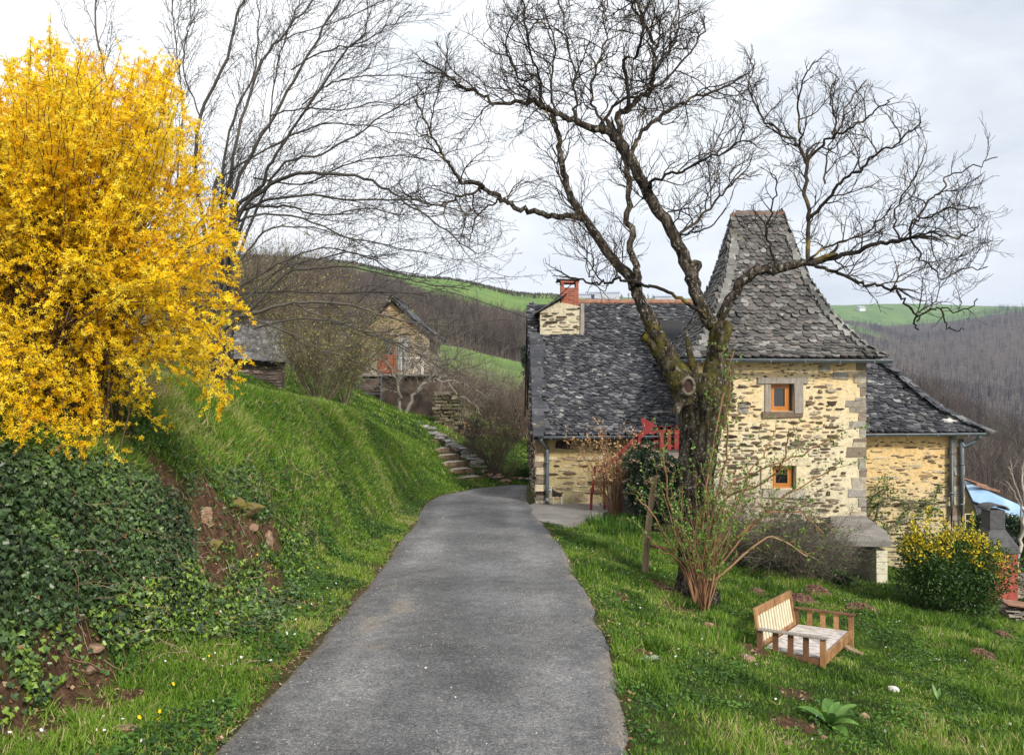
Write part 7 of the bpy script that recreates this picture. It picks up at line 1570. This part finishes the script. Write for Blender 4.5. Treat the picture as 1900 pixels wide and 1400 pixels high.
t = thing('fruit_tree', sb(747, 770, 33), 'gnarled bare fruit tree with pale leaning trunks before the terrace', 'tree'); rr_ = np.random.default_rng(312); gr = Grow([dict(len=1.5, step=.12, gap=.11, r=.012, wob=.26, up=(0, 0, .3), ang=.9), dict(len=.6, step=.09, gap=.10, r=.008, wob=.3, up=(0, 0, .3), ang=.9)], rr_, None); ps = []
for tr, w0, w1, y0, y1 in ft: p_, q_ = limb(tr, w0*.6, w1*.5, y0, y1, .04); ps.append((p_, q_)); gr.spawn(p_, q_, 0, .25, 1.0)
V, Fs, A = sweep(ps, 8); mesh_np('trunk', V, Fs, m_pale, t, {'rnd': A*.3}, True); V, Fs, A = sweep_auto(gr.out, .03, .008); mesh_np('crown', V, Fs, M_twig('fruit_twigs', (.09, .075, .06), (.19, .165, .13), (.32, .29, .24)), t, {'rnd': A}, True)
rr_ = np.random.default_rng(313)
protos = []
for i in range(16):
    px = [835, 862, 890, 915, 940, 962, 985, 850, 880, 905, 930, 955, 980, 1005, 820, 990][i]; Y = 40+rr_.uniform(0, 4) if i < 7 else 50+rr_.uniform(0, 10); L_ = sb(px, 800, Y)
    if i < 5: o = twigbush('hazel_shrub', L_, 'brown leafless hazel in the thicket between cabin and house', 22, 3.4, .5, m_brt if i % 3 else m_greyst, 320+i, lvT, 1, .022, cat='shrub'); o['group'] = 'leafless hazels between cabin and house'; protos.append(o)
    else: o = copy_tree(protos[i % 5]); o.location = L_; o.rotation_euler = (0, 0, rr_.uniform(0, 6)); k = rr_.uniform(.8, 1.15); o.scale = (k, k, k)
c = sb(988, 700, 62); leafbush('ivy_clad_tree', c, (c[0], 62, c[2]+3.2), (1.0, 1.0, 3.2), 5000, .28, m_darkleaf, 'slim ivy-clad tree close to the house gable', 'tree', 340, 24)
c = sb(978, 790, 52); leafbush('dark_shrub', c, (c[0]+.6, 52, c[2]+.8), (1.6, .8, 1.1), 3000, .2, m_darkleaf, 'dark evergreen shrub behind the long garden table', seed=341)
# ================================================================== woods on the hills
def tree_template(seed, h, nb, nt_, w0, ribbons=True):
    r = np.random.default_rng(seed); V = []; Fq = []; A = []
    def rib(a, b, wa, wb):
        d = b-a; s = np.cross(d, r.normal(size=3)); s = s/(np.linalg.norm(s)+1e-9); k = len(V); V.extend([a-s*wa, a+s*wa, b+s*wb, b-s*wb]); Fq.append([k, k+1, k+2, k+3])
    top = np.array([r.normal()*.4, r.normal()*.4, h*.8]); p = [top*u+np.array([r.normal()*.1, r.normal()*.1, 0])*u for u in np.linspace(0, 1, 5)]
    for i in range(4): rib(p[i], p[i+1], w0*(1-i*.2), w0*(1-(i+1)*.2)); rib(p[i], p[i+1], w0*(1-i*.2), w0*(1-(i+1)*.2))
    for i in range(nb):
        u = r.uniform(.25, 1); a = top*u; az = r.uniform(0, 6.28); el = r.uniform(.5, 1.25); L = h*(.42-.2*u)*r.uniform(.7, 1.3); d = np.array([math.cos(az)*math.cos(el), math.sin(az)*math.cos(el), math.sin(el)]); m = a+d*L*.55; e = m+unit(d+np.array([0, 0, .4]))*L*.55
        rib(a, m, w0*.4, w0*.28); rib(m, e, w0*.28, w0*.12)
        for j in range(nt_):
            s = a+(e-a)*r.uniform(.2, 1); dd = unit(d+r.normal(size=3)*.6+np.array([0, 0, .5])); rib(s, s+dd*L*r.uniform(.25, .5), w0*.16, w0*.09)
    return np.array(V), [np.array(Fq)]
def wood(name, n, xr, yr, cond, h, nb, ntw, w0, mat, label, seed, nt_=6, hv=.3):
    r = np.random.default_rng(seed); x = r.uniform(*xr, n); y = np.exp(r.uniform(np.log(yr[0]), np.log(yr[1]), n)); ok = cond(x, y); x, y = x[ok], y[ok]; z = ground(x, y); k = r.integers(0, nt_, len(x)); parts = []
    for i in range(nt_):
        tv, tf = tree_template(seed*10+i, 1.0*h, nb, ntw, w0); s = k == i; m = s.sum(); a = r.uniform(0, 6.28, m); c_, s_ = np.cos(a), np.sin(a); Rm = np.zeros((m, 3, 3)); Rm[:, 0, 0] = c_; Rm[:, 0, 1] = -s_; Rm[:, 1, 0] = s_; Rm[:, 1, 1] = c_; Rm[:, 2, 2] = 1
        parts.append(scatter(tv, tf, np.stack([x[s], y[s], z[s]-.3], 1), Rm, r.uniform(1-hv, 1+hv, m), r.random(m)))
    V, Fs, A = merge(parts); print(name, len(x), len(V)); return tag(mesh_np(name, V, Fs, mat, None, {'rnd': A}), label, 'wood', kind='stuff')
def U(x, y): return 950+x/y*F
m_w1 = M_attr('leafless_wood', [(0, (.045, .036, .032)), (.35, (.09, .070, .064)), (.6, (.118, .095, .085)), (.85, (.15, .125, .10)), (.97, (.19, .17, .13)), (1, (.045, .07, .03))], .95, .15, .3, .05, spec=.05)
m_w2 = M_attr('far_leafless_wood', [(0, (.025, .022, .024)), (.5, (.055, .045, .048)), (.9, (.085, .072, .068)), (1, (.03, .045, .02))], .95, .1, .3, .02, spec=.05)
nomead = lambda x, y: meadow(x, y) < .5
wood('near_wood', 2600, (-60, 150), (62, 150), lambda x, y: nomead(x, y) & (U(x, y) > 640) & (U(x, y) < 2400) & ~((U(x, y) > 1000) & (U(x, y) < 1500) & (y < 100)) & ~((y < 92) & (U(x, y) < 1000)), 6.5, 13, 5, .055, m_w1, 'leafless brown wood on the nearer slopes', 1)
wood('left_hill_wood', 7500, (-110, 40), (138, 290), lambda x, y: nomead(x, y) & (U(x, y) > 350) & (U(x, y) < 1120) & ((700-ground(x, y, False)/y*F > MEDGE(U(x, y))+26) | (U(x, y) < 620)), 6, 12, 5, .06, m_w1, 'leafless brown wood below the high meadow', 2)
wood('spur_wood', 4200, (60, 260), (105, 260), lambda x, y: (U(x, y) > 1500) & (U(x, y) < 2500), 6, 12, 5, .055, m_w1, 'leafless brown wood on the spur beyond the right wing', 3)
wood('far_wood', 30000, (150, 1500), (300, 1480), lambda x, y: nomead(x, y) & (U(x, y) > 1520) & (U(x, y) < 2300) & ((ground(x, y, False) < 118) | (U(x, y) > 1800)) & (RNG.random(len(x)) < .85), 10, 7, 3, .15, m_w2, 'far leafless woods covering the valley side', 4, 5)
wood('hedgerow', 3200, (-170, 40), (350, 383), lambda x, y: (U(x, y) > 350) & (U(x, y) < 1040), 1.1, 12, 4, .16, m_w1, 'dark hedgerow along the crest of the high meadow', 5)
wood('plateau_trees', 60, (60, 330), (1150, 1200), lambda x, y: (U(x, y) > 1050) & (U(x, y) < 1320) & (np.abs(U(x, y)-1165) < 22) | (np.abs(U(x, y)-1110) < 8) | (np.abs(U(x, y)-1215) < 14), 8, 12, 5, .6, m_w1, 'distant trees by the plateau farm sheds', 6)
m_farw = M_noise('far_shed_wall', [(.3, (.40, .42, .45)), (.7, (.50, .52, .55))], .1); m_farr = M_noise('far_shed_roof', [(.3, (.30, .34, .40)), (.7, (.40, .44, .50))], .1)
for i, (px, w_, h, lab, Y, mw) in enumerate([(1122, 40, 8, 'long grey farm shed on the horizon right of the chimney', 1150, m_farw), (1085, 26, 6, 'lower pale farm shed on the horizon next to the chimney', 1150, m_farw), (1236, 34, 6, 'pale farm shed on the horizon behind the walnut fork', 1150, m_farw), (1597, 9, 4, 'tiny white farmhouse on the distant green hill', 1290, m_wpaint), (1725, 12, 3, 'tiny pale farm building on the far crest', 1400, m_farw)]):
    x = (px-950)/F*Y; z = G(x, Y); t = thing('farm_building', (x, Y, z), lab, 'building'); b = MB(); b.box((x, Y, z+h/2-1), (w_, 14, h+2)); b.build('wall', mw, t)
    b = MB(); b.prism([(x-w_/2-1, Y-8, z+h), (x-w_/2-1, Y+8, z+h), (x-w_/2-1, Y, z+h+3)], (w_+2, 0, 0)); b.build('roof', m_farr, t)
# air
bm = MB(); bm.box((0, 2780, 20), (9400, 5720, 640)); hz = bm.build('haze', None); m, nt = new_mat('haze_air')
pv = N(nt, 'ShaderNodeVolumePrincipled'); pv.inputs['Color'].default_value = (.62, .76, 1, 1); pv.inputs['Density'].default_value = .0002; pv.inputs['Anisotropy'].default_value = .2
out = N(nt, 'ShaderNodeOutputMaterial'); nt.links.new(pv.outputs[0], out.inputs['Volume']); hz.data.materials.append(m); tag(hz, kind='stuff')
